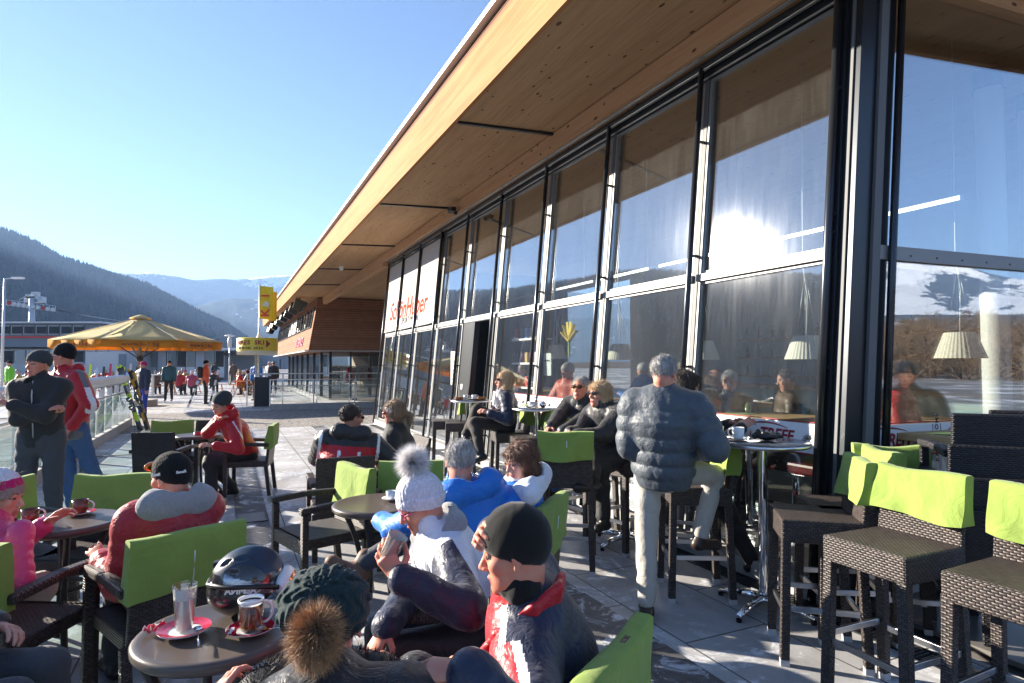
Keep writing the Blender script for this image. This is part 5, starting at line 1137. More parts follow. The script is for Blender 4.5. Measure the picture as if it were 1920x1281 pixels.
def person(label, pel, head, F, HF, jac, wr=None, wl=None, er=None, el=None, ar=None, al=None, kr=None, kl=None, S=1., roll=0., sk=0, fem=0., hr=.0055, hj=.010, g=.018, trous=W_black, shoe=M_shoe, hair=None, hat=None, glasses=None, hands=(.45, .45), hd=(None, None), hn=(None, None), bands=None, long=0., collar=.07, hood=None, paint=None, jmats=None, wamp=.0065, scarf=None, group=None, fat=1., tor=1., bare=(1, 1), toes=(None, None), hh=.0042, cat='person', simple=False, brow=None, wf=12, zipm=None, arml=(1, 1), hs=.94):
    pel, head = Vector(pel), Vector(head); F = Vector((F[0], F[1], 0)).normalized(); up = V(0, 0, 1); rt = F.cross(up)
    sp = head - pel; L = sp.length; T = L / .70; u = sp / L
    neck = pel + sp * .765; chest = pel + sp * .45 - F * .01; rt2 = (rt - u * rt.dot(u)).normalized(); fw = u.cross(rt2) * -1
    fw = rt2.cross(u) * -1 if rt2.cross(u).dot(F) < 0 else rt2.cross(u)
    root_loc = V(pel.x, pel.y, 0)
    sh = {1: pel + sp * .675 + rt2 * .185 * tor * S, -1: pel + sp * .675 - rt2 * .185 * tor * S}; hip = {1: pel + rt * .095 * S, -1: pel - rt * .095 * S}
    def loc(r_, f_, u_): return pel + rt * r_ + F * f_ + up * u_
    W = {1: Vector(wr) if wr is not None else loc(.18, .28, .17), -1: Vector(wl) if wl is not None else loc(-.18, .28, .17)}
    A = {1: Vector(ar) if ar is not None else loc(.11, .42, -pel.z + .09), -1: Vector(al) if al is not None else loc(-.11, .42, -pel.z + .09)}
    EH = {1: er, -1: el}; KH = {1: kr, -1: kl}; E = {}; K = {}
    for s in (1, -1):
        _q = arml[0 if s == 1 else 1]; E[s], W[s] = ik(sh[s], W[s], .285 * S * _q, .255 * S * _q, EH[s] if EH[s] is not None else (rt * s * .6 - up - F * .3)); K[s], A[s] = ik(hip[s], A[s], .43 * S, .42 * S, KH[s] if KH[s] is not None else (F + up * .3))
    J = dict(pel=pel, chest=chest, neck=neck, sh=sh, E=E, W=W, K=K, A=A, F=F, rt=rt2, u=u, fw=fw, head=head, up=up)
    hf = Vector(HF).normalized(); Hm = frame(hf, up if abs(hf.z) < .95 else -F) @ Matrix.Rotation(roll, 3, 'Y'); MH = M4(Hm, head) @ Matrix.Scale(S, 4)
    Hrot = M4(Hm, head)
    # body: head and neck, hands, and the body under the clothes, one mesh
    parts = []
    hp = xf(scl(head_prims(fem, fat=fat), hs), Hrot) + [cap(head + Hm @ V(0, -.025, -.05), neck + u * .005, .050 - .008 * fem, .056 - .006 * fem, .03)]
    v, f = sdf(hp, hr); parts.append((v, f, tags_of(hp, v[f].mean(1))))
    core = [ecap(pel, chest, (.13, .09), (.14, .09), rt), ecap(chest, neck, (.14, .09), (.06, .05), rt)]
    for s in (1, -1): core += [cap(sh[s], E[s], .03, .026), cap(E[s], W[s], .026, .02), cap(hip[s], K[s], .06, .045), cap(K[s], A[s], .045, .032)]
    if not simple: v, f = sdf(core, .03); parts.append((v, f, np.zeros(len(f), int)))
    for i, s in enumerate((1, -1)):
        fd = Vector(hd[i]) if hd[i] is not None else (W[s] - E[s]).normalized(); nn_ = Vector(hn[i]) if hn[i] is not None else up * .6 + rt * s * .3 + F * .2
        if not bare[i]: continue
        c = hands[i]; pr = hand_prims(c if not isinstance(c, tuple) else .5, thumb=-s, curls=c if isinstance(c, tuple) else None); v, f = sdf(xf(pr, M4(frame(fd, nn_), W[s])), hh if not simple else .009); parts.append((v, f, np.zeros(len(f), int)))
    V_, F_, I_ = [], [], []; o_ = 0
    for v, f, t in parts: V_.append(v - np.array(root_loc)); F_.append(f + o_); I_.append(t); o_ += len(v)
    body = npmesh('person', np.concatenate(V_), np.concatenate(F_), [SK[sk], M_lips, M_eye, brow or (M_browg if hair is H_grey else M_brow)], np.concatenate(I_), True)
    body.location = root_loc; tag(body, label, cat, group)
    def add(name, prims, h, mats, **k):
        k2 = dict(k); o = sdf_obj(name, prims, h, mats, None, **k2)
        o.data.transform(Matrix.Translation(-root_loc)); o.parent = body; return o
    def reloc(o): o.data.transform(Matrix.Translation(-root_loc)); o.parent = body; return o
    # trousers
    tg = .012
    P = [ecap(pel - up * .03, pel + u * .10, (.155 + tg, .115 + tg), (.15 + tg, .11 + tg), rt, k=.03)]
    for s in (1, -1): P += [cap(hip[s], K[s], .082 + tg, .060 + tg, .04), cap(K[s], A[s] + (K[s] - A[s]).normalized() * .03, .058 + tg, .044 + tg, .02)]
    add('trousers', P, .014 if not simple else .022, [trous], wr=(.007, 13, 5))
    for s, i in ((1, 0), (-1, 1)):
        t = Vector(toes[i]) if toes[i] is not None else F; cd = (A[s] - K[s]).normalized(); sole = t.cross(cd).cross(t).normalized() if t.cross(cd).length > .1 else -up
        if sole.dot(cd) < 0: sole = -sole
        base = A[s] + sole * .045; P = [cap(A[s] - sole * .04, A[s] + sole * .02, .043, .042, .02), ell(base - t * .03, (.038, .038, .036), k=.03), cap(base, base + t * .12 + sole * .008, .036, .032, .03), ell(base + t * .15 + sole * .01, .036, k=.03), half(base + sole * .040, sole)]
        add('shoe', P, .010 if not simple else .018, [shoe])
    # jacket
    P = [ecap(pel + u * (.02 - long), chest, (.150 * tor + g, .115 * tor + g), (.165 * tor + g, .120 * tor + g), rt, k=.03, tag=0, mod=bands and (bands[0], bands[1])), ecap(chest, pel + sp * .66, (.165 * tor + g, .120 * tor + g), (.14 + g, .095 + g), rt, k=.05, tag=0, mod=bands and (bands[0] * .7, bands[1])), cap(sh[1] - rt2 * .03, sh[-1] + rt2 * .03, .068 + g * .8, None, .06, tag=0), cap(pel + sp * .64, neck + u * .01, .085 + g * .5, .066 + g * .5, .05, tag=0)]
    for s in (1, -1): P += [cap(sh[s], E[s], .058 + g, .048 + g, .035, tag=1, mod=bands and (bands[2], bands[1] * .8)), cap(E[s], W[s] - (W[s] - E[s]).normalized() * .012, .048 + g, .034 + g * .6, .02, tag=2, mod=bands and (bands[2], bands[1] * .7))]
    if collar: P.append(cap(neck - u * .01 + fw * .008, neck + u * collar + fw * .018, .064 + g * .3, .060 + g * .2, .015, tag=3))
    # open the collar so the neck stands clear
    P.append(dict(cap(neck + u * (collar * .45) + fw * .02, neck + u * (collar + .12) + fw * .03, .052, .060, .006), op=1))
    if not simple: P.append(half(pel - u * (.055 + long), -u))
    for s in (1, -1):
        dw_ = (W[s] - E[s]).normalized(); P.append(cap(W[s] - dw_ * .040, W[s] - dw_ * .018, .038 + g * .75, .036 + g * .75, .006, tag=2))
    if zipm and not simple:
        zb = MB(); q0 = [pel + u * .02 + fw * (.118 * tor + g), chest + fw * (.124 * tor + g), pel + sp * .60 + fw * (.108 + g), neck + u * .02 + fw * (.085 + g * .5)]; zb.tube([p - root_loc for p in q0], .0055, 6); zb.build('zip', zipm, body)
    rl_ = (lambda X, t: paint(X, t, J)) if paint else (lambda X, t: t * 0)
    add('jacket', P, hj if not simple else .02, jmats or [jac], wr=(wamp, wf, 11), rule=rl_)
    if hood:                        # (material, size)
        c = neck - fw * .085 + u * .03; z = hood[1]
        P = [ecap(c - rt2 * .075 * z, c + rt2 * .075 * z, (.050 * z, .060 * z), (.050 * z, .060 * z), fw, k=.03), cap(c - rt2 * .10 * z, neck - rt2 * .085 + fw * .05 + u * .0, .040 * z, .022, .03), cap(c + rt2 * .10 * z, neck + rt2 * .085 + fw * .05, .040 * z, .022, .03), dict(ell(c + u * .05 * z + fw * .05, (.07 * z, .07 * z, .05 * z), k=.03), op=1)]
        add('hood', P, .009, [hood[0]], wr=(.006, 22, 6))
    if scarf: add('scarf', [cap(neck + fw * .01 - u * .02, neck + (head + Hm @ V(0, .0, -.085) - neck) * .95, .080, .064, .02), cap(neck + fw * .05 - rt2 * .06, neck + fw * .07 + rt2 * .05 + u * .01, .034, .034, .02)], .008, [scarf], wr=(.006, 30, 3))
    hx = lambda P: xf(scl(P, hs), Hrot); Hrot = Hrot @ Matrix.Scale(1, 4)
    if hair:
        hm_, st = hair; P = [ell((0, -.020, .043), (.087, .104, .090))]
        if st == 'short': P = [ell((0, -.022, .041), (.083, .101, .087)), dict(ell((0, .112, .000), (.084, .068, .098), k=.015), op=1), dict(ell((.092, .012, -.010), (.030, .032, .045), k=.01), op=1), dict(ell((-.092, .012, -.010), (.030, .032, .045), k=.01), op=1), dict(ell((0, .05, -.10), (.10, .085, .09), k=.02), op=1), dict(ell((0, -.06, -.115), (.10, .09, .06), k=.02), op=1)]
        if st in ('bob', 'long', 'tail'):
            lo = {'bob': -.075, 'long': -.13, 'tail': -.03}[st]; P += [ell((0, -.035, lo * .6), (.092, .078, abs(lo) * .9 + .05), k=.03)]
            if st == 'long': P += [cap((-.06, -.02, -.05), (-.07, .01, -.15), .035, .022, .03), cap((.06, -.02, -.05), (.07, .01, -.15), .035, .022, .03)]
            if st == 'tail': P += [cap((0, -.10, .0), (.0, -.16, -.05), .03, .028, .02), cap((0, -.16, -.05), (0, -.15, -.14), .028, .012, .02)]
            P += [dict(ell((0, .110, -.040), (.060, .095, .105), k=.012), op=1)]
        if st == 'bob': P += [ell((0, .058, .072), (.060, .036, .022), k=.02)]
        if st == 'bald': P = [ell((0, -.028, .005), (.083, .094, .055)), dict(ell((0, .10, .0), (.1, .09, .12), k=.015), op=1), half((0, 0, .045), (0, 0, 1))]
        ho = add('hair', hx(P), .007 if not simple else .012, [hm_], wr=(.004, 60, 4))
        if not simple:
            cnt_ = 4200; n_ = len(ho.data.polygons); C_ = np.empty(n_ * 3); ho.data.polygons.foreach_get('center', C_); C_ = C_.reshape(-1, 3); Nn = np.empty(n_ * 3); ho.data.polygons.foreach_get('normal', Nn); Nn = Nn.reshape(-1, 3)
            r9 = np.random.RandomState(4); sel = r9.choice(n_, cnt_); Nn = Nn[sel]; C_ = C_[sel] + r9.normal(size=(cnt_, 3)) * .003; A9 = np.array(Hm); dn = A9 @ np.array([0, -.25, -1.]) + r9.normal(size=(cnt_, 3)) * .22; dn = dn - Nn * (dn * Nn).sum(1)[:, None] * .85 + Nn * .18
            strands('hair_strands', hm_, C_, dn, .028 if st == 'short' else .065, .0011, ho, 4, .15, .16)
    if hat:
        kind, hm_ = hat[0], hat[1]; n = V(0, .37, -.93); p0 = V(0, .09, hat[2] if len(hat) > 2 else .040); ex = hat[3] if len(hat) > 3 else 0.
        P = [ell((0, -.014, .040 + ex * .4), (.0885, .110, .100 + ex)), half(p0, n)]
        if kind == 'slouch': P = [ell((0, -.03, .055), (.095, .118, .105)), ell((0, -.07, .075), (.085, .09, .085), k=.03), half(p0, n)]
        if kind == 'cuff': P = [ell((0, -.014, .045 + ex * .4), (.090, .111, .102 + ex)), half(p0, n)]
        def ribs(X, c=np.array(head), M=np.array(Hm)):
            q = (X - c) @ M; a = np.arctan2(q[:, 0], q[:, 1] + .014); return .0016 * np.sin(a * 34)
        if kind == 'beret':
            P = [ell((0, -.040, .055), (.104, .108, .082), k=.0), ell((0, -.02, .025), (.086, .104, .06), k=.03), half(p0, n)]
            def ribs(X, c=np.array(head), M=np.array(Hm)):
                q = (X - c) @ M - [0, -.045, .06]; a = np.arctan2(q[:, 0], -q[:, 2] + .03); rr = np.sqrt(q[:, 0] ** 2 + q[:, 2] ** 2)
                return .0065 * np.abs(np.sin(a * 5.5)) ** .7 * -1 + .0035 * np.sin(rr * 260 + 2.5 * np.sin(a * 11))
        o = add('hat', hx(P), .006 if kind != 'beret' else .0045, hm_ if isinstance(hm_, list) else [hm_], fn=ribs if kind not in ('slouch', 'smooth') else None, wr=(.0025, 30, 8) if kind in ('slouch', 'smooth') else None, rule=hat[4] if len(hat) > 4 and hat[4] else None)
        if kind in ('cuff',):
            P = [ell((0, -.014, .035), (.097, .118, .095)), half(p0 + V(0, 0, -.012), n), dict(half(p0 + V(0, 0, .055), -n))]
            add('hat_cuff', hx(P), .006, [hm_ if not isinstance(hm_, list) else hm_[0]], fn=ribs)
    if glasses:
        kind, lm, fm = glasses; P = []
        if kind == 'sun':
            for s in (-1, 1): P.append(ell((s * .033, .095, .012), (.029, .011, .019), Matrix.Rotation(R(-s * 14), 3, 'Z'), k=.0, tag=0))
            P.append(cap((-.012, .102, .018), (.012, .102, .018), .005, .005, .003, tag=1))
        for s in (-1, 1): P.append(cap((s * .060, .085, .018), (s * .079, .0, .012), .0042, .0035, .002, tag=1))
        if kind == 'sun': add('sunglasses', hx(P), .0045, [lm, fm])
        else:
            b = MB()
            for s in (-1, 1):
                b.tube([Hrot @ (hs * V(s * .031 + .021 * math.cos(t), .099 - .010 * abs(math.cos(t)), .004 + .015 * math.sin(t))) - root_loc for t in [2 * math.pi * j / 20 for j in range(20)]], .0018, 5, closed=True); b.tube([Hrot @ (hs * Vector(p)) - root_loc for p in ((s * .052, .094, .008), (s * .066, .075, .012), (s * .080, .0, .010))], .002, 5)
            b.tube([Hrot @ (hs * V(x, .101, .008)) - root_loc for x in (-.010, 0, .010)], .002, 5); b.build('glasses_frame', fm, body)
            b = MB()
            for s in (-1, 1): b.lathe([(0, 0), (.020, 0)], Hrot @ (hs * V(s * .031, .097, .004)) - root_loc, 16, M=Hm @ Matrix.Rotation(R(90), 3, 'X'), sy=.72)
            b.build('lens', M_cg, body)
    J['body'] = body; J['H'] = Hrot; J['reloc'] = root_loc; J['Hm'] = Hm; J['add'] = add; J['hx'] = hx; return J
def proj(X, J, key='pel'):           # coordinates of face centres in the torso frame
    q = X - np.array(J[key]); return q @ np.array(J['rt']), q @ np.array(J['fw']), q @ np.array(J['u'])
def W3(p, r=0, f=0, u=0): return p
# --- 1 man in black beanie, near right
def paint_p1(X, t, J):
    x, y, z = proj(X, J); m = np.zeros(len(X), int); H = .70 * (J['head'] - J['pel']).length / .70
    m[(z > .12) & (y > .055) & (t == 0)] = 1; m[(z > .15) & (np.abs(y - .045) < .010) & (t == 0)] = 2
    ls = X - np.array(J['sh'][-1]); a = np.array((J['E'][-1] - J['sh'][-1]).normalized()); tt = ls @ a; fy = (ls - tt[:, None] * a) @ np.array(J['fw'])
    m[(t == 1) & (tt < .17) & (fy > .018)] = 1; m[(t == 1) & (np.abs(fy - .008) < .012) & (x < 0)] = 2; m[(t == 3)] = 1; return m
hp1 = atd(966, 1038, 1.74)
j = person('man in black beanie and black red jacket, resting a hand on his forehead', (.13, 1.92, .48), hp1, (-.93, .12), (-1, .05, -.16), N_black, zipm=M_black, jmats=[N_navy, N_red, N_refl], paint=paint_p1, wr=(-.06, 1.845, 1.115), er=(.2, 1, -.2), arml=(.54, 1), wl=atd(872, 1256, 1.38), el=(.6, -.6, -.6), hands=((.7, .62, .55, .5), .8), hd=((-.35, -.88, .32), (-.95, .15, -.1)), hn=((-.80, .2, .55), (0, -.3, 1)), hat=('smooth', K_fleece, .032, .012), hs=.90, hr=.0042, hj=.0052, g=.026, scarf=K_fleece, sk=1, brow=M_browg, hh=.0034, fat=1.04, wamp=.007, wf=11, tor=1.08, collar=.05)
# stand collar flap of his jacket: red lining turned out
c1 = j['neck']; pts = [V(.10, .02, .035), V(.085, -.05, .03), V(.02, -.105, .0), V(-.06, -.115, -.06), V(-.12, -.095, -.14), V(-.15, -.07, -.22)]
j['add']('open_collar', [ecap(c1 + pts[i], c1 + pts[i + 1], (.044 - .004 * i, .015), (.041 - .004 * i, .014), (.3, -.2, 1), k=.02) for i in range(5)], .006, [N_red], wr=(.004, 25, 1))
# --- 2 woman with white bobble hat
def paint_p2(X, t, J):
    x, y, z = proj(X, J); m = np.zeros(len(X), int); m[(t == 0) & (y < .0) & (z > .02)] = 1
    ls = X - np.array(J['sh'][-1]); fy = ls @ np.array(J['fw']); m[(t == 1) & (fy < -.035)] = 1; m[(t == 3)] = 1; m[(t == 0) & (z > .40)] = 1; return m
hp2 = atd(790, 948, 2.50); w2 = atd(748, 1084, 2.10)
j2 = person('elderly woman in white bobble hat and pink glasses holding a glass, looking down', (-.10, 2.62, .52), hp2, (-.93, -.28), (-.86, -.34, -.42), N_navy, jmats=[N_navy, N_white], paint=paint_p2, wl=w2, el=(1, -.3, -.5), wr=atd(722, 1178, 2.25), er=(0, .5, -1), hands=(.7, (.75, .7, .62, .6)), hd=((-.4, -.3, -.8), (-.55, .2, .75)), hn=((-.5, -.6, .2), (-.2, -1, .15)), hat=('cuff', K_white, .042, .010), glasses=('clear', None, M_rim_p), hs=.88, hr=.0045, hj=.0052, g=.019, fem=.6, sk=1, hh=.0036, trous=N_black, scarf=F_grey, collar=.075, wamp=.008, wf=11, hood=(F_grey, .8))
pc = j2['H'] @ V(0, -.04, .175); rl2 = j2['reloc']; M_furw = mat('white_fox_fur', (.88, .86, .85), .8); M_furg = mat('grey_fur_roots', (.35, .32, .31), .8)
P_, Q_ = ball_pts(pc - rl2, (.022,) * 3, 5200, 3); pom = strands('bobble', M_furw, P_, Q_, .062, .0008, j2['body'], 3, .1, .25); P_, Q_ = ball_pts(pc - rl2, (.02,) * 3, 1500, 4); strands('bobble_base', M_furg, P_, Q_, .040, .0012, j2['body'], 5, .1, .3)
g2 = w2 + V(-.035, .03, .085); o = empty('drinking_glass', g2, 0, 'empty glass tilted in the hand of the woman with the white bobble hat', 'glass'); o.rotation_euler = (R(10), R(28), 0); MB().lathe([(0, -.055), (.026, -.055), (.036, .06), (.034, .06), (.024, -.05), (0, -.05)], n=32).build('tumbler', M_cg, o); MB().lathe([(.0237, -.05), (.0335, .058)], n=32).build('foam', fo, o)
# --- 3 woman with knitted beret from behind
hp3 = atd(612, 1172, 1.44)
j3 = person('woman from behind in dark green cable knit beret with brown fur bobble', (-.33, 1.12, .50), hp3, (-.15, 1), (-.1, .95, -.25), N_black, wr=atd(770, 1265, 1.5), wl=(-.75, 1.55, .75), hat=('beret', K_pet, -.01), hair=(H_dark, 'short'), g=.03, hj=.010, fem=1, hr=.006, bands=(6, .012, 4), collar=.05, hands=(.6, .6), er=(.8, -.3, -.6))
rl3 = j3['reloc']; pc = j3['H'] @ V(.01, -.175, .0); M_furb = hair_mat('brown_raccoon_fur', (.20, .085, .03), (.62, .34, .14), 70.); M_furk = mat('black_fur', (.008, .008, .009), .6)
P_, Q_ = ball_pts(pc - rl3, (.020, .018, .030), 6500, 6); strands('bobble', M_furb, P_, Q_, .052, .0008, j3['body'], 7, .55, .28)
P_, Q_ = ball_pts(pc - rl3, (.018,) * 3, 1500, 9); strands('bobble_base', M_furk, P_, Q_, .036, .0010, j3['body'], 9, .7, .3)
nk = j3['neck'] - rl3; r_ = np.random.RandomState(5); a_ = r_.uniform(0, 6.283, 9000); b_r = r_.uniform(0, 6.283, 9000); R0, R1 = .115, .05
Q_ = np.stack([np.cos(a_) * np.cos(b_r), np.sin(a_) * np.cos(b_r), np.sin(b_r)], 1); P_ = np.array(nk + V(0, -.01, .0)) + np.stack([np.cos(a_) * R0 * 1.25, np.sin(a_) * R0, 0 * a_], 1) + Q_ * R1
strands('fur_collar', M_furk, P_, Q_, .022, .0011, j3['body'], 11, .2, .5, 2)
j3['add']('collar_roll', [cap(j3['neck'] + V(.14 * math.cos(t), -.01 + .115 * math.sin(t), 0), j3['neck'] + V(.14 * math.cos(t + .8), -.01 + .115 * math.sin(t + .8), 0), .05, None, .03) for t in [.785 * k_ for k_ in range(8)]], .012, [M_furk])
# --- 4 man in dark red down jacket
hp4 = atd(320, 898, 3.02)
j4 = person('man in dark red down jacket and black beanie with goggles, back to the camera', (-1.66, 3.03, .52), hp4, (-.75, .66), (-.95, .22, -.1), N_redd, wr=(-1.95, 3.5, .76), wl=(-2.0, 3.02, .68), el=(.1, -.2, -1), tor=.92, hs=.9, hat=('smooth', K_black, .036, .006), bands=(5, .008, 4), g=.026, hr=.0055, hj=.010, hood=(F_grey, 1.25), trous=W_dkden, hands=(.5, .5), sk=1)
gp = [ell((-.012, .105, .075), (.050, .020, .026), k=0)]; j4['add']('goggles', j4['hx'](gp), .005, [M_lens])
text('lettering', 'RaceR', .020, M_white, (Matrix.Translation(-j4['reloc']) @ j4['H'] @ Matrix.Translation((-.0905, -.0, .035)) @ Matrix(((0, 0, -1, 0), (-1, 0, 0, 0), (0, 1, 0, 0), (0, 0, 0, 1)))), j4['body'], ext=.0015, shear=.2, bold=.0006)
text('lettering', 'RaceR', .018, M_white, (Matrix.Translation(-j4['reloc']) @ j4['H'] @ Matrix.Translation((-.045, -.104, .035)) @ Matrix(((-.9, 0, -.44, 0), (.44, 0, -.9, 0), (0, 1, 0, 0), (0, 0, 0, 1)))), j4['body'], ext=.0015, shear=.2, bold=.0006)
# --- 5 girl in pink
def hatp5(X, t):
    q = np.array(j5c[0].inverted()) ; Y = X @ q[:3, :3].T + q[:3, 3]; zz = Y[:, 2] - Y[:, 1] * .39; return np.where(zz > .078, 0, np.where(zz > .035, 1, 2))
hp5 = atd(-2, 934, 2.95); _f = Vector((.96, .2, -.12)).normalized(); j5c = [M4(frame(_f, (0, 0, 1)), hp5)]
j5 = person('girl in pink down jacket and white, magenta and grey striped beanie, in profile', (-2.56, 2.84, .52), hp5, (.55, .83), _f, N_pink, wr=atd(40, 990, 2.80), er=(.1, -.3, -1), wl=(-2.45, 3.25, .78), hat=('cap', [K_white, K_pinkb, K_greyb], .022, .010, hatp5), bands=(6, .010, 5), g=.018, tor=.88, S=.93, fem=1, hair=(H_lb, 'long'), hj=.009, hr=.0048, trous=W_grey, shoe=M_boot, ar=at(30, 1165, .12), al=(-2.6, 3.2, .1), toes=((.95, .25, .05), None), hands=(.9, .5), bare=(0, 1), scarf=K_black)
# --- 6 neighbour at the lower left edge
person('dark dressed person at the lower left edge, mostly outside the photo', (-2.06, 2.08, .50), (-2.04, 2.06, 1.16), (.95, .25), (.9, .4, 0), N_black, wr=(-1.80, 1.95, .68), wl=(-1.86, 2.25, .68), trous=W_dkden, ar=(-1.60, 2.0, .12), al=(-1.66, 2.26, .12), kr=(.6, 0, .8), kl=(.6, 0, .8), hair=(H_dark, 'short'), hj=.013, hr=.008)
# --- 7 and 8 standing men by the railing
hp7 = atd(72, 684, 5.4); c7 = V(-4.16, 5.45, .98); F7 = V(.22, -.97, 0).normalized(); r7 = F7.cross(V(0, 0, 1))
person('standing man in black jacket and dark ribbed beanie with folded arms', c7, hp7, F7, (-.22, -.95, -.05), N_blackm, zipm=M_galv, wr=c7 + r7 * -.13 + F7 * .20 + V(0, 0, .25), wl=c7 + r7 * .12 + F7 * .24 + V(0, 0, .30), er=r7 * .9 + V(0, 0, -.8), el=-r7 * .9 + V(0, 0, -.8), ar=c7 + r7 * .13 + V(0, 0, -.88), al=c7 - r7 * .13 + V(0, 0, -.88), kr=F7, kl=F7, hat=('cap', K_dgrey, .042), trous=W_dkden, scarf=K_black, sk=1, g=.022, hr=.0055, hj=.011, tor=.96, hands=(1.1, 1.1), S=1.0, long=.03)
def paint_p8(X, t, J):
    x, y, z = proj(X, J); m = np.zeros(len(X), int)
    for s in (1, -1):
        a = (J['E'][s] - J['sh'][s]); ls = X - np.array(J['sh'][s]); tt = ls @ np.array(a.normalized()); out = ls @ np.array((J['rt'] * s)); k_ = (t == 1) & (np.abs(ls @ np.array(J['fw'])) < .028) & (out > .0); m[k_ & (tt < .14)] = 1; m[k_ & (tt >= .14)] = 2
        l2 = X - np.array(J['E'][s]); o2 = l2 @ np.array((J['rt'] * s)); m[(t == 2) & (o2 > .02) & (np.abs(l2 @ np.array(J['fw'])) < .06) & (l2 @ np.array((J['W'][s] - J['E'][s]).normalized()) < .17)] = 2
    m[(t == 0) & (z < .04)] = 1; m[(t == 0) & (np.abs(z - .47) < .03) & (np.abs(x) > .1)] = 1; return m
hp8 = atd(119, 669, 6.15); c8 = V(-4.44, 6.2, .99); F8 = V(-.42, -.9, 0).normalized(); r8 = F8.cross(V(0, 0, 1))
person('tall man in red ski jacket and blue jeans, hand in his pocket', c8, hp8, F8, (-.97, -.22, -.04), N_red, zipm=N_black, jmats=[N_red, N_grey, N_refl], paint=paint_p8, wl=c8 - r8 * .19 + F8 * .10 + V(0, 0, .02), el=-r8 - F8 * .4, wr=c8 + r8 * .2 + F8 * .2 + V(0, 0, .1), ar=c8 + r8 * .12 + F8 * -.12 + V(0, 0, -.9), al=c8 - r8 * .12 + V(.0, .5, -.89), kr=F8, kl=F8, hat=('smooth', K_black, .040, .008), glasses=('sun', M_sgl, M_white), trous=W_denim, g=.026, hj=.011, sk=1, S=1.04, hood=(N_red, 1.0), tor=1.05, long=.06)
# --- 9 woman in red at the far table
hp9 = atd(413, 759, 7.25)
person('woman in bright red jacket and grey knit hat sitting sideways, head tilted', (-3.30, 7.68, .52), hp9, (-.85, -.5), (-.45, -.85, -.30), N_red, zipm=N_white, wl=atd(402, 836, 7.0), wr=atd(410, 790, 7.25), er=(-.6, -.3, -.8), hat=('slouch', K_dgrey, .05), hair=(H_dark, 'short'), fem=1, roll=R(-14), jmats=[N_red, N_refl], paint=lambda X, t, J: ((np.abs(proj(X, J)[1] + .02) < .008) & (t == 1)).astype(int), hj=.011, g=.02, hood=(N_red, 1.), ar=at(400, 925, .1), al=at(438, 915, .1))
# --- 10 man in red/navy with sunglasses
def paint_p10(X, t, J):
    x, y, z = proj(X, J); m = np.full(len(X), 0); m[(z > .40) | (t == 3)] = 1; m[(t == 0) & (np.abs(np.abs(x) - (.10 - (z - .2) * .12)) < .013) & (y < -.03) & (z > .1) & (z < .36)] = 2
    for s in (1, -1): ls = X - np.array(J['sh'][s]); o = ls @ np.array(J['rt'] * s); m[(t == 1) & (o > .045)] = 1; m[(t == 1) & (o > .02) & (o < .045)] = 2; m[(t == 2)] = 1
    return m
hp10 = atd(660, 784, 5.40)
person('dark haired man in red and navy ski jacket with white stripes, seen from behind', (-1.46, 5.36, .52), hp10, (-.3, .95), (.72, .66, -.12), N_red, jmats=[N_red, N_black, N_refl], paint=paint_p10, wr=(-1.15, 5.68, .70), wl=(-1.72, 5.75, .70), er=(.9, -.2, -.6), el=(-.9, -.3, -.6), hair=(H_dark, 'short'), glasses=('sun', M_sgl, M_black), sk=2, hood=(N_black, 1.25), hj=.010, g=.028, tor=1.15)
# --- 11 woman with white headband
hp11 = atd(737, 774, 6.05)
j11 = person('woman in black softshell jacket with white headband and red sunglasses, in profile', (-1.09, 6.2, .52), hp11, (-.85, .1), (-.97, -.12, -.12), N_blackm, hair=(H_lb, 'tail'), glasses=('sun', mat('rose_lens', (.25, .02, .02), .1), M_redp), fem=1, collar=.09, hj=.011, g=.02, wr=(-1.35, 6.35, .7), wl=(-1.3, 5.95, .7))
P = [ell((0, -.018, .030), (.090, .107, .098)), dict(half((0, .09, .085), V(0, -.37, .93))), half((0, .09, .030), V(0, .37, -.93))]; j11['add']('headband', j11['hx'](P), .006, [mat('white_headband', (.75, .76, .8), .7)])
# --- 12 grey haired man, bright blue
hp12 = atd(862, 866, 3.12)
j12 = person('grey haired man in bright blue jacket seen from behind, ankle on knee', (-.20, 3.22, .52), hp12, (-.55, .84), (-.28, .95, -.12), N_blue, hs=.87, tor=.92, hair=(H_grey, 'short'), wl=(-.72, 3.42, .76), wr=(-.30, 3.62, .76), el=(-.6, -.4, -.7), hood=(N_blue, 1.3), hr=.0055, g=.024, sk=1, trous=W_dkden, shoe=M_boot, ar=(-.80, 3.30, .56), kr=(.3, .6, .6), toes=((-.85, -.1, .45), None), hj=.010)
# --- 13 woman with auburn bob
hp13 = atd(976, 866, 3.36)
person('auburn haired woman in bright blue jacket with white hood, smiling down to the left', (.02, 3.5, .52), hp13, (-.9, .25), (-.80, -.52, -.22), N_blue, hs=.84, tor=.9, hair=(H_brown, 'bob'), fem=1, hood=(N_white, 1.35), wl=(-.3, 3.3, .7), hj=.010, g=.022, jmats=[N_blue, N_white], paint=lambda X, t, J: ((t == 3)).astype(int))
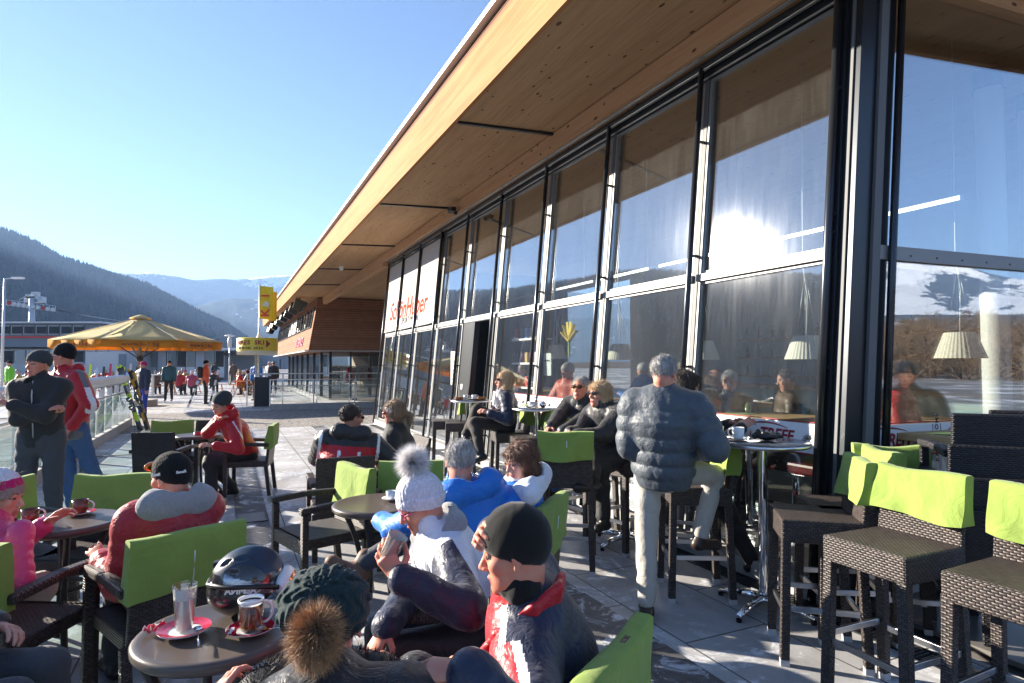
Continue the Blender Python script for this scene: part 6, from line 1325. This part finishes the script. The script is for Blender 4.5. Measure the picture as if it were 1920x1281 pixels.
# --- 14,15 couple on the stools
hp14 = atd(1088, 729, 5.80)
person('man in black jacket and wraparound sunglasses leaning back on a bar stool', (.80, 6.0, .86), hp14, (-.72, -.7), (-.50, -.86, .10), N_black, zipm=M_galv, hair=(H_grey, 'short'), glasses=('sun', mat('amber_lens', (.06, .03, .005), .08), M_black), trous=W_denim, wr=atd(1026, 806, 5.5), wl=atd(1052, 812, 5.4), ar=atd(985, 905, 5.35), al=atd(1018, 930, 5.3), hj=.011, g=.024, sk=1, scarf=K_dgrey)
hp15 = atd(1124, 740, 5.42)
person('blond woman in black coat and sunglasses beside the man on the bar stools', (.98, 5.52, .86), hp15, (-.8, -.6), (-.86, -.48, .04), N_black, hair=(H_blond, 'bob'), glasses=('sun', M_sgl, M_black), fem=1, wr=atd(1068, 812, 5.2), wl=atd(1078, 818, 5.1), ar=atd(1112, 908, 4.85), al=atd(1132, 975, 5.0), toes=((-.95, -.2, .05), (-.5, -.5, 0)), hj=.011, g=.028, long=.10, collar=.09)
# --- 16 woman with crossed legs
hp16 = atd(945, 714, 7.62)
person('blond woman in black down jacket and sunglasses sitting with crossed legs by the door', (-.08, 7.75, .86), hp16, (-1, -.1), (-.97, -.2, .05), N_navy, hair=(H_blond, 'long'), glasses=('sun', M_sgl, M_black), fem=1, trous=W_olive, wr=atd(925, 770, 7.6), wl=atd(918, 775, 7.4), ar=atd(872, 820, 7.5), al=atd(902, 852, 7.35), kr=(-.6, 0, .8), kl=(-.8, 0, .6), bands=(6, .010, 4), hj=.012, g=.026, toes=((-.9, 0, -.2), (-.8, 0, -.3)), S=.97)
# --- 17 standing man in steel grey puffer
def paint0(X, t, J): return t * 0
hp17 = atd(1246, 702, 3.98); c17 = V(.985, 4.02, .95); F17 = V(.42, .9, 0).normalized()
j17 = person('silver haired man in steel grey down jacket and pale trousers, one boot on a stool', c17, hp17, F17, (.62, .68, -.30), N_greyp, hair=(H_grey, 'short'), glasses=('clear', None, M_black), wr=atd(1335, 815, 4.05), er=(.25, -.5, -.9), wl=atd(1215, 835, 4.25), el=(-.3, -.3, -.9), al=at(1213, 1135, .1), ar=atd(1312, 1008, 4.18), kr=(.6, .5, .5), kl=(.1, .9, 0), toes=((.85, .3, -.05), (.1, .95, 0)), trous=W_grey, shoe=M_bootd, bands=(3.6, .019, 3), g=.038, long=.07, hj=.009, sk=1, tor=1.08, hr=.0055, S=1.02, wamp=.0035, wf=16, collar=.065)
# --- 18 dark haired woman behind him
hp18 = atd(1288, 724, 4.85)
person('dark haired woman in black jacket half hidden behind the grey down jacket', (1.47, 4.95, .86), hp18, (.75, -.2), (.85, .3, -.2), N_black, hair=(H_dark, 'bob'), fem=1, hj=.012, hr=.008, hood=(N_brown, 1.2), wr=(1.75, 4.7, 1.14), wl=(1.75, 4.95, 1.14), bare=(1, 1))
# --- inside the glass
for lab, u, v, d, pel_, Fd, jm, hr_ in (('grey haired man in dark sweater inside the cafe, bent over a wooden table', 1368, 716, 6.4, .86, (-.5, -.8), N_black, (H_grey, 'short')), ('balding man behind the window, hand at his mouth', 1342, 712, 7.2, .86, (.7, -.4), N_black, (H_lb, 'bald')), ('dark haired guest inside the cafe below the pleated lamp', 1474, 712, 6.8, .86, (-.8, .1), N_brown, (H_dark, 'short')), ('white haired figure in red jacket added behind the side window as a reflected man', 1688, 700, 5.7, .70, (.6, -.6), N_red, (H_grey, 'short'))):
    hp = atd(u, v, d); person(lab, (hp.x + .02, hp.y + .05, pel_ - .12 if pel_ > .8 else pel_), hp, Fd, (Fd[0], Fd[1], -.2), jm, hair=hr_, hj=.015, hr=.008, group='guests inside the cafe', hh=.006)  # the red jacketed figure stands in for a man reflected in the side glass
# ================================================================ parasol, sign, flags, benches, far people, cafe interior
M_tan = cloth('tan_parasol_cloth', (.66, .54, .22), 200, .1); NTt = NT(M_tan); M_val = cloth('amber_valance_cloth', (.62, .30, .03), 200, .1)
for m_, t_ in ((M_tan, .22), (M_val, .4)):   # thin cloth lets light through
    nt = m_.node_tree; b = nt.nodes['Principled BSDF']; tl = nt.nodes.new('ShaderNodeBsdfTranslucent'); tl.inputs[0].default_value = (.9, .42, .04, 1); mx = nt.nodes.new('ShaderNodeMixShader'); mx.inputs[0].default_value = t_
    nt.links.new(b.outputs[0], mx.inputs[1]); nt.links.new(tl.outputs[0], mx.inputs[2]); nt.links.new(mx.outputs[0], nt.nodes['Material Output'].inputs[0])
pu = atd(262, 683, 24.); pu.z = 0; um = empty('parasol', pu, R(9), 'huge tan parasol with amber valance over the beer benches', 'parasol')
ZR, ZA, RR_ = 2.50, 3.47, 3.02; n = 8; M_strip_w = mat('parasol_piping', (.6, .55, .45), .6)
for k in range(n):
    a0, a1 = 2*math.pi*k/n, 2*math.pi*(k+1)/n; m = MB(); Q = 6; G = [[None] * 5 for _ in range(Q + 1)]
    for i in range(Q + 1):
        t = .05 + .95 * i / Q
        for j in range(5):
            s_ = j / 4; p0 = V(math.cos(a0), math.sin(a0), 0); p1 = V(math.cos(a1), math.sin(a1), 0); p = (p0 * (1 - s_) + p1 * s_) * RR_ * t; z = ZA + (ZR - ZA) * t - .03 * math.sin(math.pi * t) - .03 * math.sin(math.pi * s_) * t; G[i][j] = V(p.x, p.y, z)
    pa = npmesh('canopy_panel', [tuple(p) for row in G for p in row], [(i * 5 + j, i * 5 + j + 1, i * 5 + j + 6, i * 5 + j + 5) for i in range(Q) for j in range(4)], M_tan, None, True, um); sd = pa.modifiers.new('s', 'SOLIDIFY'); sd.thickness = .01
    m = MB()
    for j in range(4):
        a, b_ = G[Q][j], G[Q][j+1]; m.face([a, b_, b_ + V(0, 0, -.27), a + V(0, 0, -.27)], sm=True)
    va = m.build('valance', M_val, um); sd = va.modifiers.new('s', 'SOLIDIFY'); sd.thickness = .008
    m = MB(); m.bar(V(0, 0, ZA - .12), G[Q][0] + V(0, 0, -.03), .05, .03); m.build('rib', M_brown_ := M_orangewood, um)
    m = MB(); m.bar(V(.05 * math.cos(a0), .05 * math.sin(a0), 1.85), (G[3][0] + V(0, 0, -.05)), .035, .035); m.build('strut', M_dark, um)
    m = MB(); m.bar(V(0, 0, ZA + .005), G[Q][0] + V(0, 0, .01), .045, .008); m.build('seam', M_strip_w, um)
    mid = (G[Q][1] + G[Q][3]) / 2; am = (a0 + a1) / 2; 
    Mt = Matrix.Translation(mid + V(.02 * math.cos(am), .02 * math.sin(am), -.14)) @ Matrix.Rotation(am + math.pi / 2, 4, 'Z') @ Matrix.Rotation(math.pi / 2, 4, 'X')
    text('lettering', 'www.k-1.bz', .2, mat('brown_lettering', (.16, .05, .03), .6) if k == 0 else bpy.data.materials['brown_lettering'], Mt, va, ext=.004, xs=1.2)
MB().lathe([(.0, ZA + .10), (.10, ZA + .08), (.35, ZA - .02), (.40, ZA - .07)], n=24).build('cap', M_tan, um)
MB().lathe([(.07, 0), (.065, 2.0), (.05, ZA)], n=16).build('pole', mat('tan_pole', (.30, .22, .14), .5), um); MB().lathe([(.10, 1.75), (.12, 1.8), (.12, 1.9), (.09, 1.95)], n=16).build('hub', M_dark, um); MB().box((0, 0, .12), (1., 1., .24)).build('base', M_conc, um, bevel=.02)
# sail shaped emblem on two panels
for aa in (-67.5 - 9, -112.5 - 9):
    t = .55; ra = R(aa); p = V(math.cos(ra), math.sin(ra), 0) * RR_ * t * .94; z = ZA + (ZR - ZA) * t - .12; sl_ = math.atan2(ZA - ZR, RR_)
    Mt = Matrix.Translation(V(p.x, p.y, z + .04)) @ Matrix.Rotation(ra + math.pi / 2, 4, 'Z') @ Matrix.Rotation(sl_, 4, 'X')
    q = MB(); q.prism([(-.75, .05), (-.2, .28), (.5, .2), (.75, 0), (.3, -.12), (-.5, -.12)], 0, .01, M=Mt); q.prism([(-.55, -.15), (.4, -.16), (.0, -.28)], 0, .01, M=Mt); q.build('emblem', mat('faded_maroon_print', (.30, .06, .09), .7), um)
# ---- round sign drum with flags
ps = atd(480, 683, 25.5); ps.z = 0; sg_ = empty('apres_ski_sign', ps, 0, 'round yellow sign reading APRES SKI SMOKING AREA on a post', 'sign'); M_ysign = mat('yellow_sign', (.80, .60, .05), .5, var=.05); M_cream = mat('cream_sign_band', (.72, .66, .5), .5)
rd = .80; zs0, zs1 = 2.02, 2.68; cx = .05
MB().lathe([(rd, zs0 + .16), (rd, zs1), (rd - .05, zs1 + .03), (0, zs1 + .03)], (cx, 0, 0), 40).build('drum', M_ysign, sg_); MB().lathe([(0, zs0), (rd - .01, zs0), (rd - .01, zs0 + .16)], (cx, 0, 0), 40).build('lower_band', M_cream, sg_)
for (s_, z, size, mm_) in (('APRES SKI', 2.50, .235, M_red), ('SMOKING AREA', 2.28, .13, M_ink)):
    w_tot = {.235: 1.28, .13: 1.12}[size]
    for i, ch in enumerate(s_):
        if ch == ' ': continue
        x = -w_tot / 2 + w_tot * (i + .5) / len(s_); th = x / rd - .03; p = V(cx + rd * math.sin(th), -rd * math.cos(th) * 1.005, z); text('lettering', ch, size, mm_, Matrix.Translation(p) @ Matrix.Rotation(th, 4, 'Z') @ Matrix.Rotation(math.pi / 2, 4, 'X'), sg_, ext=.006, bold=.008 if size > .2 else .003)
th = .92; q = MB(); q.prism([(-.09, -.16), (.09, 0), (-.09, .16)], 0, .01, M=Matrix.Translation(V(cx + rd * math.sin(th), -rd * math.cos(th), 2.46)) @ Matrix.Rotation(th, 4, 'Z') @ Matrix.Rotation(math.pi / 2, 4, 'X')); q.build('arrow', M_red, sg_)
m = MB(); m.tube([(0, 0, 0), (0, 0, zs0)], .05, 10); m.build('post', M_galv, sg_)
fp = empty('flag_pole', ps + V(0, .25, 0), 0, 'slim pole with a yellow banner rising above the round sign', 'flag pole'); m = MB(); m.tube([(0, 0, 0), (0, 0, 5.0)], [.035, .025], 8); m.build('pole', M_galv, fp); MB().lathe([(.12, 2.7), (.06, 2.85), (.03, 3.0)], n=12).build('collar', M_white, fp)
def banner(x0, w, z0, z1, y, ph, par):
    vs, fs = [], []; nx, nz = 8, 14
    for i in range(nx + 1):
        for j in range(nz + 1): t = i / nx; vs.append((x0 + w * t, y + .06 * math.sin(5 * t + ph) * t, z0 + (z1 - z0) * j / nz - .06 * t))
    for i in range(nx):
        for j in range(nz): a = i * (nz + 1) + j; fs.append((a, a + nz + 1, a + nz + 2, a + 1))
    o = npmesh('banner', vs, fs, bpy.data.materials.get('yellow_banner') or cloth('yellow_banner', (.80, .58, .03), 200, .1), None, True, par); sd = o.modifiers.new('s', 'SOLIDIFY'); sd.thickness = .006; return o
bo = banner(.03, .58, 3.55, 4.93, -.02, 0, fp); banner(.30, .36, 3.5, 4.75, .18, 1.5, fp)
Mt = lambda x, z, r: Matrix.Translation((x, -.10, z)) @ Matrix.Rotation(math.pi / 2, 4, 'X') @ Matrix.Rotation(r, 4, 'Z')
text('lettering', 'K', .50, mat('red_banner_print', (.65, .06, .03), .6), Mt(.30, 3.78, math.pi / 2), bo, ext=.004, bold=.012); text('lettering', '1', .48, bpy.data.materials['red_banner_print'], Mt(.30, 4.5, math.pi / 2), bo, ext=.004, bold=.012)
q = MB(); q.prism([(-.16, -.05), (.0, .16), (.16, .05), (.12, -.12)], 0, .006, M=Mt(.30, 4.14, 0)); q.build('emblem', M_cream, bo)
# ---- beer benches and tables
def bench(loc, rz, label, kind='table'):
    r = empty('beer_table' if kind == 'table' else 'beer_bench', loc, rz, label, 'table' if kind == 'table' else 'bench', 'orange beer tables and benches on the terrace'); h, w = (.76, .62) if kind == 'table' else (.46, .26)
    MB().box((0, 0, h), (2.1, w, .04)).build('top', M_orangewood, r, bevel=.004)
    for s in (-1, 1):
        m = MB(); m.bar((s * .8, -w/2 + .03, 0), (s * .72, 0, h - .03), .035); m.bar((s * .8, w/2 - .03, 0), (s * .72, 0, h - .03), .035); m.bar((s * .8, -w/2 + .03, .08), (s * .8, w/2 - .03, .08), .03); m.build('leg', M_orangewood, r)
    if kind == 'table' : MB().box((0, 0, h - .22), (1.9, .03, .16)).build('apron', M_orangewood, r)
    return r
bl = [(205, 735, 0, 'table'), (300, 740, .1, 'bench'), (345, 737, .05, 'table'), (392, 735, 0, 'bench'), (330, 722, 0, 'table'), (235, 724, 0, 'table'), (275, 719, .1, 'table'), (460, 742, 1.6, 'table'), (447, 735, 1.6, 'bench'), (470, 728, 1.6, 'table'), (457, 722, 1.5, 'bench'), (60, 728, .1, 'table'), (110, 732, 0, 'table'), (20, 735, .1, 'bench'), (482, 736, 1.5, 'bench')]
bn_l = ['left of the parasol pole behind the skis', 'just right of the parasol pole, front row', 'behind the standing man in blue', 'between the man in blue and the skier in orange', 'in the second row under the parasol', 'in the second row left of the parasol pole', 'in the last row under the parasol', 'nearest the waste pillar beside the walkway', 'along the walkway, nearest the walking person', 'under the round sign, second from the camera', 'along the walkway, farther back', 'at the left edge behind the green jacket', 'behind the two standing men', 'at the far left edge of the terrace', 'against the sign post by the waste pillar']
for i, ((u, v, rz, kd), l) in enumerate(zip(bl, bn_l)): bench(at(u, v, .0), rz, ('orange wooden beer table ' if kd == 'table' else 'orange wooden bench ') + l, kd)
tb = empty('standing_table', at(286, 746, 0), 0, 'light standing table on a square block beside the parasol pole', 'high table'); MB().box((0, 0, 1.12), (.95, .7, .04)).build('tabletop', M_galv, tb); MB().box((0, 0, .6), (.09, .09, 1.0)).build('post', M_galv, tb); MB().box((0, 0, .06), (.8, .6, .12)).build('base', M_conc, tb)
# ---- background people: a few figures built once, then copied with their own clothes
def bgperson(pose, **k):
    F = (0, 1); c = V(0, 0, .96) if pose != 'sit' else V(0, 0, .52)
    a = dict(hr=.012, hj=.02, simple=True, g=.03)
    if pose == 'stand': j = person('x', c, c + V(0, .03, .70), F, (.1, 1, -.05), N_black, wr=c + V(.24, .06, -.08), wl=c + V(-.24, .08, -.06), ar=c + V(.13, 0, -.87), al=c + V(-.13, .05, -.87), kr=F + (0,), kl=F + (0,), hat=('cap', K_black, .04), **a)
    if pose == 'walk': j = person('x', c, c + V(0, .05, .70), F, (0, 1, -.1), N_black, wr=c + V(.26, .14, -.04), wl=c + V(-.26, -.08, -.06), ar=c + V(.11, .22, -.85), al=c + V(-.11, -.25, -.82), kr=F + (0,), kl=F + (0,), hat=('cap', K_black, .04), **a)
    if pose == 'sit': j = person('x', c, c + V(0, .10, .64), F, (.1, 1, -.15), N_black, wr=c + V(.18, .40, .24), wl=c + V(-.16, .42, .24), hat=('cap', K_black, .04), **a)
    if pose == 'sit2': c = V(0, 0, .52); j = person('x', c, c + V(0, .05, .66), F, (-.5, .8, -.05), N_black, wr=c + V(.14, .36, .30), wl=c + V(-.2, .2, .10), hair=(H_lb, 'long'), fem=1, **a)
    for o in j['body'].children:
        for q in o.material_slots: m_ = q.material; q.link = 'OBJECT'; q.material = m_
    return j['body']
protos = {p: bgperson(p) for p in ('stand', 'walk', 'sit', 'sit2')}
used = set()
def bg(pose, x, y, rz, label, jac, tr=W_black, hatm=None, grp='people on the far terrace', s=1.):
    p = protos[pose]
    o = p if pose not in used else copy_tree(p); used.add(pose)
    o.location = (x, y, 0); o.rotation_euler = (0, 0, rz); o.scale = (s, s, s); o['label'] = label; o['category'] = 'person'; o['group'] = grp
    for c in o.children:
        b = c.name.split('.')[0]; m_ = {'jacket': jac, 'trousers': tr, 'hat': hatm or K_black, 'hair': hatm or H_lb}.get(b)
        if m_:
            for q in c.material_slots: q.link = 'OBJECT'; q.material = m_
    return o
def gnd(u, v): return at(u, v, 0)
def bp2(pose, u, v, rz, label, *a, **k): p = gnd(u, v); return bg(pose, p.x, p.y, rz, label, *a, **k)
bp2('stand', 316, 753, R(200), 'man in blue and black jacket standing by the beer benches, facing the camera', N_teal)
o = bp2('stand', 384, 759, R(-60), 'skier in orange jacket with a black rucksack holding skis', N_orange); m = MB(); m.box((0, -.20, 1.30), (.32, .20, .46)); m.build('rucksack', M_black, o, bevel=.06)
bp2('walk', 437, 724, R(4), 'person in brown walking away along the middle of the path', N_brown, N_brown, K_dgrey)
bp2('stand', 17, 757, R(150), 'person in lime green jacket at the left edge', N_lime, W_black)
bp2('stand', 268, 784, R(160), 'skier in dark jacket and blue trousers behind the leaning skis', N_navy, nylon('royal_blue_trousers', (.02, .05, .3)), K_pinkb, s=.96)
bp2('stand', 512, 740, R(20), 'dark haired person in black by the shop window behind the ramp rail', N_black, W_black, H_dark)
bp2('stand', 481, 752, R(170), 'person in bright blue jacket with goggles behind the waste pillar', N_blue, W_black, K_black)
bp2('walk', 402, 716, R(30), 'small figure in lime trousers far down the path', N_black, N_lime)
bp2('stand', 505, 736, R(160), 'person in a white fluffy suit by the ramp rail', N_white, N_white, K_white)
N_pinkd = nylon('dusty_pink_nylon', (.35, .06, .12)); N_yeld = nylon('mustard_nylon', (.35, .25, .03)); cl = [N_red, N_navy, N_black, N_grey, N_pinkd, N_teal, N_redd, N_orange, N_brown, N_white, N_blue, N_yeld]; cn = ['red', 'navy', 'black', 'grey', 'pink', 'petrol blue', 'dark red', 'orange', 'brown', 'white', 'blue', 'yellow']
spots = [(208, 742, 0, 'left of the skis'), (224, 738, 3.1, 'behind the railing drum'), (240, 730, 0, 'just left of the parasol pole'), (275, 735, 3.1, 'just right of the parasol pole'), (290, 740, .2, 'on the bench next to the parasol pole'), (303, 728, 3.0, 'left behind the standing man in blue'), (335, 741, 0, 'right beside the standing man in blue'), (348, 733, 3.1, 'second to the right of the man in blue'), (358, 742, .2, 'on the bench left of the skier in orange'), (368, 728, 3.2, 'behind the skier in orange'), (398, 738, .1, 'right of the skier in orange'), (405, 728, 3.0, 'at the right end of the far bench'), (448, 742, -1.2, 'first at the tables along the walkway'), (453, 736, -1.4, 'second at the tables along the walkway'), (458, 731, -1.5, 'third at the tables along the walkway'), (463, 726, -1.5, 'fourth at the tables along the walkway'), (467, 740, 1.7, 'across the first walkway table'), (473, 733, 1.6, 'across the second walkway table'), (447, 728, -1.5, 'on the bench edge by the path'), (38, 740, 2.0, 'next to the lime green jacket'), (52, 738, 3.0, 'between the lamp post and the black jacket'), (30, 730, 0, 'at the back left, beside the lamp post'), (100, 736, .4, 'glimpsed between the two standing men'), (182, 735, 3.1, 'right of the red jacket, behind the rail'), (196, 730, 0, 'at the table behind the rail'), (258, 722, 3.1, 'in the back row under the parasol'), (315, 722, 0, 'in the back row behind the man in blue'), (342, 720, 3.1, 'in the back row, right of the centre')]
for i, (u, v, rz, wd) in enumerate(spots): c_ = i * 5 % 12; bp2('sit' if i % 3 else 'sit2', u, v, rz, f'seated guest in {cn[c_]} jacket {wd}', cl[c_], W_black, (K_dgrey, K_black, K_pinkb, K_white, K_greyb)[i % 5] if i % 3 else (H_lb, H_dark, H_blond)[i % 2])
for i, (s_, n_, rz, wd) in enumerate(((2.2, -.75, 2.6, 'left of the grey haired man'), (4.6, -.7, 2.2, 'by the middle oak table'), (3.4, -1.7, .6, 'at the far side of the middle oak table'), (1.2, -2.2, 2.2, 'on the padded bench'), (5.4, -2.6, .8, 'deeper inside'), (7.0, -1.2, 2., 'just past the door'), (-.9, -1.7, 1.5, 'behind the side window at the oak table'))):
    p = FW(s_, n_); o = bg('sit', p.x, p.y, rz, 'cafe guest inside in ' + cn[(i * 5 + 2) % 12] + ' top ' + wd, cl[(i * 5 + 2) % 12], W_black, (H_dark, H_grey, H_lb)[i % 3], grp='guests inside the cafe'); o.location.z = .36
# skis carried or parked far away
for i, (u0, v0, u1, v1) in enumerate(((352, 764, 372, 712), (392, 762, 410, 690))): b0 = at(u0, v0, .03); tp = atd(u1, v1, b0.y); ski(b0, tp, ('grey ski at a slant left of the skier in orange', 'grey ski held up right of the skier in orange')[i], M_galv, M_skiy, grp='skis of the skier in orange', L=(tp - b0).length)
rk = empty('ski_rack', at(205, 752, 0), .2, 'ski rack full of skis between railing and parasol', 'ski rack'); m = MB(); m.bar((-1.2, 0, .9), (1.2, 0, .9), .05); m.bar((-1.2, 0, 0), (-1.2, 0, .9), .05); m.bar((1.2, 0, 0), (1.2, 0, .9), .05); m.build('frame', M_galv, rk)
for i in range(9): m = MB(); m.bar((-1.1 + i * .27, -.12, 0), (-1.1 + i * .27, .12, 1.55 + .1 * math.sin(i * 2)), .09, .02, up=(0, 1, 0)); m.build('parked_ski', [M_skiw, M_skiy, M_neon, M_redp, M_galv][i * 2 % 5], rk)
# goods glimpsed in the ski shop
for i in range(14):
    p = FW(27.2 + (i % 7) * 2.2, -1.6 - (i // 7) * 1.2 - .3 * (i % 2)); st_ = empty('clothes_rail', p, ANG + i, f'clothes rail in the ski shop hung with {cn[i % 12]} garments, ' + ('front row' if i < 7 else 'back row'), 'clothes rail', 'rails of garments in the ski shop'); m = MB(); m.bar((-.5, 0, 0), (-.5, 0, 1.5), .03); m.bar((.5, 0, 0), (.5, 0, 1.5), .03); m.bar((-.5, 0, 1.5), (.5, 0, 1.5), .03); m.build('frame', M_galv, st_)
    for q in range(6): MB().box((-.4 + q * .16, 0, 1.1), (.07, .45, .7), taper=1.15).build('garment', cl[(i + q * 5) % 12], st_, bevel=.02)
po = empty('poster_panel', FW(25.9, -4.6, 0), ANG, 'orange and yellow poster panel on the timber wall of the shop', 'poster'); MB().box((0, 0, 1.1), (.05, 1.9, 1.9)).build('panel', mat('orange_yellow_print', (.62, .22, .03), .5, var=.6, vscale=2.2), po); MB().box((-.03, .75, .95), (.04, .28, 1.6)).build('red_strip', M_redstripe, po)
# ---- cafe interior
M_shade = mat('pleated_ivory_shade', (.80, .77, .66), .8); k = NT(M_shade)
def pend(u, v, d, lab):
    p = atd(u, v, d); o = empty('pendant_lamp', p, 0, lab, 'pendant lamp', 'pleated pendant lamps in the cafe'); vs = []; fs = []; n = 72
    for j, (r, z) in enumerate(((.115, .115), (.155, .0), (.195, -.115))):
        for i in range(n): rr = r * (1 + .022 * (i % 2)); a = 2*math.pi*i/n; vs.append((rr * math.cos(a), rr * math.sin(a), z))
    for j in range(2):
        for i in range(n): fs.append((j*n+i, j*n+(i+1) % n, (j+1)*n+(i+1) % n, (j+1)*n+i))
    s = npmesh('lamp_shade', vs, fs, M_shade, None, False, o); sd = s.modifiers.new('s', 'SOLIDIFY'); sd.thickness = .003
    m = MB(); m.tube([(0, 0, .1), (.02, 0, .5), (-.02, 0, .8), (0, 0, 4.68 - p.z)], .006, 6); m.build('cord', M_white, o)
    for a in (0, 2.1, 4.2): m = MB(); m.tube([(.1 * math.cos(a), .1 * math.sin(a), .115), (0, 0, .75)], .002, 4); m.build('wire', M_galv, o)
for a in ((1512, 652, 6.0, 'pleated ivory lamp behind the window just left of the corner column'), (1800, 648, 5.5, 'pleated ivory lamp behind the side window'), (1318, 657, 7.5, 'pleated ivory lamp half hidden by the window post above the silver haired man'), (1162, 660, 9.0, 'pleated ivory lamp left of the silver haired man'), (1042, 660, 10.6, 'pleated ivory lamp above the high table, farthest along the windows')): pend(*a)
tr_ = empty('light_track', FW(0, -2.0, 3.05), ANG, 'thin white lighting track hanging inside the cafe windows', 'light track'); MB().box((5.5, 0, 0), (10.5, .05, .04)).build('rail', M_galv, tr_)
for i in range(6): MB().box((1 + i * 1.8, 0, .85), (.01, .01, 1.6)).build('suspension', M_galv, tr_)
for i, (s, n_, L, W_, h, lab) in enumerate(((-.35, -.95, 1.0, .7, 1.08, 'light oak high table nearest the corner column, with a cactus on it'), (1.7, -1.0, 1.3, .7, 1.08, 'light oak high table behind the window with the bent grey haired man'), (4.2, -1.1, 1.4, .7, 1.08, 'light oak high table in the middle of the cafe windows'), (7.4, -1.6, 1.4, .7, 1.08, 'light oak high table farthest inside, past the door'), (1.0, -2.9, 2.2, .8, 1.0, 'long light oak table deeper inside the cafe'), (-1.6, -2.1, 1.8, .8, .98, 'light oak table behind the side window'), (4.6, -3.2, 2.2, .8, 1.0, 'second long oak table deeper inside'))):
    o = empty('oak_table', FW(s, n_, .035), ANG, lab, 'table', 'oak tables inside the cafe'); MB().box((0, 0, h), (L, W_, .05)).build('tabletop', M_lightwood, o, bevel=.004)
    MB().lathe([(.035, .02), (.035, h - .03)], n=14).build('post', M_chrome, o); MB().lathe([(0, .025), (.25, .02), (.25, .0)], n=24).build('base', M_dark, o)
    if i in (0, 1, 5):
        c = empty('cactus_pot', FW(s - .1, n_ + .1, h + .06), 0, 'tiny cactus in a glass pot on ' + ('the oak table nearest the corner column', 'the oak table by the grey haired man', '', '', '', 'the oak table behind the side window')[i], 'plant', 'little cacti on the oak tables'); MB().lathe([(0, .002), (.03, .002), (.035, .07), (.032, .07)], n=20).build('pot', M_cg, c); MB().lathe([(0, .01), (.022, .01), (.027, .05), (.024, .09), (.012, .11), (0, .113)], n=14).build('cactus', mat('cactus_green', (.10, .16, .05), .8), c)
        m = empty('place_mat', FW(s, n_ + .12, h + .062), ANG, 'lime green napkin under the cactus on ' + ('the oak table by the column', 'the second oak table from the column', '', '', '', 'the table behind the side window')[i], 'napkin'); MB().box((0, 0, 0), (.34, .2, .004)).build('cloth', M_green, m)
for i, (s, n_, lab) in enumerate(((1.2, -2.0, 'dark red padded bench seat inside, near the corner column'), (5.2, -2.3, 'dark red padded bench seat inside, towards the door'))):
    o = empty('padded_bench', FW(s, n_, .035), ANG, lab, 'bench', 'padded benches inside the cafe'); MB().box((0, 0, .48), (2.4, .45, .12)).build('seat', mat('dark_red_leather', (.10, .012, .012), .3), o, bevel=.03)
    for x in (-.8, .8): MB().lathe([(.2, 0), (.04, .03), (.03, .4)], (x, 0, 0), 16).build('foot', M_chrome, o)
bar_ = empty('bar_counter', FW(5.6, -6.6, .035), ANG, 'pale green bar counter with oak top at the back of the cafe', 'counter'); MB().box((0, 0, .55), (7, .7, 1.1)).build('front', mat('pale_green_panel', (.28, .40, .35), .6), bar_); MB().box((0, 0, 1.13), (7.2, .85, .06)).build('worktop', M_lightwood, bar_)
sh = empty('bottle_shelf', FW(5.6, -8.2, .035), ANG, 'back bar shelves with rows of bottles', 'shelf')
for z in (1.3, 1.75, 2.2): MB().box((0, 0, z), (6.5, .3, .03)).build('board', M_lightwood, sh)
bm_ = [mat('green_bottle', (.03, .12, .04), .1), mat('amber_bottle', (.25, .09, .02), .1), mat('clear_bottle', (.4, .42, .42), .1)]
for i in range(48): x = -3.1 + (i % 16) * .41; MB().lathe([(.04, 0), (.04, .18), (.014, .23), (.014, .30)], (x, .05, 1.315 + .45 * (i // 16)), 10).build('bottle', bm_[i * 7 % 3], sh)
dw = empty('display_shelf', FW(6.3, -.9, .035), ANG, 'crowded white shelf of goods just inside the open door', 'shelf')
for z in (.4, .8, 1.2, 1.6, 2.0): MB().box((0, 0, z), (.9, .3, .03)).build('board', M_white, dw)
for i in range(25): MB().box((-.36 + (i % 5) * .18, .03, .5 + .4 * (i // 5)), (.1, .14, .17)).build('box', cl[i * 7 % 12], dw, bevel=.01)
# yellow star shaped paper flower and notices on the glass
stf = empty('paper_flower', FW(4.05, -.32, 1.92), ANG, 'yellow paper flower stuck inside the window above the couple', 'decoration'); m = MB()
for a in range(-60, 61, 24): m.bar((0, 0, 0), (.22 * math.sin(R(a)), 0, .26 * math.cos(R(a))), .05, .01)
m.build('petals', mat('yellow_paper', (.8, .6, .03), .7), stf); MB().box((0, 0, -.10), (.03, .02, .2)).build('stem', M_green, stf)
nt_ = empty('notice', FW(4.42, -.2 + .0, 1.62), ANG, 'white paper notice stuck on the window left of the yellow flower', 'notice'); MB().box((0, 0, 0), (.21, .003, .3)).build('sheet', M_white, nt_); MB().box((0, .003, .05), (.15, .002, .02)).build('printed_line', M_ink, nt_)
nt_ = empty('notice', FW(7.95, -.12, 1.55), ANG, 'tall white paper notice on the window beside the dark door', 'notice'); MB().box((0, .02, 0), (.22, .003, .62)).build('sheet', M_white, nt_)
for q in range(6): MB().box((0, .0235, .2 - .08 * q), (.13, .002, .02)).build('printed_line', M_ink, nt_)
